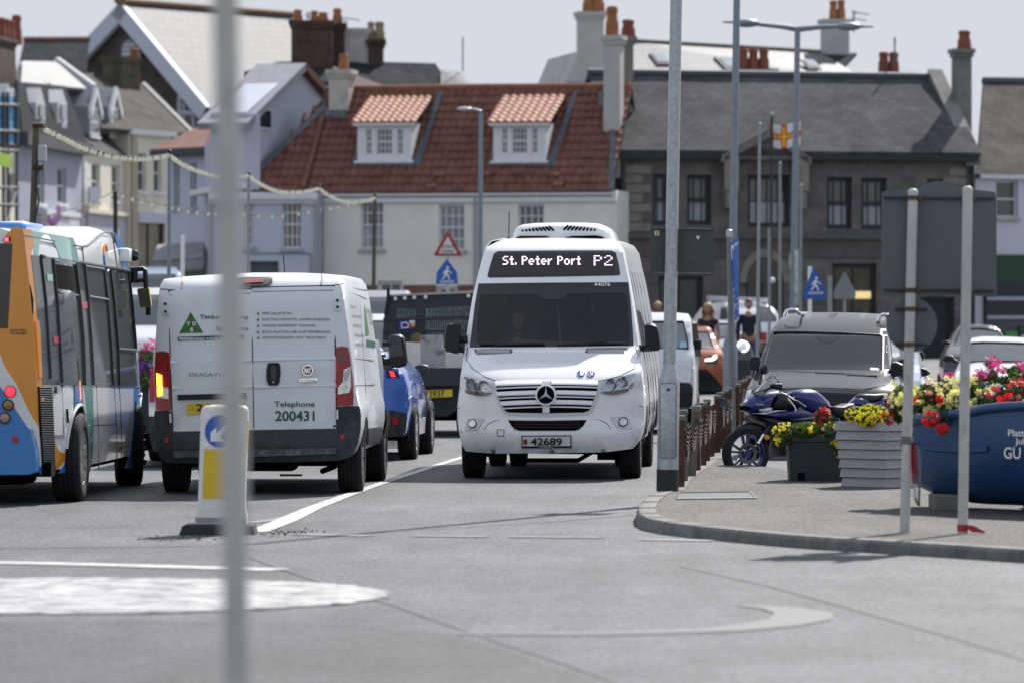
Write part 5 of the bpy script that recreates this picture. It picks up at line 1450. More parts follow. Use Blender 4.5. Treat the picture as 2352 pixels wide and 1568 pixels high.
l2,p0=simple_pole("lamp_post","tall blue-grey lamp post rising out of the picture behind the parking signs","lamp post",1681,700,90,1693,-40,.075,.062,POLEBLUE)
mb=MB();mb.tube([(0,0,0),(0,0,1.15),(.0,0,1.3)],[.13,.13,.078],16);mb.build("base_tube",POLEBLUE,l2,40)
Yk=71
pk_,p0=simple_pole("signpost","slim grey post with cap carrying the narrow blue parking signs","signpost",1684,990,Yk,1674.6,540,.040,.038,M("grey post paint",(.20,.21,.21),.5,var=.15))
mb=MB();mb.lathe([(0,.046),(.10,.046),(.11,.03),(.11,.001)],at(1674.6,545,Yk)-p0,n=16);mb.build("cap",STEEL,pk_,40)
def facesign(name,label,cat,quad,Y,mat,dy=0,thick=.01):
 P=[at(px,py,Y+(dy if i in(1,2)else 0))for i,(px,py)in enumerate(quad)]
 o=P[3]
 t=thing(name,label,cat,o)
 mb=MB();mb.prism([p-o for p in P],(0,thick,0));mb.build("plate",mat,t)
 u,v=(P[1]-P[0]),(P[3]-P[0])
 n=u.cross(v).normalized()
 if n.y>0:n=-n
 return t,(lambda a,b,e=.003:P[0]-o+u*a+v*b+n*e)
def lines(t,f,rows,mat=None):
 for(a,b,w_,h_,body)in rows:
  k=f(a,b);uu=f(a+w_,b)-k;vv=f(a,b-h_)-k
  text(body,mat or WHITEINK,t,lambda u,v,o:k+uu*u+vv*v,1.,1.,bold=.03,depth=0)
t,f=facesign("parking_sign","tallest narrow blue parking sign for motorcycles, top of three on the post","sign",[(1677,560),(1697,543),(1697,642),(1682,651)],Yk-.05,SIGNBLUE,-.3)
lines(t,f,[(.08,.42,.35,.34,"P"),(.48,.18,.48,.10,"Motor"),(.48,.32,.48,.10,"cycles"),(.6,.46,.32,.10,"only"),(.2,.60,.4,.05,"-"),(.2,.82,.65,.10,"8am - 6pm")])
t,f=facesign("parking_sign","middle blue plate of small white print on the parking post","sign",[(1682,653),(1697,643),(1697,682),(1685,694)],Yk-.05,SIGNBLUE,-.3)
lines(t,f,[(.12,.45,.75,.22,"No parking at"),(.12,.80,.75,.22,"any other times")])
t,f=facesign("parking_sign","lowest blue parking sign with white foot strip on the post","sign",[(1685,696),(1697,684),(1698,725),(1687,735)],Yk-.05,SIGNBLUE,-.3)
lines(t,f,[(.1,.60,.3,.5,"P"),(.5,.35,.4,.15,"Disc"),(.5,.6,.4,.15,"2 hrs"),(.1,.9,.8,.15,"8am - 6pm")])
mb=MB();mb.prism([at(x,y,Yk-.05)-Vector(t.location)for x,y in((1687,735),(1698,725),(1698,733),(1688,745))],(0,.01,0));mb.build("foot_strip",M("strip white",(.6,.6,.58),.6),t)
Yd=112
ld,p0=simple_pole("lamp_post","grey lamp post with two arms and flat lamps on the skyline","lamp post",1823,640,Yd,1832,62,.085,.065,POLEBLUE)
def D_(px,py):return at(px,py,Yd)-p0
zD=Z(2400,0,3400,1742)
zE=Z(3200,0,4096,1561)
mb=MB()
mb.tube([D_(*zD(1378,205)),D_(*zD(1270,188)),D_(*zD(1060,166)),D_(*zD(985,158)),D_(*zD(855,155))],[.07,.055,.045,.04,.02],8);mb.build("arm",POLEBLUE,ld,50)
mb=MB();mb.tube([D_(*zD(1378,205)),D_(*zD(1560,188)),D_(*zE(290,184)),D_(*zE(400,186)),D_(*zE(510,187))],[.07,.055,.045,.04,.02],8);mb.build("arm",POLEBLUE,ld,50)
for c_ in(D_(*zD(1022,163)),D_(*zE(340,186))):
 mb=MB();mb.ball(c_,(.30,.16,.10),16,8);mb.build("lamp_head",POLEBLUE,ld,60)
mb=MB();mb.bb(D_(1812,622)+Vector((0,-.1,0)),D_(1820,582)+Vector((0,.08,0)),.03);mb.build("control_box",M("box grey",(.30,.30,.29),.5,var=.2),ld)
mb=MB();mb.bb(D_(1824,700)+Vector((0,-.14,0)),D_(1833,575)+Vector((0,-.12,0)));mb.build("banner_board",M("bleached banner",(.42,.45,.50),.6,var=.45,vscale=6),ld)
Ys=116
ls,p0=simple_pole("lamp_post","slim grey lamp post with one short arm before the red tiled roof","lamp post",1103,640,Ys,1104.5,258,.062,.05,POLEBLUE)
def E_(px,py):return at(px,py,Ys)-p0
mb=MB();mb.tube([E_(1104.5,258),E_(1098,255),E_(1080,251)],[.05,.045,.035],8);mb.build("arm",POLEBLUE,ls,50)
mb=MB();mb.ball(E_(1067,250.5),(.19,.12,.05),14,8);mb.build("lamp_head",M("lamp head pale",(.55,.56,.57),.35),ls,60)
FPOLE=M("flagpole grey",(.26,.28,.28),.5,var=.15)
g_="bare flagpoles in the car park"
for lab,px0,py0,Y,px1,py1,r_ in(("pale green-grey flagpole standing in front of the man in the navy jumper",1740,760,80,1745,288,.030),("flagpole just right of the flag, short and grey",1791,690,115,1791.5,378,.040),("flagpole right of the two-armed lamp post",1838,660,118,1840,428,.040)):
 t,p0=simple_pole("flagpole",lab,"flagpole",px0,py0,Y,px1,py1,r_,r_*.8,FPOLE,g_)
 mb=MB();mb.ball(at(px1,py1-1,Y)-p0,r_*1.25,10,6);mb.build("finial",FPOLE,t,60)
t,p0=simple_pole("signpost","short white post with a round fitting before the arched doorway","post",1767,735,118,1766.5,524,.035,.035,FPOLE)
mb=MB();mb.ball(at(1774,644,118)-p0,.07,10,8);mb.build("fitting",WHITE,t,60)
t,p0=simple_pole("flagpole","dark flagpole flying the white flag with red and gold cross","flagpole",1770,690,126,1773,268,.040,.035,DARKMET)
mb=MB();mb.ball(at(1773,264,126)-p0,.06,10,8);mb.build("finial",FPOLE,t,60)
FW_,FR_,FG_=M("flag white",(.72,.71,.73),.8),M("flag red",(.62,.03,.02),.8),M("flag gold",(.80,.50,.02),.8)
fo=at(1772,335,126)
flag=thing("flag","white flag with red and gold cross flying from the dark flagpole","flag",fo)
def fl(u,v,e=0):
 x=1773+u*66;y=283+v*54+5*math.sin(u*5.2)*(.3+u)+2
 return at(x,y,126+.14*math.sin(u*8+v)-e)-fo
for nm,cells,mt,e in(("cloth",[(0,0,1,1)],FW_,0),("red_cross",[(.32,0,.52,1),(0,.38,.32,.64),(.52,.38,1,.64)],FR_,.012),("gold_cross",[(.38,.08,.46,.92),(.08,.46,.38,.56),(.46,.46,.72,.56),(.06,.42,.10,.6)],FG_,.024)):
 mb=MB()
 for(u0,v0,u1,v1)in cells:
  n_=max(2,int((u1-u0)*16));k_=max(1,int((v1-v0)*8))
  vs=[fl(u0+(u1-u0)*i/n_,v0+(v1-v0)*j/k_,e)for j in range(k_+1)for i in range(n_+1)]
  mb.add(vs,[(j*(n_+1)+i,j*(n_+1)+i+1,(j+1)*(n_+1)+i+1,(j+1)*(n_+1)+i)for j in range(k_)for i in range(n_)])
 mb.build(nm,mt,flag,80)
Yt=100
t,p0=simple_pole("signpost","grey post behind the red triangle and blue pedestrian sign","signpost",1029,690,Yt,1029,534,.035,.035,STEEL)
def tri_sign(name,label,pts,inner,Y,m0,m1,dy=-.05):
 o=at(sum(p[0]for p in pts)/len(pts),max(p[1]for p in pts),Y+dy)
 s=thing(name,label,"sign",o)
 mb=MB();mb.prism([at(*p,Y+dy)-o for p in pts],(0,.012,0));mb.build("border",m0,s)
 if inner:
  mb=MB();mb.prism([at(*p,Y+dy-.004)-o for p in inner],(0,.003,0));mb.build("face",m1,s)
 return s,o
def rpoly(pts,r=.12):
 out=[];n=len(pts)
 for i,p in enumerate(pts):
  a,b=pts[i-1],pts[(i+1)%n]
  for k in range(5):
   t_=k/4
   q0=(p[0]+(a[0]-p[0])*r,p[1]+(a[1]-p[1])*r);q1=(p[0]+(b[0]-p[0])*r,p[1]+(b[1]-p[1])*r)
   out.append(((1-t_)**2*q0[0]+2*t_*(1-t_)*p[0]+t_*t_*q1[0],(1-t_)**2*q0[1]+2*t_*(1-t_)*p[1]+t_*t_*q1[1]))
 return out
s,o=tri_sign("warning_sign","red bordered white triangular warning sign before the white house",rpoly([(1028.5,529),(1062,588.5),(995,588.5)],.08),rpoly([(1028.5,543),(1050.5,583),(1007,583)],.05),Yt,SIGNRED,M("sign white",(.62,.61,.60),.5))
def walker(s,o,cx,cy,k,Y,mat=WHITEINK,dy=-.062):
 def w(x,y):return at(cx+x*k,cy+y*k,Y+dy)-o
 q=k*Y/FPX
 mb=MB();mb.ball(w(2,-12),3.0*q,10,8);mb.tube([w(1,-8),w(-1,1)],[3.4*q,3.0*q],8);mb.tube([w(-1,1),w(-4,7),w(-9,13)],[2.4*q,2*q,1.6*q],6);mb.tube([w(0,1),w(4,7),w(6,14)],[2.4*q,2*q,1.6*q],6)
 mb.tube([w(1,-7),w(-6,-2),w(-8,3)],[1.8*q,1.5*q,1.2*q],6);mb.tube([w(1,-7),w(7,-3),w(11,1)],[1.8*q,1.5*q,1.2*q],6)
 for v in mb.v:pass
 mb.build("pictogram",mat,s,60)
 mb=MB()
 for y in(17,20):
  mb.tube([w(-15,y),w(16,y)],.8*q,5)
 mb.build("crossing_bar",mat,s,60)
for y_,w_ in((570,27),(581,30)):
 p0_=at(1028.5-w_/2,y_,Yt-.058)-o
 text("DANGER" if y_<575 else "CROSSING",INK,s,lambda u,v,e,p0_=p0_:p0_+Vector((u,-e,v)),w_/(FPX/Yt),6.6/(FPX/Yt))
s,o=tri_sign("pedestrian_sign","blue pointed pedestrian crossing sign under the red triangle",rpoly([(1026,595),(1050,626),(1052,653),(1001,653),(1003,626)],.07),None,Yt,SIGNBLUE,None)
walker(s,o,1026,628,1.05,Yt)
Yz=95
t,p0=simple_pole("signpost","white post behind the blue crossing sign in front of the dark building","signpost",1860,700,Yz,1860,612,.04,.04,WHITE)
s,o=tri_sign("pedestrian_sign","blue crossing sign with white walker before the dark stone building",rpoly([(1870,612),(1898,672),(1895,687),(1848,687),(1845,672)],.1),None,Yz,SIGNBLUE,None)
walker(s,o,1873,653,1.1,Yz)
t,p0=simple_pole("signpost","pale post left of the grey triangular sign back","signpost",1906,700,98,1906,633,.045,.045,FPOLE)
s,o=tri_sign("warning_sign","grey back of a triangular sign before the lit shop window",rpoly([(1940,622),(1966,672),(1964,687),(1916,687),(1914,672)],.12),None,100,M("sign back pale grey",(.20,.23,.23),.5),None)
mb=MB();mb.cyl(at(1940,650,100.02)-o,Vector((at(1940,650,100.02)-o).xy.to_3d())+Vector((0,0,gz(100)-o.z)),.03);mb.build("post",FPOLE,s,50)
b1,b2=gpp(2078,1222),gpp(2211,1225)
for nm,bse,tx,ty,x0 in(("left",b1,2097,443,0),("right",b2,2222.5,437,1)):
 lab="pale post carrying the round sign, left of the pair under the big sign" if x0==0 else "pale post right of the pair under the big sign, red tape at its foot"
 t=thing("signpost",lab,"signpost",bse,0,"pair of posts under the big sign back")
 tp=at(tx,ty,bse.y)-bse
 mb=MB();mb.cyl((0,0,0),tp,.0385,.0385,20);mb.lathe([(0,.040),(.018,.036),(.03,.02),(.032,.001)],tp,n=16);mb.build("post",POSTW,t,50)
Yb=b1.y+.02
so_=at(2157,680,Yb+.06)
big=thing("traffic_sign","big grey back of a rectangular road sign with rounded hump on top","sign",so_)
def b_(px,py,d=0):return at(px,py,Yb+.06+d)-so_
hump=[(2157+43*math.cos(R(a)),440-24*math.sin(R(a)))for a in range(20,161,10)]
mb=MB();P=[(2284,441),(2289,446),(2289,676),(2284,681),(2031,676),(2025,670),(2025,445),(2030,440),(2110,440)]
P=P[:6]+[(2025,445),(2030,440)]+[(x,y)for x,y in reversed(hump)]
mb.prism([b_(*p)for p in P],(0,.014,0));mb.build("plate",SIGNBK,big,30)
for y in(455,667):
 mb=MB();mb.prism([b_(2031,y-3,-.025),b_(2283,y-1,-.025),b_(2283,y+4,-.025),b_(2031,y+2,-.025)],(0,.026,0));mb.build("channel",DARKMET,big)
 for x in(2097,2222):
  yy=y;c_=at(x-(y-440)*.024,yy,Yb-.02)-so_
  mb=MB();mb.lathe([(-.018,.0),(-.018,.043),(.018,.043),(.018,.0)],c_,'z',18);mb.bb(c_+Vector((.045,-.02,-.012)),c_+Vector((.07,.03,.012)));mb.build("clamp",M("rusty clamp",(.12,.085,.05),.6,metal=.5,var=.4),big,40)
ro=at(2093,810,Yb+.06)
rd=thing("traffic_sign","grey back of a round road sign below the big rectangular one","sign",ro)
mb=MB();mb.prism([at(2094+59*math.cos(t_),746+63*math.sin(t_),Yb+.06)-ro for t_ in[i*math.pi/24 for i in range(48)]],(0,.012,0));mb.build("plate",SIGNBK,rd,30)
for y in(710,791):
 mb=MB();mb.prism([at(x,y+dy,Yb+.04)-ro for x,dy in((2057,-3),(2130,-2),(2130,4),(2057,3))],(0,.022,0));mb.build("channel",DARKMET,rd)
 c_=at(2097-(y-440)*.0245,y,Yb-.02)-ro
 mb=MB();mb.lathe([(-.018,0),(-.018,.043),(.018,.043),(.018,0)],c_,'z',18);mb.build("clamp",M("rusty clamp",(.12,.085,.05)),rd,40)
zf=Z(3350,1400,4096,1800)
Yq=b1.y-.05
def q_(x,y,d=0):return at(*zf(x,y),Yq-d)
sto=q_(665,870)
mb=MB()
mb.lathe([(-.03,.041),(.03,.041)],at(*zf(667,868),b1.y)-sto,n=20)
def ribbon(mb,pts,w_,ax=Vector((1,0,0))):
 P=[q_(*p)-sto for p in pts]
 mb.loft([[p-ax*w_/2,p+ax*w_/2,p+ax*w_/2+Vector((0,.012,0)),p-ax*w_/2+Vector((0,.012,0))]for p in P],True)
ribbon(mb,[(715,880),(745,885),(785,960),(798,1080),(795,1250),(785,1440),(790,1500),(765,1470),(745,1400)],.018)
stp=tag(mb.build("webbing_strap",M("grey strap",(.16,.15,.15),.8,var=.2),None),"grey and red webbing strap hanging from left sign post","strap");stp.location=sto
mb=MB();ribbon(mb,[(735,890),(738,1000),(742,1120),(760,1200)],.034);ribbon(mb,[(720,900),(718,1050),(722,1180),(740,1300)],.012);mb.build("red_band",M("red webbing",(.22,.012,.02),.8),stp)
mb=MB();mb.tube([q_(742,1300)-sto,q_(748,1360)-sto,q_(742,1420)-sto],.014,6);mb.build("hook",STEEL,stp)
tpo=b2.copy()
mb=MB();mb.lathe([(.02,.042),(.07,.042)],(0,0,0),n=18)
mb.loft([[Vector((x,-.05,z)),Vector((x+.01,-.05,z+w_)),Vector((x+.012,-.02,z+w_)),Vector((x+.002,-.02,z))]for x,z,w_ in((.03,.04,.03),(.07,.015,.05),(.11,.012,.03),(.16,.006,.012))],True)
tp_=tag(mb.build("barrier_tape",M("red tape",(.40,.02,.03),.5),None),"scrap of red tape tied at the foot of right sign post","tape");tp_.location=tpo
zI=Z(700,1550,1100,896)
bc=gp(*zI(445,1305));Yi=bc.y
kb=thing("traffic_bollard","white keep left bollard with blue arrow disc and yellow panel on black foot","bollard",bc)
def k_(x,y,d=0):return at(*zI(x,y),Yi-d)-bc
mb=MB()
lay=[(55,728,1312,.24),(78,715,1222,.22),(180,655,1212,.19)]
rings=[]
for x0,x1,y,d in((52,730,1310,.25),(60,725,1290,.25),(80,712,1228,.22),(110,700,1216,.20)):
 a,b=k_(x0,y),k_(x1,y);z=max(0,a.z);rings.append([Vector((a.x,-d,z)),Vector((b.x,-d,z)),Vector((b.x,d,z)),Vector((a.x,d,z))])
mb.loft(rings,True);mb.build("foot",M("black rubber foot",(.020,.020,.021),.8,var=.3,dirt=.4,dirtcol=(.08,.075,.07)),kb,25)
def ringb(x0,x1,y,d,c=.03):
 a,b=k_(x0,y),k_(x1,y)
 return[Vector(p)for p in((a.x+c,-d,a.z),(b.x-c,-d,a.z),(b.x,-d+c,a.z),(b.x,d-c,a.z),(b.x-c,d,a.z),(a.x+c,d,a.z),(a.x,d-c,a.z),(a.x,-d+c,a.z))]
BW=M("bollard white",(.70,.68,.64),.5,dirt=.25,dirtcol=(.35,.32,.28),dscale=5)
mb=MB();mb.loft([ringb(180,652,1212,.15),ringb(184,650,1150,.15),ringb(212,634,1060,.125),ringb(238,660,210,.105),ringb(246,655,180,.095),ringb(275,630,158,.075,.02),ringb(330,580,150,.04,.01)],True);mb.build("body",BW,kb,35)
def frontd(y):return .127+(.107-.127)*(1060-y)/850
mb=MB();mb.prism([k_(400+132*math.cos(t_),388+146*math.sin(t_),frontd(388+146*math.sin(t_))+.002)for t_ in[i*math.pi/20 for i in range(40)]],(0,.01,0));dsc=mb.build("arrow_disc",SIGNBLUE,kb)
mb=MB();mb.prism([k_(x,y,frontd(y)+.006)for x,y in((320,395),(370,350),(370,405),(470,295),(500,325),(405,432),(440,478),(318,478))],(0,.006,0));mb.build("arrow",WHITEINK,dsc)
mb=MB();mb.prism([k_(x,y,frontd(y)+.003)for x,y in((262,548),(600,550),(585,992),(246,988))],(0,.01,0));mb.build("yellow_panel",M("reflective yellow",(.72,.47,.01),.45),kb)
mb=MB();a0,a1=k_(660,290),k_(632,760);mb.prism([(a0.x+.004,-.07,a0.z),(a0.x+.004,.07,a0.z),(a1.x+.006,.08,a1.z),(a1.x+.006,-.08,a1.z)],(-.02,0,0));mb.build("side_panel",M("reflective yellow",(.72,.47,.01)),kb)
for x,y in((295,245),(283,505)):
 mb=MB();mb.lathe([(-frontd(y)-.004,.001),(-frontd(y)-.002,.022),(-frontd(y)+.01,.024)],(k_(x,y).x,0,k_(x,y).z),'y',16);mb.build("stud",WHITEINK,kb,40)
mb=MB();mb.bb(k_(184,1205,.158),k_(640,1160,.140));mb.build("grey_skirt",M("skirt grey",(.30,.30,.31),.5,metal=.3),kb)
def debris(name,spots,n,mat,sz):
 mb=MB()
 for i in range(n):
  x,y=RND.choice(spots);p=gp(x+RND.gauss(0,28),y+RND.gauss(0,4))
  r_=RND.uniform(.4,1)*sz
  mb.box((p.x,p.y,r_*.35),(r_*1.5,r_,r_*.7),(0,RND.uniform(-.4,.4),RND.uniform(0,3)))
 tag(mb.build(name,mat),kind="stuff")
debris("grit",[(620,1218),(660,1222),(700,1220),(600,1226),(520,1232),(440,1236),(350,1238)],260,M("dark grit",(.045,.042,.04),.9,var=.4),.011)
debris("dead_leaves",[(1830,1236),(1850,1238),(2080,1252),(2120,1253),(2150,1255)],150,M("dry leaves",(.14,.08,.035),.9,var=.5),.03)
CHM=M("rusty chain",(.07,.042,.030),.7,metal=.4,var=.4,vscale=30)
zo=Z(2500,850,3300,1091)
rows=[(298,1100,1495,1),(320,1070,1463,2),(362,1078,1435,3),(391,1048,1405,1),(421,1030,1378,1),(446,1012,1352,1),(470,1040,1328,4),(503,993,1307,1),(521,976,1285,1),(545,962,1268,1),(563,950,1246,1),(612,930,1180,1),(632,912,1165,1),(652,905,1150,1),(676,890,1132,1)]
names_=["nearest rusty iron bollard beside the lamp post base","grey timber bollard second from the lamp post","capless grey timber bollard with chain, leaning","rusty bollard just past the leaning timber one","rusty bollard with hanging chain, fifth from the lamp post","rusty bollard, sixth from the lamp post","capless short rusty bollard with slanted top","tall rusty bollard standing alone left of the parking post","rusty bollard tied with blue rope at its head","rusty bollard close left of the parking signpost","rusty bollard hidden against the parking signpost","first rusty bollard right of the parking signpost","second rusty bollard right of the parking signpost","third rusty bollard right of the parking signpost","farthest rusty bollard by the grey car"]
tops_=[]
for(x,yt,yb,kind),lab in zip(rows,names_):
 px,pb=zo(x,yb);pt_=zo(x,yt)[1]
 p=gpp(px,pb)
 if p.y>53:p=gp(px,pb)
 s=FPX/p.y;h=(pb-pt_)/s;w_=.082 if kind!=2 else .075
 t=thing("bollard",lab,"bollard",p,RND.uniform(-.15,.15),"bollards along the pavement edge")
 mt=GREYWOOD if kind in(2,3)else RUST
 hz=h-(.055 if kind in(1,2)else 0)
 mb=MB()
 lean=.05 if kind==3 else RND.uniform(-.006,.006)
 top4=[(-1,-1),(1,-1),(1,1),(-1,1)]
 mb.loft([[Vector((a*w_/2+(lean*zz/h),b*w_/2,zz-(.05 if kind==4 and a<0 and zz>.1 else 0)))for a,b in top4]for zz in(-.05,hz*.5,hz)],True)
 mb.build("post",mt,t,20)
 if kind in(1,2):
  mb=MB();mb.box((lean,0,hz+.024),(w_+.012,w_+.012,.05),None,.01,2);mb.build("cap",CAPM,t,30)
 tops_.append(p+Vector((0,0,hz*.86)))
def chain(p,q,sag,label,n=None):
 pts=[p.lerp(q,i/12)-Vector((0,0,sag*4*(i/12)*(1-i/12)))for i in range(13)]
 L=sum((pts[i+1]-pts[i]).length for i in range(12));n=int(L/.042)
 o=p.copy();mb=MB()
 def on(t_):
  u=t_*12;i=min(11,int(u));return pts[i].lerp(pts[i+1],u-i)
 for k in range(n):
  a,b=on(k/n),on((k+1)/n);d=(b-a).normalized();c=(a+b)/2
  s_=d.cross(Vector((0,1,0))if k%2 else Vector((1,0,.3))).normalized()
  mb.tube([c+d*.030*math.cos(t_)+s_*.014*math.sin(t_)-o for t_ in[i*math.pi/4 for i in range(8)]],.006,5,True)
 ob=tag(mb.build("chain",CHM,None,60),label,"chain","chains between the bollards");ob.location=o
for i in range(len(tops_)-1):
 if i in(6,10):continue
 p,q=tops_[i]+Vector((.05,-.05,0)),tops_[i+1]+Vector((.05,-.05,0))
 chain(p,q,.28,"rusty chain sagging from the %s"%names_[i].split(",")[0])
mb=MB()
for k in range(14):
 a=tops_[8]+Vector((RND.uniform(-.06,.06),-.08,RND.uniform(-.06,.12)))
 mb.tube([a,a+Vector((RND.uniform(-.05,.08),RND.uniform(-.03,.03),RND.uniform(-.15,.05))),a+Vector((RND.uniform(0,.12),0,RND.uniform(-.2,0)))],.010,5)
tag(mb.build("rope",M("blue rope",(.06,.14,.20),.8,var=.4),None),"tangle of frayed blue rope knotted on the bollard heads","rope")
WIRE=M("black cable",(.012,.012,.013),.6)
BULB=M("frosted bulb",(.86,.85,.76),.3,coat=.5)
_t=BULB.node_tree;_tl=_t.nodes.new("ShaderNodeBsdfTranslucent");_tl.inputs["Color"].default_value=(.95,.94,.82,1)
_ms=_t.nodes.new("ShaderNodeMixShader");_ms.inputs[0].default_value=.6
_t.links.new(_t.nodes["Principled BSDF"].outputs[0],_ms.inputs[1]);_t.links.new(_tl.outputs[0],_ms.inputs[2]);_t.links.new(_ms.outputs[0],_t.nodes["Material Output"].inputs["Surface"])
WOODPOLE=M("brown timber pole",(.10,.085,.06),.8,var=.3,stretch=(3,3,.5))
posts=[(83,288,74,560,70,WOODPOLE,.055),(389,350,388,640,80,POLEBLUE,.034),(571,400,569,640,92,POLEBLUE,.034),(733,428,731,640,104,POLEBLUE,.034),(861,449,858,660,116,WOODPOLE,.05)]
plab=["timber pole with grey box at the near end of the festoon lights","grey pole at the blue house carrying festoon lights","thin grey festoon pole beside the blurred post","thin grey festoon pole between the blue and the cream house","timber pole at the far end of the festoon lights"]
hp=[]
for(x1,y1,x0,y0,Y,mt,r_),lab in zip(posts,plab):
 t,p0=simple_pole("festoon_pole",lab,"pole",x0,y0,Y,x1,y1,r_,r_*.85,mt,"poles of the festoon lights")
 if Y==70:
  mb=MB();mb.bb(at(88,373,Y)-p0+Vector((0,-.09,0)),at(107,333,Y)-p0+Vector((0,.05,0)),.02);bx=mb.build("junction_box",M("box pale grey",(.42,.43,.40),.5,var=.1),t,30)
  mb=MB();mb.tube([at(x,y,Y-.07)-p0 for x,y in((100,378),(84,400),(83,430),(90,460),(82,500),(80,530))],.012,6);mb.build("cable",WIRE,t,50)
  mb=MB()
  for y in(288,385):
   mb.tube([at(x,y+(x-85)*.05,Y-.06)-p0 for x in(75,85,100)],.035,8)
  mb.build("bracket",RUST,t,40)
 else:
  mb=MB();mb.ball(at(x1,y1-1,Y)-p0,.042,8,6);mb.build("finial",DARKMET,t,60)
 hp.append(Vector(at(x1,y1,Y)))
bulb_me=None
def festoon(pts,n,label,r_=.033,seg=24,drop=.05):
 """cable through world points with bulbs hanging along it"""
 global bulb_me
 o=pts[0].copy()
 def on(t_):
  u=t_*(len(pts)-1);i=min(len(pts)-2,int(u));f=u-i
  p1,p2=pts[i],pts[i+1];pa,pb=pts[max(0,i-1)],pts[min(len(pts)-1,i+2)]
  return .5*(2*p1+(p2-pa)*f+(2*pa-5*p1+4*p2-pb)*f*f+(3*p1-3*p2+pb-pa)*f**3)
 t=thing("festoon_lights",label,"string lights",o,0,"strings of festoon lights")
 mb=MB();mb.tube([on(i/seg)-o for i in range(seg+1)],.010,5);mb.build("cable",WIRE,t)
 for k in range(n):
  p=on((k+.5+RND.uniform(-.25,.25))/n)-o
  if bulb_me is None:
   m_=MB();m_.ball((0,0,-.04),(r_,r_,r_*1.15),10,8);bb_=m_.build("bulb",BULB,t,80);bulb_me=bb_.data
   m_=MB();m_.cyl((0,0,0),(0,0,-.022),.013,.016,8);cm=m_.build("socket",WIRE,bb_);sock=cm.data
   festoon.sock=sock;bb_.location=p
  else:
   b=bpy.data.objects.new("bulb",bulb_me);COL.objects.link(b);b.parent=t;b.location=p
   c=bpy.data.objects.new("socket",festoon.sock);COL.objects.link(c);c.parent=b
def wp(*l):return[at(x,y,Y)for x,y,Y in l]
festoon(wp((102,292,70),(150,315,71.5),(190,335,73),(262,356,75.5),(330,361,78),(389,353,80)),36,"near string of frosted bulbs from the boxed timber pole to the blue house")
festoon(wp((389,353,80),(420,374,83),(460,391,86),(510,401,89),(571,400,92)),30,"string of bulbs passing behind the blurred post")
festoon(wp((571,400,92),(600,420,95),(640,436,98),(690,438,101),(733,430,104)),32,"string of close-set bulbs across the blue house under the red roof")
festoon(wp((733,430,104),(760,448,107),(795,461,110),(835,459,113),(861,452,116)),30,"far string of close-set bulbs across the cream wall")
festoon(wp((20,515,96),(100,498,98),(190,472,100),(262,441,102)),9,"low thin string of bulbs over the shop sign")
festoon(wp((262,441,102),(320,459,104),(390,474,106),(456,486,108),(545,490,110),(640,494,112),(735,480,114),(800,468,116),(861,452,117)),26,"low sparse string of bulbs below the main one")
t,p0=simple_pole("festoon_pole","dark iron pole with hook carrying the low string of bulbs","pole",265,560,102,265,441,.05,.045,DARKMET)
t,p0=simple_pole("flagpole","slim white pole behind the bus mirror by the awning","pole",419,640,108,420,540,.045,.045,WHITE)
# --- boat, planters, flowers, motorbike
BOATB=M("boat blue paint",(.009,.055,.165),.45,coat=.15,var=.22,vscale=3,dirt=.35,dirtcol=(.03,.05,.09),dscale=4)
stn=[(722,690,1215,41.8,0.1),(735,676,1268,41.7,0.42),(800,662,1318,41.55,0.7),(950,640,1392,41.35,0.95),(1170,612,1440,41.1,1.15),(1300,590,1470,40.95,1.25),(1430,562,1500,40.8,1.3),(1600,545,1530,40.65,1.35),(1900,530,1562,40.4,1.35),(2300,520,1560,40.1,1.2),(2800,500,1480,39.8,0.7),(3000,490,1100,39.7,0.1)]
bo=at(*zf(1600,1530),40.65);bo.z=pvz(40.65)
boat=thing("rowing_boat","blue painted rowing boat used as a flower bed, white letters on its side","boat",bo)
hullr,gun=[],[]
for(x,yt,yb,Y,wd)in stn:
 top=at(*zf(x,yt),Y);keel=at(*zf(x,yb),Y+wd*.45);keel.z=max(keel.z,pvz(Y)+.05)
 far=Vector((top.x+.15*wd,top.y+wd,top.z))
 k2=Vector((keel.x,keel.y,keel.z))
 H=top.z-keel.z
 near=[(0,0),(-.02*wd,.16),(-.035*wd,.34),(-.02*wd,.55),(.06*wd,.76),(.22*wd,.92)]
 r_=[Vector((top.x+(keel.x-top.x)*f,top.y+dy,top.z-H*f))for dy,f in near]+[k2]+[Vector((far.x+(keel.x-far.x)*f,far.y-dy,far.z-H*f))for dy,f in reversed(near)]
 hullr.append([p-bo for p in r_]);gun.append((top-bo,far-bo))
mb=MB();mb.loft(hullr,False,False,False);mb.f.append(tuple(range(13)));mb.mi.append(0)
mb.build("hull",BOATB,boat,60)
mb=MB();mb.tube([g_[0]+Vector((0,-.01,0))for g_ in gun],.042,10);mb.tube([g_[1]for g_ in gun],.042,10);mb.build("gunwale",BOATB,boat,60)
mb=MB();mb.loft([[g_[0]+Vector((0,.03,-.1)),g_[1]+Vector((0,-.03,-.1)),g_[1]+Vector((0,-.03,-.14)),g_[0]+Vector((0,.03,-.14))]for g_ in gun],True);mb.build("soil",M("potting soil",(.03,.022,.015),.95,var=.3),boat)
def hullpt(zx_,f,off):
 for(a,ra),(b,rb)in zip(zip(stn,hullr),list(zip(stn,hullr))[1:]):
  if zx_<=b[0]:
   t_=(zx_-a[0])/(b[0]-a[0]);break
 fr_=[0,.16,.34,.55,.76,.92]
 k=max(i for i in range(5)if fr_[i]<=f+1e-6);u=(f-fr_[k])/(fr_[k+1]-fr_[k])
 pa=ra[k].lerp(ra[k+1],u);pb=rb[k].lerp(rb[k+1],u)
 return pa.lerp(pb,t_)+Vector((0,-off,0))
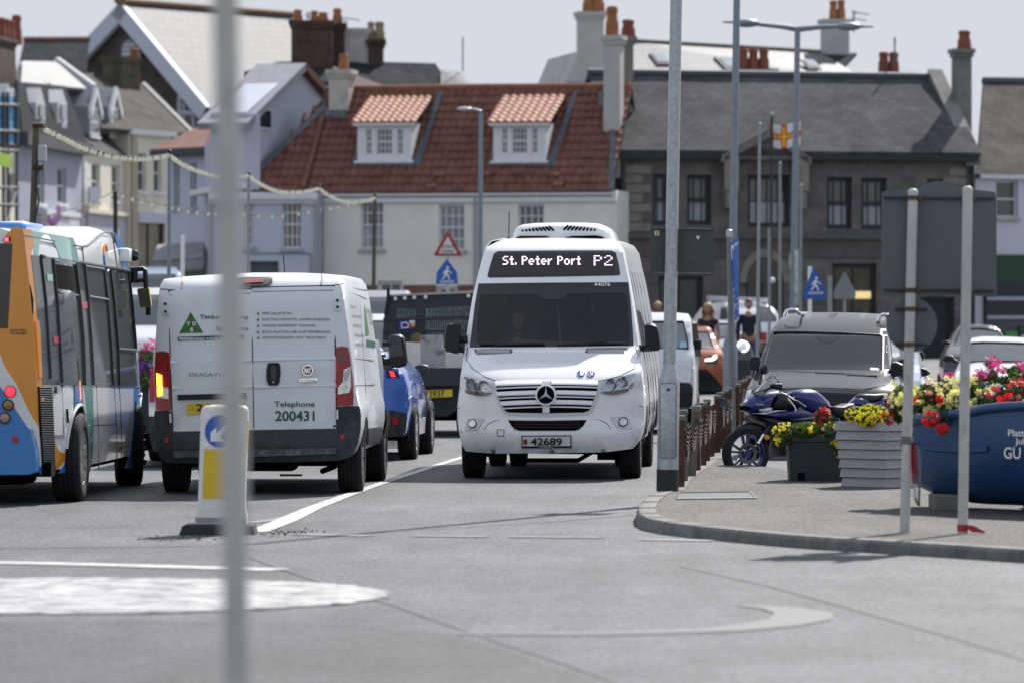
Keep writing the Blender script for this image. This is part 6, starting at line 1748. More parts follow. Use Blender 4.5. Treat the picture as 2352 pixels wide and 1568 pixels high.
mb=MB();mb.loft([[hullpt(x,f,e)for f,e in((.375,.0),(.38,.035),(.43,.04),(.445,.0))]for x in(728,850,1000,1170,1300,1405)],True);mb.build("rubbing_strake",BOATB,boat,30)
mb=MB();mb.cyl(hullpt(728,.40,.02)+Vector((-.10,0,0)),hullpt(740,.40,.02),.03,.03,10);mb.build("stem_fitting",M("blue grey fitting",(.10,.13,.17),.5),boat,40)
def boattext(body,x0,y0,x1,h):
 a=at(*zf(x0,y0),40.4)-bo;b=at(*zf(x1,y0),40.3)-bo;w_=b.x-a.x
 base=[at(*zf(x0+(x1-x0)*i/8,y0),40.4)-bo for i in range(9)]
 def pl_(u,v,o):
  p=a+Vector((u,0,v))
  best=None
  for i in range(len(hullr)-1):
   if hullr[i][2].x<=p.x<=hullr[i+1][2].x:
    t_=(p.x-hullr[i][2].x)/(hullr[i+1][2].x-hullr[i][2].x)
    col_=[hullr[i][k].lerp(hullr[i+1][k],t_)for k in range(6)]
    for k in range(5):
     if col_[k].z>=p.z>=col_[k+1].z:
      q=(col_[k].z-p.z)/max(1e-4,col_[k].z-col_[k+1].z)
      best=col_[k].y+(col_[k+1].y-col_[k].y)*q
  return Vector((p.x,(best if best is not None else a.y)-.012-o,p.z))
 text(body,WHITEINK,boat,pl_,w_,h*.238/(FPX/40.4),bold=.02)
boattext("Platts",1668,828,1850,62);boattext("Jul",1728,905,1822,60);boattext("GU 1",1630,1048,1860,112)
mb=MB()
for x0,x1,y in((925,1290,1525),(1850,2250,1590)):
 a,b=at(*zf(x0,y),41.3),at(*zf(x1,y),41.0);z0=pvz(41)
 mb=MB();mb.bb((a.x,41.25,z0-.01),(b.x,41.8,z0+.13),.015);tag(mb.build("concrete_block",M("chock concrete",(.16,.15,.13),.85,var=.3,bump=.4),None),"concrete block under the bow of the blue boat" if x0<1000 else "concrete block under the middle of the boat, cut by the frame","block")
# ---- leaf and blossom builders
def leafmat(name,col,tr=.25):
 m=M(name,col,.5,var=.35,vscale=18)
 b=m.node_tree.nodes["Principled BSDF"]
 b.inputs["Subsurface Weight"].default_value=0
 b.inputs["Transmission Weight"].default_value=0
 t=m.node_tree
 tl=t.nodes.new("ShaderNodeBsdfTranslucent");tl.inputs["Color"].default_value=(col[0]*1.6,col[1]*1.8,col[2]*.9,1)
 ms=t.nodes.new("ShaderNodeMixShader");ms.inputs[0].default_value=tr
 t.links.new(b.outputs[0],ms.inputs[1]);t.links.new(tl.outputs[0],ms.inputs[2])
 t.links.new(ms.outputs[0],t.nodes["Material Output"].inputs["Surface"])
 return m
LF1,LF2,LF3=leafmat("leaf green",(.045,.095,.020)),leafmat("leaf dark",(.022,.050,.016)),leafmat("leaf yellow green",(.10,.15,.025))
LFB=leafmat("leaf bronze",(.07,.032,.022))
def petal(name,col):return leafmat(name,col,.35)
PY,PCR,PR,PPK,PMG,PPU,PW=petal("petal yellow",(.80,.64,.03)),petal("petal cream",(.82,.74,.36)),petal("petal red",(.62,.012,.02)),petal("petal pink",(.75,.25,.26)),petal("petal magenta",(.62,.05,.34)),petal("petal violet",(.14,.05,.42)),petal("petal white",(.8,.76,.72))
def rvec(r):
 while True:
  v=Vector((r.uniform(-1,1),r.uniform(-1,1),r.uniform(-1,1)))
  if .05<v.length<1:return v
def plant(name,label,vols,nleaf,leafsz,lmats,flowers,group=None,cat="flowers",stems=0,seed=1):
 """vols: (centre, radii) world ellipsoids; flowers: (material, count, size, which volumes, clustered)"""
 r=random.Random(seed)
 o=vols[0][0].copy();o.z=min(c.z-q[2]for c,q in vols)
 t=thing(name,label,cat,o,0,group)
 wts=[q[0]*q[1]*q[2]for c,q in vols]
 wts=[max(w_,max(wts)*.12)for w_ in wts]
 mbs=[MB()for _ in lmats]
 for i in range(nleaf):
  c,q=r.choices(vols,wts)[0]
  v=rvec(r);v=v.normalized()*v.length**.45
  p=c+Vector((v.x*q[0],v.y*q[1],v.z*q[2]))-o
  n=(v+rvec(r)*.8).normalized()
  a=n.cross(rvec(r)).normalized();b=n.cross(a)
  s=leafsz*r.uniform(.5,1.25)
  k=r.choices(range(len(lmats)),[3,2,1.5,1][:len(lmats)])[0]
  mbs[k].add([p-a*s,p-b*s*.42+n*s*.12,p+a*s-n*s*.2,p+b*s*.42+n*s*.12],[(0,1,2),(0,2,3)])
 if stems:
  for i in range(stems):
   c,q=r.choice(vols);p=c+Vector((r.uniform(-1,1)*q[0]*.8,r.uniform(-1,1)*q[1]*.8,-q[2]))-o
   mbs[0].tube([p,p+Vector((r.uniform(-.03,.03),0,q[2]*1.6))],.005,4)
 for k,m_ in enumerate(mbs):
  if m_.f:tag(m_.build("foliage",lmats[k],t),kind="stuff")
 for(mt,cnt,sz,vsel,clus)in flowers:
  m_=MB()
  centres=[None]*cnt
  if clus:
   cc_=[]
   for _ in range(max(1,cnt//clus)):
    c,q=vols[r.choice(vsel)];v=rvec(r).normalized();v.y=-abs(v.y);v.z=v.z if v.z>-.75 else-v.z
    cc_.append((c+Vector((v.x*q[0],v.y*q[1],v.z*q[2])),v))
  for i in range(cnt):
   if clus:
    p,v=r.choice(cc_);p=p+Vector((r.gauss(0,sz*1.3),r.gauss(0,sz*.8),r.gauss(0,sz*1.2)))-o
   else:
    c,q=vols[r.choice(vsel)];v=rvec(r).normalized()
    if r.random()<.85:v.y=-abs(v.y)
    p=c+Vector((v.x*q[0],v.y*q[1],v.z*q[2]))*1.02-o
   n=(v+Vector((0,-.7,.35))+rvec(r)*.6).normalized()
   a=n.cross(Vector((.3,.2,1))+rvec(r)*.4).normalized();b=n.cross(a)
   s=sz*r.uniform(.7,1.2)
   for lay in range(2 if sz>.03 else 1):
    k=5;s_=s*(1-.4*lay);ph=r.uniform(0,6)
    vs=[p+n*(.15*s+lay*s*.25)];fs=[]
    for j in range(k):
     for da,rr_,up in((-.50,.80,.28),(0,1.0,.42),(.50,.80,.28)):
      an=ph+2*math.pi*j/k+da
      vs.append(p+(a*math.cos(an)+b*math.sin(an))*s_*rr_+n*s_*(up+lay*.2))
     e=1+3*j;fs+=[(0,e,e+1),(0,e+1,e+2)]
    m_.add(vs,fs)
  tag(m_.build("blossoms",mt,t),kind="stuff")
 return t
def vol(z_,x0,y0,x1,y1,Y,ry):
 a,b=at(*z_(x0,y0),Y),at(*z_(x1,y1),Y)
 return((a+b)/2,((b.x-a.x)/2,ry,(a.z-b.z)/2))
zm=Z(2850,1450,3550,2071)
p1,p2=gpp(*zm(905,1388)),gpp(*zm(1655,1412));Yt_=(p1.y+p2.y)/2+.02
tb=thing("planter","dark green plastic tub overflowing with yellow trailing flowers","planter",((p1.x+p2.x)/2,Yt_+.25,pvz(Yt_)))
to=Vector(tb.location);TUB=M("dark green plastic",(.014,.026,.028),.45,var=.2,vscale=4,dirt=.15,dirtcol=(.06,.065,.06),dscale=5)
wb,wt=(p2.x-p1.x)/2,(p2.x-p1.x)/2*825/760
ht=(1400-832)*.1941/(FPX/Yt_)
def rrect(hx,hy,z,c=.05):
 return[Vector((sx*(hx-c)+c*math.cos(t_),sy*(hy-c)+c*math.sin(t_),z))for sx,sy,ts in((1,1,(0,30,60,90)),(-1,1,(90,120,150,180)),(-1,-1,(180,210,240,270)),(1,-1,(270,300,330,360)))for t_ in[R(q)for q in ts]]
mb=MB();rings=[rrect(wb,.24,0),rrect(wb+(wt-wb)*.80,.262,ht*.80),rrect(wt+.004,.275,ht*.82),rrect(wt+.010,.28,ht*.98),rrect(wt,.275,ht),rrect(wt-.04,.235,ht),rrect(wt-.05,.22,ht*.85)]
mb.loft(rings,True,True,True);mb.build("tub",TUB,tb,40)
for x in(1050,1590):
 a=at(*zm(x,1345),Yt_)-to;mb=MB();mb.bb((a.x-.035,-.252,.01),(a.x+.035,-.20,.085));mb.build("drain_notch",UNDER,tb)
Yf=Yt_+.02
plant("trailing_flowers","yellow trailing petunias spilling over the dark green tub",[vol(zm,730,730,960,980,Yf,.16),vol(zm,880,700,1300,900,Yf+.1,.26),vol(zm,1200,700,1720,900,Yf+.12,.28),vol(zm,1430,780,1720,1170,Yf,.14),vol(zm,760,780,860,1000,Yf-.05,.06)],7000,.026,[LF3,LF1,LF2],[(PY,150,.017,[0,1,3,4,3],7),(PY,50,.017,[2,3],0),(PMG,14,.018,[2],5),(PPU,7,.021,[3,2],0)],seed=3)
plant("bedding_begonia","small red begonia clump standing up from the green tub",[vol(zm,1200,560,1400,750,Yf+.18,.12),vol(zm,1230,530,1390,640,Yf+.18,.10)],420,.022,[LFB,LF1],[(PR,60,.017,[1,0],0),(PPK,16,.016,[0],8)],seed=4,stems=14)
pc=gpp(*zf(470,1326));th=R(45)
wpz=thing("planter","grey weatherboarded timber planter between green tub and blue boat","planter",pc,0)
WEATH=M("weathered grey boards",(.40,.385,.39),.8,var=.14,vscale=5,stretch=(1,1,9),bump=.5,bscale=16,dirt=.35,dirtcol=(.13,.12,.115),dscale=3)
mb=MB();hb_=(1325-690)*.238/(FPX/pc.y);nb=7
def sq(half,z):
 c=Vector((0,.30*math.sqrt(2)-.0,0))
 return[c+Vector((half*math.sqrt(2)*math.sin(k*math.pi/2),-half*math.sqrt(2)*math.cos(k*math.pi/2),z))for k in range(4)]
for i in range(nb):
 z0,z1=hb_*i/nb,hb_*(i+1)/nb
 e0=.268+.045*i/(nb-1)
 mb=MB();mb.loft([sq(e0+.015,z0+.003),sq(e0+.014,z0+.008),sq(e0+.004,z1-.004),sq(e0-.02,z1-.004),sq(e0-.02,z0+.003)],True,False,False)
 mb.build("board",WEATH,wpz,20)
mb=MB();mb.loft([sq(.25,.02),sq(.30,hb_-.05)],True);mb.build("box",M("planter dark core",(.03,.028,.025),.9),wpz)
Yw=pc.y+.32
plant("trailing_flowers","dense yellow flowers heaped on the grey timber planter",[vol(zf,75,545,330,690,Yw,.2),vol(zf,180,520,480,690,Yw,.26),vol(zf,170,600,440,730,Yw-.2,.1)],2800,.022,[LF2,LF1,LF3],[(PY,420,.0135,[0,1,1,2,2],0)],seed=5)
Yb_=41.5
plant("begonia","pale yellow begonias tumbling over the bow of the blue boat",[vol(zf,500,330,760,700,Yb_+.5,.25),vol(zf,720,330,1010,620,Yb_+.2,.30),vol(zf,960,310,1300,680,Yb_,.30),vol(zf,1240,300,1460,560,Yb_+.1,.25)],2600,.040,[LF1,LF2,LF3,LFB],[(PCR,260,.028,[0,1,2,2,3],9),(PW,22,.026,[3,0],4),(PPK,20,.026,[0,1],4)],seed=6)
plant("begonia","red begonias hanging over the gunwale of the boat",[vol(zf,830,600,970,720,Yb_-.35,.07),vol(zf,960,720,1060,790,Yb_-.4,.05),vol(zf,930,560,1180,720,Yb_-.28,.08)],160,.030,[LF2,LF1],[(PR,44,.027,[0,0,1],0)],seed=7)
plant("begonia","bright red begonias at right in the boat below pink geraniums",[vol(zf,1300,420,1560,600,Yb_-.1,.2),vol(zf,1520,330,1900,560,Yb_-.2,.25),vol(zf,1850,330,2300,560,Yb_-.4,.3)],1700,.040,[LF2,LF1,LFB],[(PR,84,.029,[0,1,1,2],7),(PPK,60,.024,[1,2],7)],seed=8)
plant("begonia","few red begonia blooms at the left end of the boat over the timber planter",[vol(zf,430,560,560,720,Yb_+.45,.06),vol(zf,740,450,800,510,Yb_-.1,.05),vol(zf,975,445,1015,490,Yb_-.3,.03)],60,.026,[LF1],[(PR,24,.025,[0,1,2],0)],seed=9)
plant("geranium","tall magenta geraniums standing at the back of the boat",[vol(zf,1340,230,1560,330,Yb_+.4,.2),vol(zf,1520,240,1960,330,Yb_+.4,.25),vol(zf,1430,105,1530,170,Yb_+.4,.10),vol(zf,1600,150,1900,235,Yb_+.4,.15),vol(zf,1345,220,1420,300,Yb_+.2,.08),vol(zf,1470,190,1545,260,Yb_+.3,.08)],420,.040,[LF1,LF3],[(PMG,220,.018,[2,3,4,5,3],10)],seed=10,stems=22)
plant("geranium","single magenta geranium head left of the right-hand sign post",[vol(zf,1030,215,1125,268,Yb_+.5,.05),vol(zf,1060,250,1120,330,Yb_+.5,.03)],20,.02,[LF1],[(PMG,50,.016,[0],0)],seed=11,stems=5)
zT_=zT
plant("petunia","pink and violet flowers glimpsed between the bus and white van",[vol(zT_,-10,500,96,690,75,.3),vol(zT_,-10,600,70,760,74.8,.25)],700,.05,[LF3,LF1,LF2],[(PMG,60,.05,[0],8),(PPU,40,.05,[1],10)],seed=12)
tubo=at(*zT_(40,760),75);tubo.z=gz(75)
tq=thing("planter","dark planter box glimpsed between the bus and the silver hatchback","planter",tubo)
mb=MB();mb.loft([rrect(.5,.3,0),rrect(.55,.33,at(*zT_(40,690),75).z)],True);mb.build("tub",TUB,tq,40)
# ---- the blue sports motorbike
Y0=52.45;yaw_=R(34)
f0=at(*zm(390,1015),Y0)
bk=thing("motorbike","dark blue sports motorbike parked nose left beside the green tub","motorbike",(f0.x,Y0,0),yaw_)
BM_=Matrix.Translation((f0.x,Y0,0))@Matrix.Rotation(yaw_,4,'Z');BMi=BM_.inverted();bko=BMi@Vector((0,0,CAMH))
def bp(x,y,off=0.):
 d=(BMi@at(*zm(x,y),50))-bko;t_=(-off-bko.y)/d.y
 return bko+d*t_
def puff(name,mat,pts,hw,parent=None,keep=.82,smooth=100,z_=None,soft=(.55,.93)):
 P=[bp(*p)for p in pts];c=sum(P,Vector())/len(P)
 rings=[]
 for o_,k in((-1,keep*.9),(-soft[0],soft[1]),(0,1.0),(soft[0],soft[1]),(1,keep*.9)):
  rings.append([c+(p-c)*k+Vector((0,o_*hw,0))for p in P])
 mb=MB();mb.loft(rings,True);return mb.build(name,mat,parent or bk,smooth)
BKB=M("motorbike blue",(.006,.010,.14),.28,coat=.5)
BKK=M("motorbike black",(.010,.010,.011),.4)
def bwheel(name,cx,Rr,wd,steer):
 mb=MB();w2=wd/2
 mb.lathe([(-w2*.7,Rr*.74),(-w2,Rr*.82),(-w2*.85,Rr*.93),(-w2*.4,Rr*.985),(0,Rr),(w2*.4,Rr*.985),(w2*.85,Rr*.93),(w2,Rr*.82),(w2*.7,Rr*.74)],axis='y',n=48)
 t_=mb.build(name,RUBBER,bk,60);t_.location=(cx,0,Rr);t_.rotation_euler=(0,0,steer)
 mb=MB();mb.lathe([(-w2*.7,Rr*.76),(-w2*.72,Rr*.70),(-w2*.2,Rr*.66),(w2*.2,Rr*.66),(w2*.72,Rr*.70),(w2*.7,Rr*.76)],axis='y',n=40)
 for k in range(10):
  a=2*math.pi*(k//2)/5+(.22 if k%2 else-.22)+.3
  mb.loft([[Vector((r_*Rr*math.cos(a2)-e*.011*math.sin(a2),f_*.016,r_*Rr*math.sin(a2)+e*.011*math.cos(a2)))for e,f_ in((-1,-1),(1,-1),(1,1),(-1,1))]for r_,a2 in((.15,a*.6+.4*(2*math.pi*(k//2)/5+.3)),(.69,a))],True)
 mb.lathe([(-.05,.001),(-.05,.045),(.05,.045),(.05,.001)],axis='y',n=16)
 mb.build("rim",BKB,t_,40)
 mb=MB();mb.lathe([(-.045,Rr*.26),(-.048,Rr*.40),(-.042,Rr*.40),(-.040,Rr*.26)],axis='y',n=32);mb.build("brake_disc",M("brake disc",(.10,.10,.105),.35,metal=.8),t_,40)
 return t_
bwheel("front_wheel",0,.285,.115,R(-6))
xr=1.36
bwheel("rear_wheel",xr,.30,.15,0)
puff("front_mudguard",BKK,[(290,770),(330,730),(420,702),(520,706),(600,742),(660,800),(684,890),(655,850),(590,800),(480,790),(380,806),(300,806)],.055)
mb=MB()
for o_ in(-.085,.085):
 mb.tube([bp(730,640,-o_),bp(650,780,-o_),bp(600,850,-o_)],.024,10);mb.tube([bp(602,845,-o_),bp(530,965,-o_)],.020,10)
mb.build("fork",BKK,bk,50)
mb=MB();mb.tube([bp(602,845,.092),bp(535,955,.092)],.019,10);mb.build("fork_slider",CHROME,bk,50)
puff("lower_fairing",BKK,[(435,612),(620,628),(850,672),(980,665),(1200,640),(1360,640),(1340,760),(1240,860),(1180,1100),(1000,1135),(800,1130),(705,1132),(760,960),(700,800),(620,720),(500,668)],.15,keep=.9)
puff("engine",M("engine dark",(.03,.03,.032),.4,metal=.6,var=.4,vscale=20),[(700,760),(1300,720),(1560,800),(1560,1080),(1300,1180),(900,1160),(740,960)],.12)
puff("side_fairing",BKB,[(432,600),(520,606),(620,590),(860,566),(950,505),(1000,545),(1140,600),(1060,640),(850,674),(680,644),(520,632)],.18,keep=.94)
puff("nose_cowl",BKB,[(368,520),(372,495),(420,430),(500,362),(620,325),(745,308),(700,365),(668,420),(650,500),(622,575),(560,594),(440,600),(376,568)],.15,keep=.62)
puff("headlight",CLEAR,[(445,548),(540,528),(615,524),(600,556),(560,590),(480,582)],.165,keep=.9)
puff("nose_intake",UNDER,[(366,505),(420,508),(410,545),(374,560)],.09)
puff("fuel_tank",BKB,[(868,372),(950,328),(1050,306),(1170,314),(1260,384),(1340,462),(1362,525),(1300,580),(1140,604),(1000,560),(960,480)],.15,keep=.6)
mb=MB();a=bp(1108,318);mb.lathe([(0,.001),(.012,.05),(.008,.062),(-.02,.066)],a+Vector((0,0,.0)),'z',24);cp=mb.build("fuel_cap",CHROME,bk,40);cp.rotation_euler=(0,0,0)
puff("cockpit",BKK,[(670,420),(740,320),(870,372),(960,480),(940,520),(860,560),(700,560),(630,540)],.13)
puff("rider_seat",M("seat vinyl",(.018,.018,.02),.45,var=.15),[(1362,520),(1390,508),(1480,512),(1560,478),(1640,472),(1672,522),(1620,568),(1560,640),(1440,652),(1375,590)],.12,keep=.7)
puff("tail_fairing",BKB,[(1615,480),(1700,400),(1800,470),(2000,424),(2060,398),(1990,480),(1900,520),(1780,560),(1690,545)],.10,keep=.7)
puff("pillion_seat",M("seat vinyl",(.018,.018,.02)),[(1690,440),(1700,392),(1760,362),(1900,365),(2035,358),(2050,374),(1980,432),(1820,470),(1745,482)],.09,keep=.7)
puff("tail_lamp",REDLENS,[(2040,440),(2075,420),(2070,450),(2030,470)],.06)
puff("subframe",BKK,[(1500,640),(1700,560),(1900,520),(1850,600),(1700,700),(1560,800)],.09)
mb=MB();mb.tube([bp(1560,950,.05),bp(1740,1080,.06)],.05,8);mb.tube([bp(1500,1100,.14),bp(1700,1190,.14),bp(1770,1240,.14)],.05,10);mb.build("swing_arm",BKK,bk,50)
SM=MGLASS("smoked screen",(.35,.38,.40),.10)
P=[(480,366),(560,272),(640,190),(712,130),(740,165),(790,218),(740,260),(690,306),(590,330)]
mb=MB()
rings=[[bp(*p,o_)+Vector((k,0,0))for p in P]for o_,k in((.13,.10),(.07,.03),(0,.0),(-.07,.03),(-.13,.10))]
for i in range(4):
 mb.loft([[rings[i][j],rings[i+1][j]]for j in(0,1,2,3)],False,False,False)
mb.build("screen",SM,bk,60)
mb=MB();mb.tube([bp(480,362,.12),bp(590,322,.14),bp(690,306,.14),bp(790,222,.13),bp(712,132,.02)],.007,6);mb.build("screen_edge",BKK,bk)
for P,stalk,off in(([(562,66),(580,40),(606,16),(622,60),(632,126),(604,136),(572,118)],[(590,130),(566,180),(560,246)],-.22),([(688,268),(700,248),(740,236),(800,240),(814,270),(806,316),(762,318),(700,290)],[(700,285),(650,310),(620,330)],.30)):
 Q=[bp(*p,off)for p in P];c=sum(Q,Vector())/len(Q)
 mb=MB();mb.loft([[c+(q-c)*k+Vector((0,o_,0))for q in Q]for o_,k in((-.05,.7),(-.02,1),(.03,.95),(.05,.6))],True);mb.tube([bp(*p,off*(1-.25*i))for i,p in enumerate(stalk)],.014,8);mb.build("mirror",BLACKP,bk,50)
mb=MB();mb.tube([bp(900,405,.20),bp(950,440,.26),bp(990,458,.30)],.016,8);mb.tube([bp(985,452,.30),bp(1100,532,.36)],.021,10);mb.build("handlebar",BKK,bk,50)
mb=MB();mb.tube([bp(890,418,.30),bp(935,470,.33),bp(975,520,.35),bp(985,572,.36)],.009,6);mb.build("clutch_lever",CHROME,bk,50)
mb=MB();mb.bb(bp(905,430,.24),bp(960,400,.20),.01);mb.bb(bp(740,400,.1),bp(790,350,.0),.01);mb.build("switchgear",BKK,bk)
a0,a1=bp(505,500,.150),bp(600,494,.150);text("Yamaha",WHITEINK,bk,lambda u,v,o:a0+Vector((u,-o-.012,v)),a1.x-a0.x,.02)
mb=MB();mb.ball(bp(640,880,.11),.032,10,8);mb.build("indicator",AMBER,bk,60)
mb=MB();mb.tube([bp(1130,1120,.12),bp(1080,1250,.24),bp(1060,1330,.30)],.014,6);mb.build("side_stand",BKK,bk)
# --- houses
zA=Z(0,0,1024,1784)
zB=Z(900,0,1900,1742)
zC=Z(1700,0,2800,1916)
class Fac:
 """a building whose front wall stands on a plane through two points; local x runs along the wall, y goes back, z is height"""
 def __init__(s,name,label,cat,pL,YL,pR,YR):
  a,b=at(pL,HORY,YL),at(pR,HORY,YR)
  a.z=b.z=0
  s.W=(b-a).length
  ang=math.atan2(b.y-a.y,b.x-a.x)
  s.root=thing(name,label,cat,a,ang)
  s.M=Matrix.Translation(a)@Matrix.Rotation(ang,4,'Z');s.Mi=s.M.inverted()
  s.o=s.Mi@Vector((0,0,CAMH))
 def p(s,px,py,y=0.):
  d=(s.Mi@at(px,py,100))-s.o;t=(y-s.o.y)/d.y
  return s.o+d*t
 def loc(s,px,py,Y):
  return s.Mi@at(px,py,Y)
 def rect(s,r):
  a,b=s.p(r[0],r[1]),s.p(r[2],r[3])
  c,d=s.p(r[0],r[3]),s.p(r[2],r[1])
  return((a.x+c.x)/2,(c.z+b.z)/2,(b.x+d.x)/2,(a.z+d.z)/2)
 def wall(s,name,mat,x0,x1,z0,z1,holes=(),depth=.22,back=6.,label=None):
  """front wall with real openings and reveals, side and back walls behind it"""
  mb=MB()
  xs=sorted({x0,x1,*[h[0]for h in holes],*[h[2]for h in holes]});zs=sorted({z0,z1,*[h[1]for h in holes],*[h[3]for h in holes]})
  xs=[x for x in xs if x0<=x<=x1];zs=[z for z in zs if z0<=z<=z1]
  for i in range(len(xs)-1):
   for j in range(len(zs)-1):
    cx,cz=(xs[i]+xs[i+1])/2,(zs[j]+zs[j+1])/2
    if any(h[0]<cx<h[2]and h[1]<cz<h[3]for h in holes):continue
    mb.add([(xs[i],0,zs[j]),(xs[i+1],0,zs[j]),(xs[i+1],0,zs[j+1]),(xs[i],0,zs[j+1])],[(0,1,2,3)])
  for h in holes:
   a,b,c,d=(h[0],h[1]),(h[2],h[1]),(h[2],h[3]),(h[0],h[3])
   for p,q in((a,b),(b,c),(c,d),(d,a)):
    mb.add([(p[0],0,p[1]),(q[0],0,q[1]),(q[0],depth,q[1]),(p[0],depth,p[1])],[(0,1,2,3)])
  mb.add([(x0,0,z0),(x0,back,z0),(x0,back,z1),(x0,0,z1),(x1,0,z0),(x1,back,z0),(x1,back,z1),(x1,0,z1)],[(0,1,2,3),(4,5,6,7),(1,5,6,2)])
  return mb.build(name,mat,s.root)
 def window(s,h,kind="sash",frame=None,pane=None,sill=None,depth=.16,bars=(1,1),fw=.055,blind=None,label=None):
  fm=frame or WFRAME
  x0,z0,x1,z1=h;mb=MB();e=.004
  y0,y1=depth-.05,depth+.02
  mb.bb((x0+e,y0,z0+e),(x0+fw,y1,z1-e));mb.bb((x1-fw,y0,z0+e),(x1-e,y1,z1-e))
  mb.bb((x0+fw,y0,z1-fw),(x1-fw,y1,z1-e));mb.bb((x0+fw,y0,z0+e),(x1-fw,y1,z0+fw))
  if kind=="sash":
   zm_=(z0+z1)/2;mb.bb((x0+fw,y0-.02,zm_-fw*.45),(x1-fw,y1,zm_+fw*.45))
  nx_,nz_=bars
  for i in range(1,nx_):x=x0+(x1-x0)*i/nx_;mb.bb((x-.016,y0+.01,z0+fw),(x+.016,y1,z1-fw))
  for j in range(1,nz_):z=z0+(z1-z0)*j/nz_;mb.bb((x0+fw,y0+.013,z-.016),(x1-fw,y1,z+.016))
  w_=mb.build("window",fm,s.root)
  mb=MB();mb.bb((x0+e,depth+.005,z0+e),(x1-e,depth+.012,z1-e));mb.build("pane",pane or PANE,w_)
  if blind:mb=MB();mb.bb((x0+fw,depth-.012,z0+fw),(x1-fw,depth-.006,z0+(z1-z0)*blind));mb.build("blind",BLINDM,w_)
  if sill is not None:mb=MB();mb.bb((x0-.06,-.10,z0-.10),(x1+.06,depth-.06,z0+.002));mb.build("sill",sill,w_)
  return w_
 def quad(s,name,mat,pts,thick=.12,parent=None):
  """a roof slope or panel: polygon of local points with thickness along its normal"""
  P=[Vector(q)for q in pts];n=(P[1]-P[0]).cross(P[-1]-P[0]).normalized()
  if n.z<0:n=-n
  mb=MB();mb.prism(P,-n*thick);return mb.build(name,mat,parent or s.root)
 def chimney(s,mat,x0,x1,ztop,y,zbot,dy=.7,pots=(),cap=None,capmat=None,potmat=None,ph=.5):
  mb=MB();mb.bb((x0,y,zbot),(x1,y+dy,ztop))
  ch=mb.build("chimney",mat,s.root)
  c=.09;mb=MB();mb.bb((x0-c,y-c,ztop),(x1+c,y+dy+c,ztop+.13));mb.bb((x0-c*.5,y-c*.5,ztop-.12),(x1+c*.5,y+dy+c*.5,ztop-.002));mb.build("chimney_cap",capmat or mat,ch)
  for(x,h,r_)in pots:
   mb=MB();mb.lathe([(0,r_*1.1),(h*.12,r_*1.05),(h*.5,r_*.98),(h*.55,r_*.85),(h*.8,r_*.8),(h*.82,r_*.95),(h*.93,r_*.9),(h,r_*.7),(h*.97,.001)],(x,y+dy/2,ztop+.13),'z',16);mb.build("chimney_pot",potmat or POT,ch,40)
  return ch
POT=M("terracotta pot",(.20,.055,.035),.7,var=.25,vscale=5)
POTO=M("orange pot",(.30,.12,.05),.75,var=.3,vscale=5)
WFRAME=M("white window frame",(.68,.69,.71),.45)
DFRAME=M("dark window frame",(.014,.015,.017),.5)
PANE=M("window pane",(.045,.052,.058),.05,spec=.8,var=.6,vscale=1.3)
PANEL_=M("pale curtained pane",(.20,.23,.25),.12,spec=.7,var=.25,vscale=2)
BLINDM=M("pale window blind",(.30,.33,.36),.7,var=.1,vscale=2)
CREAMW=M("cream render",(.68,.635,.53),.85,var=.06,vscale=1.5,dirt=.22,dirtcol=(.42,.39,.34),dscale=1.2)
WHITEW=M("white render",(.80,.765,.69),.85,var=.05,vscale=1.2,dirt=.25,dirtcol=(.50,.48,.45),dscale=1.1)
BLUEW=M("pale blue render",(.52,.55,.63),.85,var=.06,vscale=1.2,dirt=.2,dirtcol=(.38,.40,.46),dscale=1.1)
LILACW=M("blue grey render",(.36,.38,.46),.85,var=.07,vscale=1.2,dirt=.25,dirtcol=(.25,.26,.30),dscale=1.2)
GREYREND=M("grey render",(.46,.44,.42),.85,var=.10,vscale=1.2,dirt=.35,dirtcol=(.26,.24,.21),dscale=1.5)
TRIMW=M("white painted trim",(.70,.70,.70),.6,var=.06)
SILLM=M("stone sill",(.42,.40,.36),.8,var=.15)
LEAD=M("lead flashing",(.105,.115,.135),.5,metal=.3,var=.3,vscale=4)
RIDGE=M("ridge tile",(.24,.095,.060),.75,var=.3,vscale=3)
PANT=M("red pantile",(.165,.064,.043),.8,var=.45,vscale=2.6,dirt=.35,dirtcol=(.10,.06,.045),dscale=2.2,bump=.3,bscale=14)
PANT_SUNLIT=M("sunlit pantile",(.42,.20,.13),.75,var=.35,vscale=5)  # red tiles lightened for the dormers: sun on their shallow slopes put into colour
SLATE=MBRICK("grey slate courses",(.10,.10,.10),(.076,.077,.078),(.045,.045,.045),.32,.11,rough=.9,ms=.012,var=.45,vscale=.9,spec=.12)
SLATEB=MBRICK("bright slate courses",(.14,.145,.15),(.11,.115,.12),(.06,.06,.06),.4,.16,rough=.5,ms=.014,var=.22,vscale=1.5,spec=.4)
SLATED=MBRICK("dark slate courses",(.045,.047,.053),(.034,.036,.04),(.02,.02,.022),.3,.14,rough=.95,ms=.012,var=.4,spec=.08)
SLATEBR=MBRICK("brown slate courses",(.10,.092,.08),(.075,.07,.062),(.045,.04,.037),.32,.12,rough=.9,ms=.012,var=.45,spec=.12)
GRANITE=MBRICK("dark granite courses",(.15,.135,.122),(.105,.097,.092),(.16,.15,.14),.55,.26,rough=.8,ms=.012,var=.3,vscale=1.6)
DARKSTONE=MBRICK("brown church stone",(.060,.048,.038),(.040,.034,.030),(.07,.06,.05),.4,.2,rough=.9,ms=.015,var=.35)
BRICKM=MBRICK("sooty brick",(.085,.042,.032),(.045,.028,.024),(.08,.07,.06),.23,.085,rough=.9,ms=.012,var=.5,vscale=1.2)
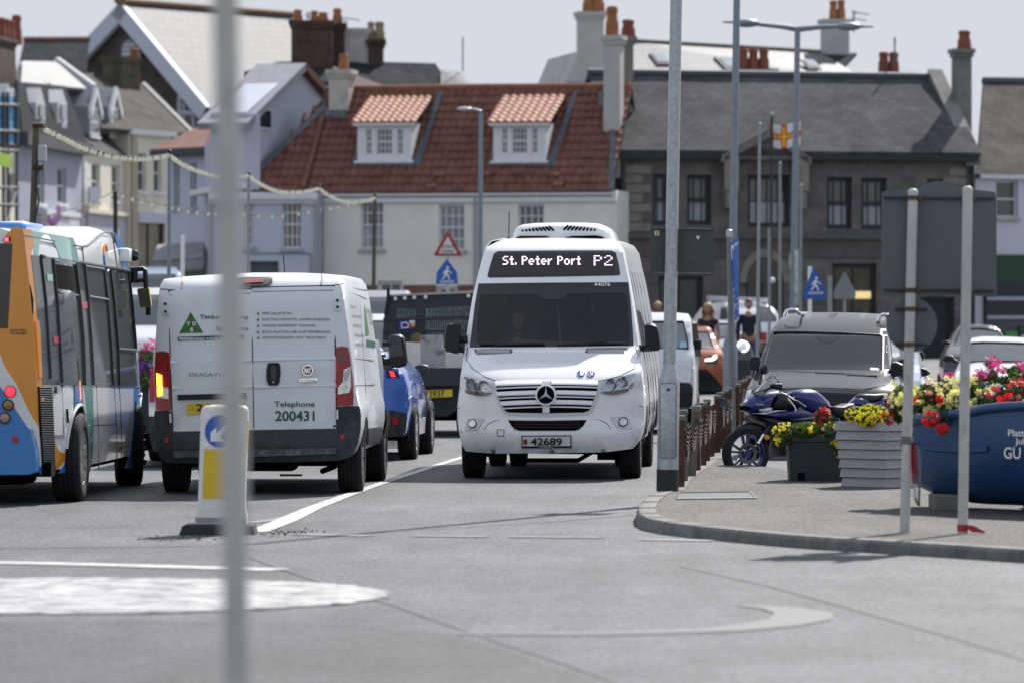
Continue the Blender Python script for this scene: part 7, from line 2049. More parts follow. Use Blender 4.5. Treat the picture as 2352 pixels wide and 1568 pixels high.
BRICKR=MBRICK("red brick",(.20,.085,.06),(.16,.07,.05),(.2,.18,.16),.23,.085,rough=.85,ms=.01,var=.25)
QUOIN=M("pale quoin stone",(.22,.20,.175),.85,var=.3,vscale=2)
def pantiles(mb,E0,E1,T0,T1,colw=.235,rowh=.34,amp=.045,clip=None):
 """corrugated tile field between eaves line E0-E1 and top line T0-T1 (local points)"""
 E0,E1,T0,T1=map(Vector,(E0,E1,T0,T1))
 w_=(E1-E0).length;h_=(T1-E1).length
 n=(E1-E0).cross(T1-E1).normalized()
 if n.z<0:n=-n
 nc,nr=max(2,int(w_/colw)),max(2,int(h_/rowh));sub=6
 def P(u,v,d):return(E0.lerp(E1,u)).lerp(T0.lerp(T1,u),v)+n*d
 prof=[.0,.55,.95,1.0,.72,.25]
 for r_ in range(nr):
  for c_ in range(nc):
   if clip and not clip((c_+.5)/nc,(r_+.5)/nr):continue
   lo=[P((c_+k/sub)/nc,r_/nr,amp*(prof[k%sub]if k<sub else 0)+.035)for k in range(sub+1)]
   hi=[P((c_+k/sub)/nc,(r_+1)/nr,amp*(prof[k%sub]if k<sub else 0))for k in range(sub+1)]
   b_=[P((c_+k/sub)/nc,r_/nr,-.01)for k in range(sub+1)]
   vs=lo+hi+b_;m_=sub+1
   mb.add(vs,[(k,k+1,m_+k+1,m_+k)for k in range(sub)]+[(2*m_+k,2*m_+k+1,k+1,k)for k in range(sub)])
# ---- the long white house with the red pantile roof
H=Fac("town_house","long white house with red pantile roof and two white dormers behind the minibus","house",735,141,1416,139.2)
ze=H.p(735,441).z;zg0=gz(140)
wins=[(829,462,881,572),(1008,470,1068,575),(1190,470,1250,575)]
hs=[H.rect(r)for r in wins]
gf=[H.rect(r)for r in[(868,646,925,700),(1003,658,1050,720)]]
H.wall("wall",WHITEW,0,H.W,zg0,ze,hs+gf,back=6.2)
for h,b in zip(hs,((4,4),(4,4),(4,4))):H.window(h,"sash",pane=PANEL_ if h is hs[1]else PANE,sill=SILLM,bars=b,blind=.48 if h is hs[0]else None)
for h in gf:H.window(h,"fixed",pane=PANE,bars=(2,1),fw=.09)
mb=MB();mb.bb((-.02,-.035,zg0),(gf[0][0]-.02,-.002,H.p(800,655).z));mb.bb((gf[0][2]+.02,-.035,zg0),(gf[1][0]-.02,-.002,H.p(800,655).z));mb.bb((gf[1][2]+.02,-.035,zg0),(H.W,-.002,H.p(800,655).z))
mb.build("brick_plinth",BRICKR,H.root)
GUT=M("grey gutter",(.34,.35,.36),.5)
mb=MB();mb.bb((0,-.10,ze-.32),(H.W,-.004,ze-.14));mb.bb((0,-.16,ze-.14),(H.W,-.004,ze-.02));mb.build("cornice",TRIMW,H.root)
mb=MB()
for x,y in((1093,460),(742,460)):a=H.p(x,y);mb=MB();mb.cyl((a.x,-.09,zg0),(a.x,-.09,ze-.1),.05,n=10);mb.build("downpipe",GUT,H.root,50)
for r in((842,612,852,630),(1045,565,1052,580)):
 pass
d0=3.05
zrg=H.p(900,206,d0).z
xl=H.p(560,441).x
xr_=H.W-.12
mb=MB()
sl_=(zrg-ze)/(d0+.15)
def rz_(y):return ze+(y+.15)*sl_
E0,E1=Vector((xl,-.2,rz_(-.2))),Vector((xr_,-.2,rz_(-.2)));T0,T1=Vector((xl,d0,zrg)),Vector((xr_,d0,zrg))
xdl,xdt=H.p(585,395,.5).x,H.p(750,222,2.8).x
pantiles(mb,E0,E1,T0,T1,clip=lambda u,v:(xl+u*(xr_-xl))>xl+(v/.93)*(xdt-xl)-.1)
rf=mb.build("roof",PANT,H.root,50)
mb=MB();mb.prism([(xl,-.15,rz_(-.15)-.05),(xr_,-.15,rz_(-.15)-.05),(xr_,d0,zrg-.06),(xdt,d0,zrg-.06)],(0,.02,-.12));mb.prism([(xdt,d0,zrg-.05),(xr_,d0,zrg-.05),(xr_,d0*2+.2,ze),(xdt,d0*2+.2,ze)],(0,-.02,-.12));mb.build("roof_deck",DARKMET,rf)
mb=MB();mb.tube([(xdt-.1,d0+.02,zrg+.02),(xr_*.5,d0+.02,zrg+.04),(xr_,d0+.02,zrg+.02)],.11,10);mb.build("ridge_tiles",RIDGE,rf,50)
def onroof(px,py):
 y=0.
 for _ in range(30):
  q=H.p(px,py,y);y+=(q.z-rz_(y))/(sl_+1e-6)*.7
 return H.p(px,py,y)
mb=MB();mb.tube([onroof(697,438)+Vector((0,-.05,.06)),onroof(722,350)+Vector((0,-.05,.06)),onroof(742,272)+Vector((0,-.05,.06))],.085,8);mb.build("hip_tiles",M("hip tile brown",(.17,.075,.05),.75,var=.3),rf,50)
def flash(name,pts,w_=.0):
 P=[onroof(*p)for p in pts];n=Vector((0,-sl_,1)).normalized()
 mb=MB();mb.prism([p+n*.075 for p in P],-n*.05);return mb.build(name,LEAD,rf)
flash("lead_flashing",[(572,412),(596,384),(660,322),(747,240),(752,252),(668,332),(610,388),(588,416)])
flash("lead_flashing",[(1376,215),(1384,215),(1385,236),(1418,232),(1414,300),(1404,300),(1404,246),(1376,248)])
flash("lead_flashing",[(1404,246),(1416,246),(1412,440),(1398,440)])
for(x0,x1)in((818,953),(1130,1262)):
 zA_=(x0+x1)/2
 L=x0;Rr_=x1
 sill_y=368;top_y=286
 b0=onroof(L,sill_y);yf=b0.y-.14
 fl_=lambda px,py:H.p(px,py,yf)
 p00,p10,p11,p01=fl_(L+3,370),fl_(Rr_-8,372),fl_(Rr_-8,284),fl_(L+3,282)
 dm=MB()
 xa,xb,z0,z1=p00.x,p10.x,p00.z,p01.z
 win=(fl_(L+22,0).x,fl_(0,362).z,fl_(Rr_-26,0).x,fl_(0,303).z)
 for(a,b)in(((xa,z0),(win[0],z1)),((win[2],z0),(xb,z1)),((win[0],z0),(win[2],win[1])),((win[0],win[3]),(win[2],z1))):
  dm.bb((a[0],yf,a[1]),(b[0],yf+.1,b[1]))
 yb_=(z1-ze)/sl_-.15
 for x in(xa,xb-.08):dm.prism([(x,yf+.101,z0),(x,yf+.101,z1),(x,yb_,z1)],(.08,0,0))
 dmo=dm.build("dormer",TRIMW,H.root)
 w3=(win[2]-win[0])
 mb=MB()
 for u0,u1,nx_ in((0,.17,2),(.29,.71,4),(.83,1,2)):
  a,b=win[0]+w3*u0,win[0]+w3*u1
  f_=.035
  mb.bb((a,yf+.03,win[1]),(a+f_,yf+.08,win[3]));mb.bb((b-f_,yf+.03,win[1]),(b,yf+.08,win[3]));mb.bb((a+f_,yf+.03,win[3]-f_),(b-f_,yf+.08,win[3]));mb.bb((a+f_,yf+.03,win[1]),(b-f_,yf+.08,win[1]+f_));zm_=(win[1]+win[3])/2;mb.bb((a+f_,yf+.02,zm_-.025),(b-f_,yf+.08,zm_+.025))
  for k in range(1,nx_):x=a+(b-a)*k/nx_;mb.bb((x-.012,yf+.045,win[1]+f_),(x+.012,yf+.08,win[3]-f_))
  for zz in(.25,.75):z=win[1]+(win[3]-win[1])*zz;mb.bb((a+f_,yf+.047,z-.012),(b-f_,yf+.08,z+.012))
 for u0,u1 in((.17,.29),(.71,.83)):mb.bb((win[0]+w3*u0,yf-.015,win[1]-.02),(win[0]+w3*u1,yf+.09,win[3]+.02))
 wd=mb.build("window",WFRAME,dmo)
 mb=MB();mb.bb((win[0],yf+.085,win[1]),(win[2],yf+.092,win[3]));mb.build("pane",PANE,dmo)
 mb=MB();mb.bb((xa-.08,yf-.10,z0-.07),(xb+.08,yf,z0));mb.bb((xa-.06,yf-.08,z1-.12),(xb+.06,yf-.002,z1));mb.build("trim",TRIMW,dmo)
 yt=min(d0-.25,yb_+.9);zt=rz_(yt)
 mb=MB();e0,e1=Vector((xa-.16,yf-.2,z1-.01)),Vector((xb+.16,yf-.2,z1-.01));t0,t1=Vector((xa-.16,yt,zt+.02)),Vector((xb+.16,yt,zt+.02))
 pantiles(mb,e0,e1,t0,t1,colw=.21,rowh=.3,amp=.05);mb.build("dormer_roof",PANT_SUNLIT,dmo,50)
 mb=MB();mb.prism([e0+Vector((.05,.02,-.01)),e1+Vector((-.05,.02,-.01)),t1+Vector((-.05,0,-.02)),t0+Vector((.05,0,-.02))],(0,0,-.07));mb.build("dormer_deck",TRIMW,dmo)
 flash("lead_flashing",[(L-4,372),(Rr_+2,374),(Rr_+6,386),(L-8,384)])
 flash("lead_flashing",[(Rr_-2,374),(Rr_+56,214),(Rr_+66,214),(Rr_+12,386),(Rr_+4,386)])
 flash("lead_flashing",[(L-6,384),(L+2,330),(L+8,330),(L+4,374)])
H.chimney(M("mossy cream chimney",(.46,.44,.38),.85,var=.2,vscale=2,dirt=.6,dirtcol=(.20,.18,.12),dscale=2.2),H.p(755,200,2.3).x,H.p(800,200,2.3).x,H.p(780,170,2.3).z,2.3,rz_(1.4),.75,[(H.p(790,150,2.7).x,.48,.15)],potmat=POTO)
flash("lead_flashing",[(747,252),(792,252),(800,228),(808,228),(792,276),(745,272)])
H.chimney(GREYREND,H.p(1386,160,1.6).x,H.p(1424,160,1.6).x,H.p(1400,92,1.6).z,1.6,ze+.4,.6,[(H.p(1406,60,1.9).x,.85,.19)],potmat=POTO)
for x,y in((1275,405),(1010,404),(1115,404),(1282,428),(992,432)):
 q=onroof(x,y);mb=MB();mb.box(q+Vector((0,-.05,.05)),(.30,.18,.10),(R(40),0,0),.03);mb.build("vent_tile",M("vent tile",(.20,.10,.06),.8,var=.4),rf)
# ---- the pale blue house under the left end of the same roof
Bh=Fac("town_house","pale blue house under the left end of the red pantile roof","house",478,140.04,735,140.0)
hs=[Bh.rect(r)for r in[(648,460,694,571),(558,462,584,566)]];dr=Bh.rect((574,600,640,760))
zE_=Bh.p(600,441).z
Bh.wall("wall",BLUEW,0,Bh.W-.01,zg0,zE_-.02,hs+[dr],back=5.)
for h in hs:Bh.window(h,bars=(4,4),sill=LILACW)
Bh.window(dr,"fixed",frame=LEAD,pane=M("grey shutter",(.09,.095,.11),.6))
mb=MB();mb.bb((.02,-.22,zE_-.22),(Bh.W-.02,-.004,zE_-.06));mb.bb((.02,-.1,zE_-.34),(Bh.W-.02,-.004,zE_-.22));mb.build("cornice",TRIMW,Bh.root)
for px in(727,470+15):
 a=Bh.p(px,500);mb=MB();mb.cyl((a.x,-.07,zg0),(a.x,-.07,zE_-.3),.05,n=10);mb.build("downpipe",GUT,Bh.root,50)
a=Bh.p(685,571);mb=MB();mb.tube([(a.x-1.6,-.03,a.z-.12),(a.x+.35,-.03,a.z-.14),(a.x+.36,-.03,a.z-2.4)],.03,6);mb.build("cable",GUT,Bh.root)
# ---- taller blue gabled house standing at an angle behind
g0,g1=at(566,400,141.2),at(745,400,146.5)
Gb=Fac("gabled_house","tall pale blue gabled house with small dark window left of the red roof","house",566,141.3,790,148.0)
apx=Gb.p(686,150);ybk=1.1
el,er=Gb.p(566,258),Gb.p(800,262)
mb=MB();hole=Gb.rect((591,254,619,293))
base_=zg0
P=[(0,base_),(Gb.W,base_),(Gb.W,er.z),(apx.x,apx.z),(0,el.z)]
mb.prism([(x,0,z)for x,z in P],(0,ybk,0));mb.build("wall",BLUEW,Gb.root)
mb=MB();mb.bb((hole[0]-.07,-.05,hole[1]-.07),(hole[2]+.07,-.004,hole[3]+.07));w_=mb.build("window",WFRAME,Gb.root)
mb=MB();mb.bb((hole[0],-.056,hole[1]),(hole[2],-.04,hole[3]));mb.build("pane",PANE,w_)
v_=Vector((0,ybk+.3,0))
def rake(a,b,ov=.25):
 a,b=Vector((a[0],-ov,a[1])),Vector((b[0],-ov,b[1]));return[a,b,b+Vector((0,ybk+2*ov,0)),a+Vector((0,ybk+2*ov,0))]
Gb.quad("roof",M("lilac slate slope",(.25,.245,.29),.75,var=.15),[p+Vector((0,0,.06))for p in rake((-.5,el.z-.38),(apx.x,apx.z))],.2)
Gb.quad("roof",PANT,[p+Vector((0,0,.06))for p in rake((Gb.W+.3,er.z-.2),(apx.x,apx.z))],.2)
lw=Gb.loc(488,300,147.5)
Lb=Fac("town_house","lilac-grey side wing between the blue corner house and the gabled house, behind the blurred post","house",470,149.5,566,141.2)
mb=MB();t0,t1=Lb.p(478,300),Lb.p(566,246)
mb.prism([(0,0,zg0),(Lb.W,0,zg0),(Lb.W,0,Lb.p(566,262).z),(0,0,Lb.p(470,330).z)],(0,.4,0));mb.build("wall",M("lilac render",(.48,.48,.56),.85,var=.06),Lb.root)
mb=MB();mb.bb((-.1,-.45,Lb.p(500,437).z-.1),(Lb.W,-.004,Lb.p(500,432).z));mb.build("ledge",TRIMW,Lb.root)
Ck=Fac("chimney_house","dark roofed house behind carrying the big sooty brick chimney stack","house",545,158,1060,158)
zk=Ck.p(700,215).z
Ck.wall("wall",GREYREND,0,Ck.W,zg0,zk,back=6)
mb=MB()
def rp(px,py,y):return Ck.p(px,py,y)
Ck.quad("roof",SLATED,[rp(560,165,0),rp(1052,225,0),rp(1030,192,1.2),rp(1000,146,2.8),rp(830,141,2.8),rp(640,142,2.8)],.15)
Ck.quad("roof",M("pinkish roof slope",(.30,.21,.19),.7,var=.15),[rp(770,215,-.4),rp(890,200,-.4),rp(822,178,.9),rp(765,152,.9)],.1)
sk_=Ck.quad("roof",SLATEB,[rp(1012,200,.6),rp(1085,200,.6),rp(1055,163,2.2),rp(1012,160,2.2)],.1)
c1=Ck.chimney(BRICKM,rp(669,90,1.5).x,rp(762,90,1.5).x,rp(700,56,1.5).z,1.5,zk,1.1,[(rp(684,40,1.9).x,.38,.15),(rp(722,40,1.9).x,.34,.13),(rp(742,40,1.9).x,.30,.17)],potmat=POTO)
c2=Ck.chimney(BRICKM,rp(765,90,2.2).x,rp(790,90,2.2).x,rp(770,62,2.2).z,2.2,zk,.8,[(rp(775,45,2.6).x,.5,.16)],potmat=POTO)
Ck.chimney(GREYREND,rp(792,90,2.6).x,rp(846,90,2.6).x,rp(820,74,2.6).z,2.6,zk,.8)
Ck.chimney(BRICKM,rp(846,120,2.5).x,rp(880,120,2.5).x,rp(860,100,2.5).z,2.5,zk,.8,[(rp(852,60,2.9).x,.6,.13),(rp(872,60,2.9).x,.6,.17)],potmat=M("buff pot",(.26,.20,.12),.8,var=.3))
def aerial(fac,px,py0,py1,y,arms):
 mb=MB();mb.cyl(fac.p(px,py0,y),fac.p(px,py1,y),.025,n=6)
 for(ax,ay,bx,by)in arms:mb.cyl(fac.p(ax,ay,y),fac.p(bx,by,y),.018,n=6)
 return mb.build("aerial",M("aerial grey",(.12,.12,.125),.5,metal=.5),fac.root)
aerial(Ck,708,56,28,2,[(700,34,722,30),(702,40,720,37)]);aerial(Ck,783,62,36,2.5,[(778,40,826,47),(780,46,800,50)]);aerial(Ck,1063,165,86,2.2,[])
# ---- left corner house: pale blue with hipped red roof and dark gutter
Nb=Fac("corner_house","pale blue corner house with dark gutter behind the festoon lights","house",385,152,492,150)
nh=[Nb.rect(r)for r in[(399,372,412,478),(437,374,451,478)]]
zn=Nb.p(440,350).z
Nb.wall("wall",BLUEW,0,Nb.W,zg0,zn,nh,back=6)
for h in nh:Nb.window(h,bars=(1,2),fw=.04,sill=LILACW)
mb=MB();mb.bb((-.35,-.45,zn-.12),(Nb.W+.1,-.004,zn+.12),.03);mb.build("gutter",M("black gutter",(.015,.016,.02),.4),Nb.root)
Nb.quad("roof",PANT,[(-.3,-.4,zn+.13),(Nb.W+.1,-.4,zn+.13),Nb.p(505,268,2.4),Nb.p(490,275,2.4)],.12)
aw=MB();a,b=Nb.p(350,600,-2.2),Nb.p(466,592,-2.2);aw.prism([Nb.p(362,562,-.01),Nb.p(468,556,-.01),b,a],(0,0,-.05));aw.prism([a,b,b-Vector((0,0,.35)),a-Vector((0,0,.35))],(0,.03,0))
aw.build("awning",MBRICK("striped awning",(.30,.30,.31),(.22,.22,.235),(.26,.26,.27),.5,9,rough=.8,ms=.0,axes='XY',bump=0),Nb.root)
sd_=Nb.rect((365,612,470,720));mb=MB();mb.bb((sd_[0],-.05,zg0),(sd_[2],-.004,sd_[3]));mb.build("shop_front",M("dark shop front",(.03,.03,.033),.3,var=.4),Nb.root)
# ---- the receding terrace at the far left
Tc=Fac("terrace_house","cream house with grey slate roof and paired sash windows, left of the blue corner house","house",296,186,394,189)
zc_=Tc.p(300,308).z
ch_=[Tc.rect(r)for r in[(316,352,335,440),(353,354,371,442)]];shp=Tc.rect((314,512,380,700))
Tc.wall("wall",CREAMW,0,Tc.W,gz(180),zc_,ch_+[shp],back=8)
for h in ch_:Tc.window(h,bars=(1,2),sill=TRIMW)
Tc.window(shp,"fixed",frame=DFRAME,pane=M("dim shop interior",(.08,.07,.045),.2,var=.5,vscale=2),bars=(2,1))
mb=MB();mb.bb(Tc.p(314,512)+Vector((0,-.12,0)),Tc.p(380,490)+Vector((0,-.004,0)));mb.build("shop_sign",M("pale shop fascia",(.50,.52,.60),.6),Tc.root)
mb=MB();mb.bb((-.05,-.2,zc_-.02),(Tc.W+.1,-.004,zc_+.18));mb.build("gutter",TRIMW,Tc.root)
for px in(302,308):a=Tc.p(px,400);mb=MB();mb.cyl((a.x,-.08,gz(180)),(a.x,-.08,zc_),.08,n=10);mb.build("downpipe",M("cream pipe",(.46,.43,.32),.6),Tc.root,50)
q0,q1=(-.1,-.1,zc_+.15),(Tc.W+2.2,-.1,zc_+.15)
Tc.quad("roof",SLATEBR,[(-2.2,-.1,zc_+.15),(Tc.p(440,305,-.1).x,-.1,zc_+.15),Tc.p(325,192,4.2),Tc.p(182,168,4.2)],.15)
mb=MB();a,b=Tc.p(325,190,4.1),Tc.p(442,306,-.1);mb.prism([a,b,b+Vector((.28,0,.02)),a+Vector((.28,0,.04))],(0,.0,-.25));mb.build("verge",M("verge grey",(.12,.12,.12),.7,var=.2),Tc.root)
Tc.chimney(M("mossy chimney",(.075,.065,.05),.9,var=.4,vscale=2,dirt=.5,dirtcol=(.12,.11,.03),dscale=2),Tc.p(277,160,3.4).x,Tc.p(322,160,3.4).x,Tc.p(300,140,3.4).z,3.4,zc_+2,.8,[(Tc.p(309,130,3.8).x,.42,.2)],potmat=POT)
Td=Fac("terrace_house","cream terrace house with two steep white-gabled dormers and white quoins","house",190,179,296,187)
zd=Td.p(240,352).z
th_=[Td.rect(r)for r in[(210,376,230,458),(256,380,275,462)]]
Td.wall("wall",CREAMW,0,Td.W,gz(180),zd,th_,back=7)
for h in th_:Td.window(h,bars=(1,2),sill=TRIMW)
sp_=Td.rect((196,492,284,700));mb=MB();mb.bb((sp_[0],-.10,gz(180)),(sp_[2],-.004,sp_[3]));mb.build("shop_front",M("lilac shutter",(.42,.42,.48),.7),Td.root)
a=Td.rect((190,485,286,494));mb=MB();mb.bb((a[0],-.25,a[1]),(a[2],-.004,a[3]));mb.build("shop_cornice",CREAMW,Td.root)
mb=MB();mb.prism([Td.p(x,y,-.3)for x,y in((206,430),(233,430),(231,470),(205,468))],(0,.05,0));mb.build("hanging_sign",M("board blue grey",(.24,.27,.33),.6),Td.root)
Td.quad("roof",SLATE,[(-.1,-.15,zd),(Td.W+.1,-.15,zd),Td.p(262,208,2.9),Td.p(150,205,2.9)],.14)
for dx0 in(212,258):
 f0_=Td.p(dx0-8,308,.4);x0=Td.p(dx0-8,300,.4).x;x1=Td.p(dx0+14,300,.4).x;zb_,zt_,za_=Td.p(dx0,312,.4).z,Td.p(dx0,246,.4).z,Td.p(dx0+6,206,.4).z
 mb=MB();mb.prism([(x0,.4,zb_),(x1,.4,zb_),(x1,.4,zt_),((x0+x1)/2,.4,za_),(x0,.4,zt_)],(0,2.6,0));dd=mb.build("dormer",M("slate hung cheek",(.20,.21,.24),.7,var=.2),Td.root)
 mb=MB();c=(x0+x1)/2
 for xs_ in(x0-.15,x1+.15):mb.prism([(xs_,.25,zt_-.15),(c,.25,za_+.1),(c,.25,za_-.18),(xs_,.25,zt_-.45)],(0,.14,0))
 mb.bb((x0-.02,.3,zb_-.1),(x1+.02,.39,zb_));mb.build("bargeboard",TRIMW,dd)
 mb=MB();w0,w1=x0+.08,x1-.08;mb.bb((w0,.34,zb_+.05),(w1,.39,zt_));wd=mb.build("window",WFRAME,dd)
 mb=MB();m_=(zb_+zt_)/2;mb.bb((w0+.12,.325,zb_+.15),(w1-.12,.338,m_-.05));mb.bb((w0+.12,.325,m_+.05),(w1-.12,.338,zt_-.1));mb.build("pane",PANE,dd)
for zq_ in range(7):
 a=Td.p(184,372+zq_*17,-.04);mb=MB();mb.bb((.02,-.05,a.z-.30),(1.1 if zq_%2 else .7,-.004,a.z));mb.build("quoin",TRIMW,Td.root)
Te=Fac("terrace_house","blue-grey terrace house with black mansard roof and white dormers by the boxed pole","house",40,168,190,179)
zt0=Te.p(110,338).z
eh=[Te.rect(r)for r in[(84,388,102,468),(132,386,152,468)]]
Te.wall("wall",LILACW,0,Te.W,gz(180),zt0,eh,back=7)
for h in eh:Te.window(h,bars=(1,2),sill=TRIMW)
mb=MB();mb.bb((-.1,-.4,zt0-.1),(Te.W,-.004,zt0+.35));mb.build("eaves_cornice",M("dark eaves",(.07,.07,.075),.7),Te.root)
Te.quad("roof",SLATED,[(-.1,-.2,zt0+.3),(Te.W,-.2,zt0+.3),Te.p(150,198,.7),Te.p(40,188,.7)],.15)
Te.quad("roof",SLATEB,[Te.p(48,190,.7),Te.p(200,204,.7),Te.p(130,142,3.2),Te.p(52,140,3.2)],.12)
mb=MB();mb.tube([Te.p(48,150,3.0),Te.p(112,198,.8)],.12,6);mb.tube([Te.p(132,140,3.2),Te.p(218,203,.8)],.16,6);mb.build("verge",M("pale verge",(.45,.45,.47),.6),Te.root)
Te.chimney(BRICKM,Te.p(-40,120,2.2).x,Te.p(36,120,2.2).x,Te.p(0,92,2.2).z,2.2,zt0+2,1.2,[(Te.p(x,80,2.8).x,.85,.17)for x in(4,14,24)]+[(Te.p(42-4,70,2.8).x,1.1,.2)],potmat=POT)
for dx0,yt_,yb2 in((93,202,310),(143,206,318),(19,192,300)):
 x0,x1=Te.p(dx0-10,250,.1).x,Te.p(dx0+11,250,.1).x;zb_,zt_,za_=Te.p(dx0,yb2,.1).z,Te.p(dx0,238,.1).z,Te.p(dx0,yt_,.1).z
 mb=MB();mb.prism([(x0,.1,zb_),(x1,.1,zb_),(x1,.1,zt_),((x0+x1)/2,.1,za_),(x0,.1,zt_)],(0,2.,0));dd=mb.build("dormer",M("dormer pale",(.52,.52,.54),.7),Te.root)
 mb=MB();w0,w1=x0+.35,x1-.35;m_=(zb_+zt_)/2;mb.bb((w0,.03,zb_+.2),(w1,.08,m_-.08));mb.bb((w0,.03,m_+.08),(w1,.08,zt_-.05));mb.build("pane",PANEL_ if dx0>30 else M("blue sheeted pane",(.10,.36,.60),.4),dd)
fas=Te.rect((88,497,164,524));mb=MB();mb.bb((fas[0],-.3,fas[1]),(fas[2],-.004,fas[3]));so2=mb.build("shop_sign",M("lilac white fascia",(.62,.58,.66),.6),Te.root)
mb=MB();mb.bb((fas[0]-.1,-.34,fas[3]),(fas[2]+.1,-.004,fas[3]+.18));mb.build("shop_cornice",TRIMW,Te.root)
PURP=M("purple ink",(.18,.02,.22),.5)
for body_,xx,wpx in(("EXPERT",95,20),("MARINE",138,22)):
 a,b=Te.p(xx,512,-.31),Te.p(xx+wpx,513,-.31)
 text(body_,M("grey ink",(.25,.25,.28),.5),so2,lambda u,v,o,a=a:a+Vector((u,-o,v)),b.x-a.x,.28)
a=Te.p(122,508,-.32);mb=MB();mb.ball(a+Vector((0,0,.05)),(.9,.04,.24),10,8);mb.ball(a+Vector((.9,0,.3)),(.5,.04,.3),10,8);mb.build("sign_emblem",PURP,so2,60)
mb=MB();sx=Te.rect((92,524,166,720));mb.bb((sx[0],-.05,gz(180)),(sx[2],-.004,sx[3]));mb.build("shop_window",M("dark shop front",(.03,.03,.033),.3),Te.root)
Tf=Fac("terrace_house","cream house at the left edge behind scaffolding","house",-60,160,40,168)
zf_=Tf.p(0,330).z
Tf.wall("wall",CREAMW,0,Tf.W,gz(180),zf_,[Tf.rect((20,400,36,470))],back=7);Tf.window(Tf.rect((20,400,36,470)),bars=(1,2))
Tf.quad("roof",SLATEBR,[(-.1,-.1,zf_),(Tf.W,-.1,zf_),Tf.p(38,150,3.5),Tf.p(-50,150,3.5)],.15)
sc=Fac("scaffold","steel scaffolding with blue sheeting at the left edge of the picture","scaffolding",-40,157,44,162)
mb=MB()
for px in(-20,8,18,38):mb.cyl(Vector((sc.p(px,400).x,0,gz(160))),Vector((sc.p(px,400).x,0,sc.p(px,212).z)),.06,n=8)
for py in(240,300,345,430,470):mb.cyl(sc.p(-40,py),sc.p(42,py+2),.055,n=8)
mb.cyl(sc.p(2,540),sc.p(44,420),.05,n=8)
mb.build("tubes",M("scaffold steel",(.12,.12,.115),.5,metal=.5),sc.root,50)
for r in((-30,226,40,266),(-30,272,40,322)):
 mb=MB();mb.bb(sc.p(r[0],r[3],.05),sc.p(r[2],r[1],.09));mb.build("sheeting",M("blue sheeting",(.07,.30,.55),.6,var=.25,vscale=1.5),sc.root)
mb=MB();mb.bb(sc.p(-30,378,-.15),sc.p(24,356,-.1));mb.build("board",M("lime board",(.30,.48,.02),.6),sc.root)
# ---- the chapel behind the terrace
Y1=234
Cp=Fac("chapel","brown stone chapel gable with pale bargeboards and bright slate roof behind the terrace","church",150,236,480,230)
ap=Cp.p(*zA(875,40));lf,rt_=Cp.p(*zA(480,465)),Cp.p(*zA(1450,730))
lowz=3.
sl1=(ap.z-lf.z)/(ap.x-lf.x);xlow=lf.x
rv=Cp.loc(*zB(490,152),243.5)-ap;rv.z=0
mb=MB();mb.prism([(lf.x,0,lowz),(rt_.x,0,lowz),(rt_.x,0,rt_.z),(ap.x,0,ap.z),(lf.x,0,lf.z)],rv*.96-Vector((0,0,.3)));mb.build("wall",DARKSTONE,Cp.root)
rv=Cp.loc(*zB(490,152),243.5)-ap;rv.z=0
mb=MB()
def rslope(name,A,Bp,mat,ext=.35):
 off=Vector((0,-ext,.12));P=[A+off,Bp+off,Bp+rv+off,A+rv+off]
 n=(P[1]-P[0]).cross(P[3]-P[0]).normalized();n=n if n.z>0 else-n
 m_=MB();m_.prism(P,-n*.25);return m_.build(name,mat,Cp.root)
apv,rtv,lfv=Vector(ap),Vector(rt_),Vector(lf)
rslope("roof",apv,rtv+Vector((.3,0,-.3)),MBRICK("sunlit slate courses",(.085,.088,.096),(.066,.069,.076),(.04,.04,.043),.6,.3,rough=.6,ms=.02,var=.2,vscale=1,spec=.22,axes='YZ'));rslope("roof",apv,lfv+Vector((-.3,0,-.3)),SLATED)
BGB=M("bargeboard blue white",(.46,.49,.57),.6)
for e in(lfv,rtv):
 mb=MB();d=(e-apv).normalized();n=Vector((-d.z,0,d.x));n=n if n.z>0 else-n
 a,b=apv+Vector((0,-.42,.14)),e+d*.4+Vector((0,-.42,.14));mb.prism([a,b,b-n*.75,a-n*.75],(0,.3,0));mb.build("bargeboard",BGB,Cp.root)
mb=MB();mb.tube([apv+Vector((0,-.4,.2)),apv+rv+Vector((0,0,.2))],.16,8);mb.ball(apv+Vector((0,-.4,.3)),.3,8,6);mb.build("ridge_tiles",M("rust ridge",(.22,.13,.08),.8,var=.3),Cp.root,50)
def lancet(cx,cy,w_,h,z_=zA):
 pts=[]
 for i in range(9):t_=i/8;pts.append((cx-w_+w_*(1-math.cos(t_*math.pi/2)),cy-h*.0-h*math.sin(t_*math.pi/2)))
 return[(cx-w_,cy+h*.5)]+pts+[(2*cx-x,y)for x,y in reversed(pts[:-1])]+[(cx+w_,cy+h*.5)]
o_=lancet(900,360,92,120);i_=lancet(900,360,52,80)
mb=MB();mb.prism([Cp.p(*zA(*p),-.12)for p in o_],(0,.11,0));lw_=mb.build("window_surround",M("dark dressed stone",(.045,.047,.055),.8),Cp.root)
mb=MB();mb.prism([Cp.p(*zA(*p),-.18)for p in i_],(0,.05,0));mb.build("louvre",MBRICK("white louvres",(.46,.47,.48),(.38,.39,.40),(.14,.14,.15),3,.22,ms=.05,bump=0),lw_)
o_=lancet(1330,700,95,130);o_=[(x,max(1000 if y>745 else y,125+1.2*(x-875)))for x,y in o_]
mb=MB();mb.prism([Cp.p(*zA(*p),-.12)for p in o_],(0,.11,0));lw_=mb.build("window",M("pale window arch",(.36,.38,.42),.6),Cp.root)
i_=lancet(1330,700,72,105);i_=[(x,max(1000 if y>745 else y,150+1.2*(x-875)))for x,y in i_]
mb=MB();mb.prism([Cp.p(*zA(*p),-.18)for p in i_],(0,.05,0));mb.build("pane",DARKGL,lw_)
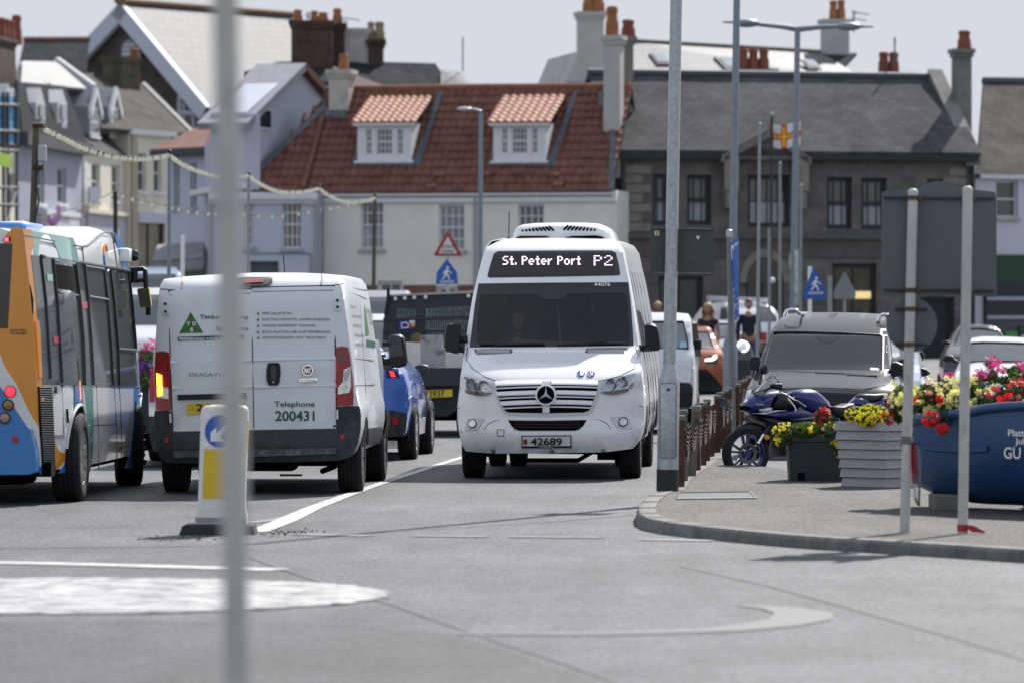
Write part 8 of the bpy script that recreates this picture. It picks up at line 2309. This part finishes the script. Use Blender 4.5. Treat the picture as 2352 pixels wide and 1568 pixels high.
mb=MB()
for x in(1282,1350):mb.cyl(Cp.p(*zA(x,720),-.2),Cp.p(*zA(x,1000),-.2),.09,n=6)
mb.cyl(Cp.p(*zA(1270,790),-.2),Cp.p(*zA(1390,790),-.2),.12,n=6);mb.build("mullion",M("pale window arch",(.36,.38,.42)),lw_)
Sl=Fac("slate_roofed_house","dark slate roof seen beyond the terrace left of the chapel","house",30,222,215,224)
Sl.wall("wall",GREYREND,0,Sl.W,2.,Sl.p(100,165).z,back=5);Sl.quad("roof",SLATED,[Sl.p(40,165),Sl.p(200,165),Sl.p(205,92,3),Sl.p(55,92,3)],.15)
mb=MB();mb.tube([Sl.p(55,91,3),Sl.p(205,91,3)],.14,6);mb.build("ridge_tiles",RIDGE,Sl.root)
# ---- the dark stone building at right
S=Fac("stone_building","long dark stone building with slate roof, central gablet and blinds in tall windows","building",1417,141,2240,143.6)
zs=S.p(1600,345).z
rects=[(1499,400,1541,517),(1578,402,1634,517),(1717,402,1815,522),(1899,407,1957,526),(1978,409,2037,527),(2130,412,2188,530)]
rr=[S.rect(r)for r in rects]
low_=[S.rect(r)for r in[(1513,634,1615,760),(1712,640,1800,770),(1912,605,2014,740),(2112,682,2193,828)]]
zg1=gz(140)-.3
S.wall("wall",GRANITE,0,S.W,zg1,zs,rr+low_,depth=.3,back=7)
for i,h in enumerate(rr):S.window(h,"sash" if i!=2 else "fixed",frame=DFRAME,depth=.22,fw=.13,bars=(3,1)if i!=2 else(4,2),blind=.48)
WARM=M("shop interior",(.05,.042,.025),.25,var=.7,vscale=2.5,dirt=.8,dirtcol=(.20,.15,.03),dscale=1.6)
for i,h in enumerate(low_):S.window(h,"fixed",frame=DFRAME,depth=.22,fw=.12,bars=(2,1)if i!=3 else(1,1),pane=WARM if i==2 else(M("garage door",(.012,.013,.017),.6)if i==3 else DARKGL))
a,b=S.p(1960,690,.1),S.p(2012,682,.1);mb=MB();mb.bb((a.x,.20,b.z-.05),(b.x,.215,b.z+.16));mb.build("lit_strip",M("lit strip",(.9,.7,.3),.5,emit=.35),S.root)
ar=[(1757+58*math.cos(t_),650-78*math.sin(t_))for t_ in[i*math.pi/16 for i in range(17)]]
ai=[(1757+43*math.cos(t_),650-60*math.sin(t_))for t_ in[i*math.pi/16 for i in range(17)]]
mb=MB()
mb.loft([[S.p(*p,-.06),S.p(*q,-.06),S.p(*q,-.002),S.p(*p,-.002)]for p,q in zip(ar,ai)],True);mb.build("arch_stones",QUOIN,S.root)
mb=MB();mb.prism([S.p(*p,-.02)for p in ai],(0,.016,0));mb.build("fanlight",DARKGL,S.root)
mb=MB();z1_,z2_=S.p(1500,541).z,S.p(1500,545).z;mb.bb((0,-.14,z2_-.04),(S.W,-.003,z1_+.06));mb.build("string_course",M("string course stone",(.10,.095,.09),.8,var=.2),S.root)
mb=MB();mb.bb((0,-.05,S.p(1500,590).z),(S.W,-.003,z2_-.045));mb.build("fascia_band",M("fascia stone",(.095,.085,.078),.85,var=.25,vscale=1.5),S.root)
BLKE=M("black eaves board",(.010,.011,.014),.45)
zbt=S.p(1500,366).z
xp0,xp1=S.p(1672,340).x,S.p(1832,345).x
mb=MB();mb.bb((.05,-.35,zbt),(xp0,-.004,zs-.05));mb.bb((xp1,-.35,zbt),(S.W-.02,-.004,zs-.05));mb.build("eaves_board",BLKE,S.root)
for k in range(7):
 z=S.p(1440,380+k*22).z
 for x0,x1 in((.25,.75 if k%2 else 1.0),(S.W-(1.0 if k%2 else .8),S.W-.3)):mb=MB();mb.bb((x0,-.04,z-.24),(x1,-.003,z));mb.build("quoin",QUOIN,S.root)
for x in(.1,S.W-.12):mb=MB();mb.cyl((x,-.12,zg1),(x,-.12,zbt),.06,n=8);mb.build("downpipe",BLKE,S.root,50)
ds=3.3;zr2=S.p(1800,174,ds).z
def sroof(px,py):
 y=1.
 for _ in range(40):
  q=S.p(px,py,y);y+=(q.z-(zs+(y+.3)*(zr2-zs)/(ds+.3)))/((zr2-zs)/ds)*.7
 return S.p(px,py,y)
S.quad("roof",SLATE,[(.0,-.4,zs-.02),(S.W+.05,-.4,zs-.02),(S.W+.05,ds,zr2),(.0,ds,zr2)],.14)
S.quad("roof",SLATE,[(.0,ds,zr2),(S.W+.05,ds,zr2),(S.W+.05,2*ds+.4,zs),(.0,2*ds+.4,zs)],.14)
mb=MB();mb.tube([(0,ds,zr2+.02),(S.W,ds,zr2+.02)],.12,8);mb.build("ridge_tiles",M("ridge lead grey",(.07,.075,.085),.6),S.root,50)
ga=S.p(1766,305,-.3);gl_,gr_=Vector((xp0,-.3,S.p(1672,352,-.3).z)),Vector((xp1,-.3,S.p(1832,356,-.3).z))
mb=MB();mb.prism([(xp0,-.28,zbt),(xp1,-.28,zbt),gr_+Vector((0,.02,0)),ga+Vector((0,.02,0)),gl_+Vector((0,.02,0))],(0,.27,0));gb_=mb.build("gablet",GRANITE,S.root)
for e in(gl_,gr_):
 d=(e-ga).normalized();mb=MB();mb.prism([ga+Vector((0,-.12,.10)),e+d*.35+Vector((0,-.12,.10)),e+d*.35+Vector((0,-.12,-.12)),ga+Vector((0,-.12,-.14))],(0,.35,0));mb.build("coping",M("coping stone",(.17,.16,.15),.8,var=.25),gb_)
 P=[ga+Vector((0,-.1,.12)),e+d*.3+Vector((0,-.1,.12)),e+d*.3+Vector((0,.6,.12)),Vector((ga.x,2.6,ga.z+.12))];S.quad("gablet_roof",SLATE,P,.06,gb_)
for x in(xp0,xp1):
 mb=MB();mb.bb((x-.22,-.42,zbt-.9),(x+.22,-.285,zbt+.1));mb.bb((x-.16,-.38,zbt-1.4),(x+.16,-.004,zbt-.92));mb.build("corbel",QUOIN,gb_)
STK=M("stained render stack",(.20,.195,.18),.85,var=.2,vscale=1.5,dirt=.6,dirtcol=(.09,.085,.07),dscale=2)
cA=S.chimney(STK,S.p(1428,120,1.4).x,S.p(1455,120,1.4).x,S.p(1440,94,1.4).z,1.4,zs+.2,.5,[(S.p(1443,70,1.65).x,.5,.2)],capmat=STK)
cB=S.chimney(STK,S.p(2198,150,1.8).x,S.p(2232,150,1.8).x,S.p(2215,122,1.8).z,1.8,zs,.5,[(S.p(2215,100,2.05).x,.55,.2)])
mb=MB();mb.prism([(S.W-.35,-.2,zs),(S.W-.35,ds,zr2+.25),(S.W-.35,ds,zr2-.5),(S.W-.35,-.2,zs-.4)],(.45,0,0));mb.build("parapet",STK,S.root)
for x0,x1,pots in((1690,1780,(1715,1738,1762)),(2022,2100,(2038,2061))):
 y_=ds+.8
 S.chimney(M("lead capped stack",(.16,.17,.18),.6,var=.2),S.p(x0,165,y_).x,S.p(x1,165,y_).x,S.p((x0+x1)/2,168 if x0<1800 else 176,y_).z,y_,zr2-1.,.7,[(S.p(p,140,y_).x,.62,.16)for p in pots])
aerial(S,2055,172,85,ds+.6,[(2053,100,2058,96)])
# ---- bright slate roof with skylights and white gable behind
Wk=Fac("skylight_house","house behind with sun-bright slate roof, skylights and a tall white gable chimney","house",1296,160,1990,162)
dw=3.6
zw=Wk.p(1500,190).z
Wk.wall("wall",GREYREND,0,Wk.W,0,zw,back=8)
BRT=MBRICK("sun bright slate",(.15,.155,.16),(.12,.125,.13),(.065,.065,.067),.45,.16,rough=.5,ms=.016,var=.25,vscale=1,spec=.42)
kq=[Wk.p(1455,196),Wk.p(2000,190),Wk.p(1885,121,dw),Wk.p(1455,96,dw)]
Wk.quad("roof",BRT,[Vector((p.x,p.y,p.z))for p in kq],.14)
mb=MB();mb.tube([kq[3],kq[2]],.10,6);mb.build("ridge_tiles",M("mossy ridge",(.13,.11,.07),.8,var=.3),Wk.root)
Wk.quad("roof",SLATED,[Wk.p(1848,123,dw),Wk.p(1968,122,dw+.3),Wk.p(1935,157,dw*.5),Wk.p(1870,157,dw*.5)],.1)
def wroof(px,py):
 t_=(190-py)/80.
 y=max(0,min(dw,t_*dw));n=(kq[1]-kq[0]).cross(kq[3]-kq[0]).normalized();n=n if n.z>0 else-n
 d=(Wk.Mi@at(px,py,100))-Wk.o;k_=n.dot(kq[0]-Wk.o)/n.dot(d);return Wk.o+d*k_+n*.07,n
for P in([(1491,126),(1521,126),(1542,151),(1510,151)],[(1640,134),(1690,136),(1712,163),(1668,163)],[(1837,140),(1868,142),(1888,162),(1858,162)]):
 Q=[wroof(*p)for p in P];mb=MB();mb.prism([q for q,n in Q],Q[0][1]*-.06);sk2=mb.build("skylight",DFRAME,Wk.root)
 c=sum((q for q,n in Q),Vector())/4;mb=MB();mb.prism([c+(q-c)*.72+n*.02 for q,n in Q],Q[0][1]*-.03);mb.build("pane",M("sky glass",(.5,.55,.6),.08,metal=.8),sk2)
ga=Wk.p(1352,110,.2)
mb=MB();mb.prism([Wk.p(*p,.0)for p in((1294,205),(1330,118),(1392,112),(1420,150),(1424,205))],(0,5,0));mb.prism([Wk.p(*p,.0)for p in((1294,204.5),(1424,204.5),(1424,260),(1294,260))],(0,4.8,0));mb.build("gable",GREYREND,Wk.root)
Wk.chimney(GREYREND,Wk.p(1333,80,.5).x,Wk.p(1387,80,.5).x,Wk.p(1360,36,.5).z,.5,zw,.6,[(Wk.p(1352,20,.8).x,.65,.2),(Wk.p(1372,20,.8).x,.62,.24)],potmat=POTO)
Wk.chimney(GREYREND,Wk.p(1895,90,dw).x,Wk.p(1951,90,dw).x,Wk.p(1920,53,dw).z,dw,zw+1,.6,[(Wk.p(1914,40,dw+.3).x,.65,.14),(Wk.p(1932,40,dw+.3).x,.68,.14)],potmat=POTO)
aerial(Wk,1961,75,24,dw+1,[(1956,27,1996,34),(1956,42,1990,48),(1958,34,1968,30)])
# ---- white house at the right edge
Wr=Fac("town_house","white house at the right edge with stone slate roof and green shop fascia","house",2240,146,2460,148)
zr3=Wr.p(2300,402).z
h3=[Wr.rect(r)for r in[(2288,415,2338,500)]]
Wr.wall("wall",M("white blue render",(.62,.63,.70),.85,var=.04),0,Wr.W,gz(146)-.3,zr3,h3,back=6)
for h in h3:Wr.window(h,sill=SILLM)
mb=MB();mb.bb((.05,-.2,zr3-.12),(Wr.W,-.004,zr3));mb.build("gutter",TRIMW,Wr.root)
Wr.quad("roof",SLATEBR,[(-.1,-.2,zr3),(Wr.W,-.2,zr3),Wr.p(2470,188,4.2),Wr.p(2260,186,4.2)],.14)
mb=MB();mb.tube([Wr.p(2260,187,4.2),Wr.p(2470,189,4.2)],.14,6);mb.build("ridge_tiles",M("ridge lead grey",(.07,.075,.085)),Wr.root)
for r,mt,nm in(((2240,586,2460,650),M("dark green fascia",(.008,.045,.022),.5),"fascia"),((2240,650,2460,735),M("navy shop window",(.012,.013,.022),.35),"shop_window"),((2240,735,2460,830),M("shop wall grey",(.085,.09,.11),.7,var=.1),"shop_wall")):
 q=Wr.rect(r);mb=MB();mb.bb((q[0]+.3,-.12,q[1]),(q[2],-.004,q[3]));mb.build(nm,mt,Wr.root)
for y in(682,725):
 q=Wr.rect((2260,y,2460,y+8));mb=MB();mb.bb((q[0],-.16,q[1]),(q[2],-.121,q[3]));mb.build("shop_sill",M("pale blue trim",(.40,.42,.52),.6),Wr.root)
q=Wr.rect((2292,762,2322,800));mb=MB();mb.bb((q[0],-.35,q[1]),(q[2],-.125,q[3]),.02);mb.build("wall_box",M("bright green box",(.04,.34,.03),.5),Wr.root)
q=Wr.rect((2332,748,2372,800));mb=MB();mb.bb((q[0],-.2,q[1]),(q[2],-.125,q[3]));nb_=mb.build("notice_board",M("notice board dark",(.02,.04,.05),.3),Wr.root)
mb=MB();mb.bb((q[0]+.08,-.206,q[1]+.05),(q[2]-.2,-.2,q[1]+.4));mb.build("notice",M("label paper",(.62,.68,.66)),nb_)
# --- people
SKIN=M("skin",(.34,.19,.13),.55,var=.08,vscale=8)
def skinmesh(name,joints,bones,mat,parent,sub=2,root=0,loc=(0,0,0)):
 """one continuous surface grown over a skeleton: joints = (position, radius)"""
 me=bpy.data.meshes.new(name)
 me.from_pydata([j[0]for j in joints],bones,[])
 ob=bpy.data.objects.new(name,me);COL.objects.link(ob)
 md=ob.modifiers.new("skin",'SKIN');md.use_smooth_shade=True
 sv=me.skin_vertices[0].data
 for i,j in enumerate(joints):
  r_=j[1]if isinstance(j[1],tuple)else(j[1],j[1])
  sv[i].radius=r_;sv[i].use_root=(i==root)
 sb=ob.modifiers.new("sub",'SUBSURF');sb.levels=sb.render_levels=sub
 dg=bpy.context.evaluated_depsgraph_get();dg.update()
 m2=bpy.data.meshes.new_from_object(ob.evaluated_get(dg));m2.name=name
 bpy.data.objects.remove(ob);bpy.data.meshes.remove(me)
 m2.materials.clear();m2.materials.append(mat);m2.shade_smooth()
 o=bpy.data.objects.new(name,m2);COL.objects.link(o);o.parent=parent
 return o
def person(label,loc,rz,shirt,trousers,hair,hairstyle="short",sit=False,k=1.0,hands_fwd=False,sleeves=True):
 t=thing("person",label,"person",loc,rz)
 S_=lambda*p:Vector(p)*k
 hz=.92 if not sit else .0
 pel=S_(0,0,hz);ch=S_(0,.01,hz+.36);nk=S_(0,.0,hz+.54);hd=S_(0,-.02,hz+.68)
 J=[(pel,(.15*k,.11*k)),(S_(0,0,hz+.18),(.135*k,.10*k)),(ch,(.16*k,.11*k)),(nk,.058*k),(S_(0,-.005,hz+.60),.060*k)]
 Bn=[(0,1),(1,2),(2,3),(3,4)]
 def limb(start,pts):
  i=start
  for p,r_ in pts:J.append((p,r_));Bn.append((i,len(J)-1));i=len(J)-1
  return i
 ends=[]
 for s in(-1,1):
  if hands_fwd:arm=[(S_(.19*s,0,hz+.48),.055*k),(S_(.25*s,-.06,hz+.22),.043*k),(S_(.19*s,-.30,hz+.26),.032*k)]
  else:arm=[(S_(.19*s,0,hz+.48),.055*k),(S_(.23*s,.02,hz+.20),.043*k),(S_(.22*s,-.07,hz-.06),.032*k)]
  ends.append((limb(2,arm),s))
  if sit:leg=[(S_(.10*s,-.05,hz-.02),.085*k),(S_(.12*s,-.42,hz+.02),.065*k),(S_(.12*s,-.48,hz-.40),.045*k),(S_(.12*s,-.60,hz-.42),.035*k)]
  else:leg=[(S_(.10*s,0,hz-.08),.088*k),(S_(.11*s,-.015-.05*s,hz-.45),.062*k),(S_(.11*s,.02-.05*s,.085),.043*k),(S_(.12*s,-.13-.05*s,.04),.036*k)]
  limb(0,leg)
 for e,s in ends:
  w_=J[e][0];d=(J[e][0]-J[e-1][0]).normalized();side=d.cross(Vector((0,0,1))if abs(d.z)<.8 else Vector((0,1,0))).normalized()
  palm=limb(e,[(w_+d*.05*k,(.040*k,.022*k)),(w_+d*.09*k,(.040*k,.020*k))])
  for f in range(4):
   b=w_+d*.10*k+side*(f-1.5)*.021*k;ln=(.065,.075,.07,.055)[f]*k
   limb(palm,[(b,.010*k),(b+d*ln*.6+Vector((0,-.012,-.01))*k,.009*k),(b+d*ln+Vector((0,-.03,-.015))*k,.008*k)])
  limb(palm-1,[(w_+d*.05*k-side*s*.05*k,.012*k),(w_+d*.085*k-side*s*.065*k,.010*k)])
 body=skinmesh("body",J,Bn,SKIN,t)
 bm=bmesh.new();bmesh.ops.create_uvsphere(bm,u_segments=28,v_segments=20,radius=1)
 for v in bm.verts:
  x,y,z=v.co;fr=max(0.,-y)
  w_=.078*(1-.22*max(0,-z)**1.5);p=Vector((x*w_,y*.098,z*.118))
  if z<-.3:p.y-=.012*(-z-.3);p.x*=1-.15*(-z-.3)
  g_=math.exp(-((x/.20)**2+((z+.10)/.26)**2))*fr;p.y-=.022*g_
  e_=(math.exp(-(((abs(x)-.40)/.20)**2+((z-.12)/.14)**2)))*fr;p.y+=.012*e_
  b_=math.exp(-(((z-.30)/.10)**2))*fr;p.y-=.006*b_
  m_=math.exp(-((x/.34)**2+((z+.50)/.07)**2))*fr;p.y-=.007*m_
  c_=math.exp(-((x/.3)**2+((z+.80)/.15)**2))*fr;p.y-=.012*c_
  ea=math.exp(-(((abs(x)-.98)/.10)**2+((y)/.25)**2+((z-.02)/.30)**2));p.x+=(1 if x>0 else-1)*.014*ea
  v.co=p
 hb=MB();hb.frombm(bm);hc=Vector((0,-.025,hz+.725))*k
 hb.v=[tuple(Vector(p)*k+hc)for p in hb.v]
 head=hb.build("head",SKIN,body,70)
 mb=MB()
 for s in(-1,1):mb.ball(hc+Vector((.031*s,-.083,.014))*k,.0075*k,8,6)
 mb.build("eyes",M("eye dark",(.03,.02,.015),.2),body,60)
 Jc=[(S_(0,0,hz-.02),(.165*k,.125*k)),(S_(0,0,hz+.18),(.15*k,.115*k)),(ch,(.175*k,.125*k)),(S_(0,0,hz+.52),.075*k)]
 Bc=[(0,1),(1,2),(2,3)]
 for s in(-1,1):
  src=[J[e][0]for e,q in ends if q==s][0]
  idx=[e for e,q in ends if q==s][0]
  pts=[(J[idx-2][0],.070*k),(J[idx-1][0],.056*k)]+([(J[idx][0]-(J[idx][0]-J[idx-1][0])*.12,.043*k)]if sleeves else[])
  if not sleeves:pts=[(J[idx-2][0],.07*k),(J[idx-2][0].lerp(J[idx-1][0],.4),.06*k)]
  i=2
  for p,r_ in pts:Jc.append((p,r_));Bc.append((i,len(Jc)-1));i=len(Jc)-1
 skinmesh("top",Jc,Bc,shirt,body)
 Jt=[(S_(0,0,hz+.03),(.160*k,.122*k))];Bt=[]
 for s in(-1,1):
  leg=[(S_(.10*s,-.05,hz-.02),.10*k),(S_(.12*s,-.42,hz+.02),.078*k),(S_(.12*s,-.48,hz-.36),.058*k)]if sit else[(S_(.10*s,0,hz-.08),.102*k),(S_(.11*s,-.015-.05*s,hz-.45),.074*k),(S_(.11*s,.02-.05*s,.10),.058*k)]
  i=0
  for p,r_ in leg:Jt.append((p,r_));Bt.append((i,len(Jt)-1));i=len(Jt)-1
 skinmesh("trousers",Jt,Bt,trousers,body)
 if not sit:
  mb=MB()
  for s in(-1,1):mb.ball(S_(.115*s,-.06-.05*s,.045),(.05*k,.14*k,.047*k),10,8)
  mb.build("shoes",M("dark shoe",(.02,.02,.02),.6),body,60)
 bm=bmesh.new();bmesh.ops.create_uvsphere(bm,u_segments=24,v_segments=16,radius=1)
 long_=hairstyle=="long"
 keep=[]
 for v in bm.verts:
  x,y,z=v.co
  v.co=Vector((x*(.088 if not long_ else .105),y*.106+.008,z*.124+.008))
  if long_ and z<-.1:v.co.z=.008-.012-(-z)*.34;v.co.x=x*.12+(1 if x>0 else-1)*.03;v.co.y=y*.09+.05
 lim={"short":lambda v:v.co.z>(.055 if v.co.y<-.02 else-.045),"crop":lambda v:v.co.z>(.068 if v.co.y<-.02 else-.03),"long":lambda v:v.co.z>.055 or v.co.y>-.015}[hairstyle]
 bmesh.ops.delete(bm,geom=[v for v in bm.verts if not lim(v)],context='VERTS')
 hm=MB();hm.frombm(bm);hm.v=[tuple(Vector(p)*k+hc)for p in hm.v];hm.build("hair",hair,body,70)
 return t
NAVY=M("navy jumper",(.012,.015,.034),.9,var=.2);JEANS=M("blue jeans",(.07,.11,.19),.9,var=.2)
BLOND=M("blond hair",(.45,.33,.17),.6,var=.3,vscale=40);BROWNH=M("brown hair",(.05,.03,.02),.6,var=.3,vscale=40)
BLKTOP=M("black top",(.015,.015,.018),.8);DARKTR=M("dark trousers",(.02,.02,.025),.9)
def stand(px,pytop,Y,**kw):
 z0=gz(Y);h=CAMH-(pytop-HORY)/FPX*Y-z0
 p=at(px,HORY,Y);p.z=z0
 return p,h/1.80
p,k_=stand(1719,683,108);person("man in navy jumper and jeans walking between the parked cars",p,R(12),NAVY,JEANS,BROWNH,"short",k=k_)
p,k_=stand(1626,692,104);person("woman with long blond hair and sleeveless dark top beyond the parked cars",p,R(-15),BLKTOP,DARKTR,BLOND,"long",k=k_,sleeves=False)
p,k_=stand(1536,688,108);person("person in lilac top half hidden by the street lamp post",p,R(160),M("lilac top",(.30,.20,.34),.8),DARKTR,BROWNH,"short",k=k_)
p,k_=stand(1510,690,112);person("blond person left of the street lamp post beyond the small white van",p,R(20),M("mauve top",(.22,.14,.20),.8),JEANS,BLOND,"long",k=k_)
p,k_=stand(344,622,112);person("person in dark jacket and red cap waiting by the shop awning",p,R(30),NAVY,DARKTR,M("red cap",(.25,.03,.02),.8),"crop",k=min(k_,1.05))
dl=B.M@Vector((-.45,2.28,.98))
person("bus driver with cropped hair and dark shirt behind the minibus windscreen",dl,-R(3.4),M("driver shirt",(.025,.027,.04),.8),DARKTR,BROWNH,"crop",sit=True,k=1.0,hands_fwd=True)
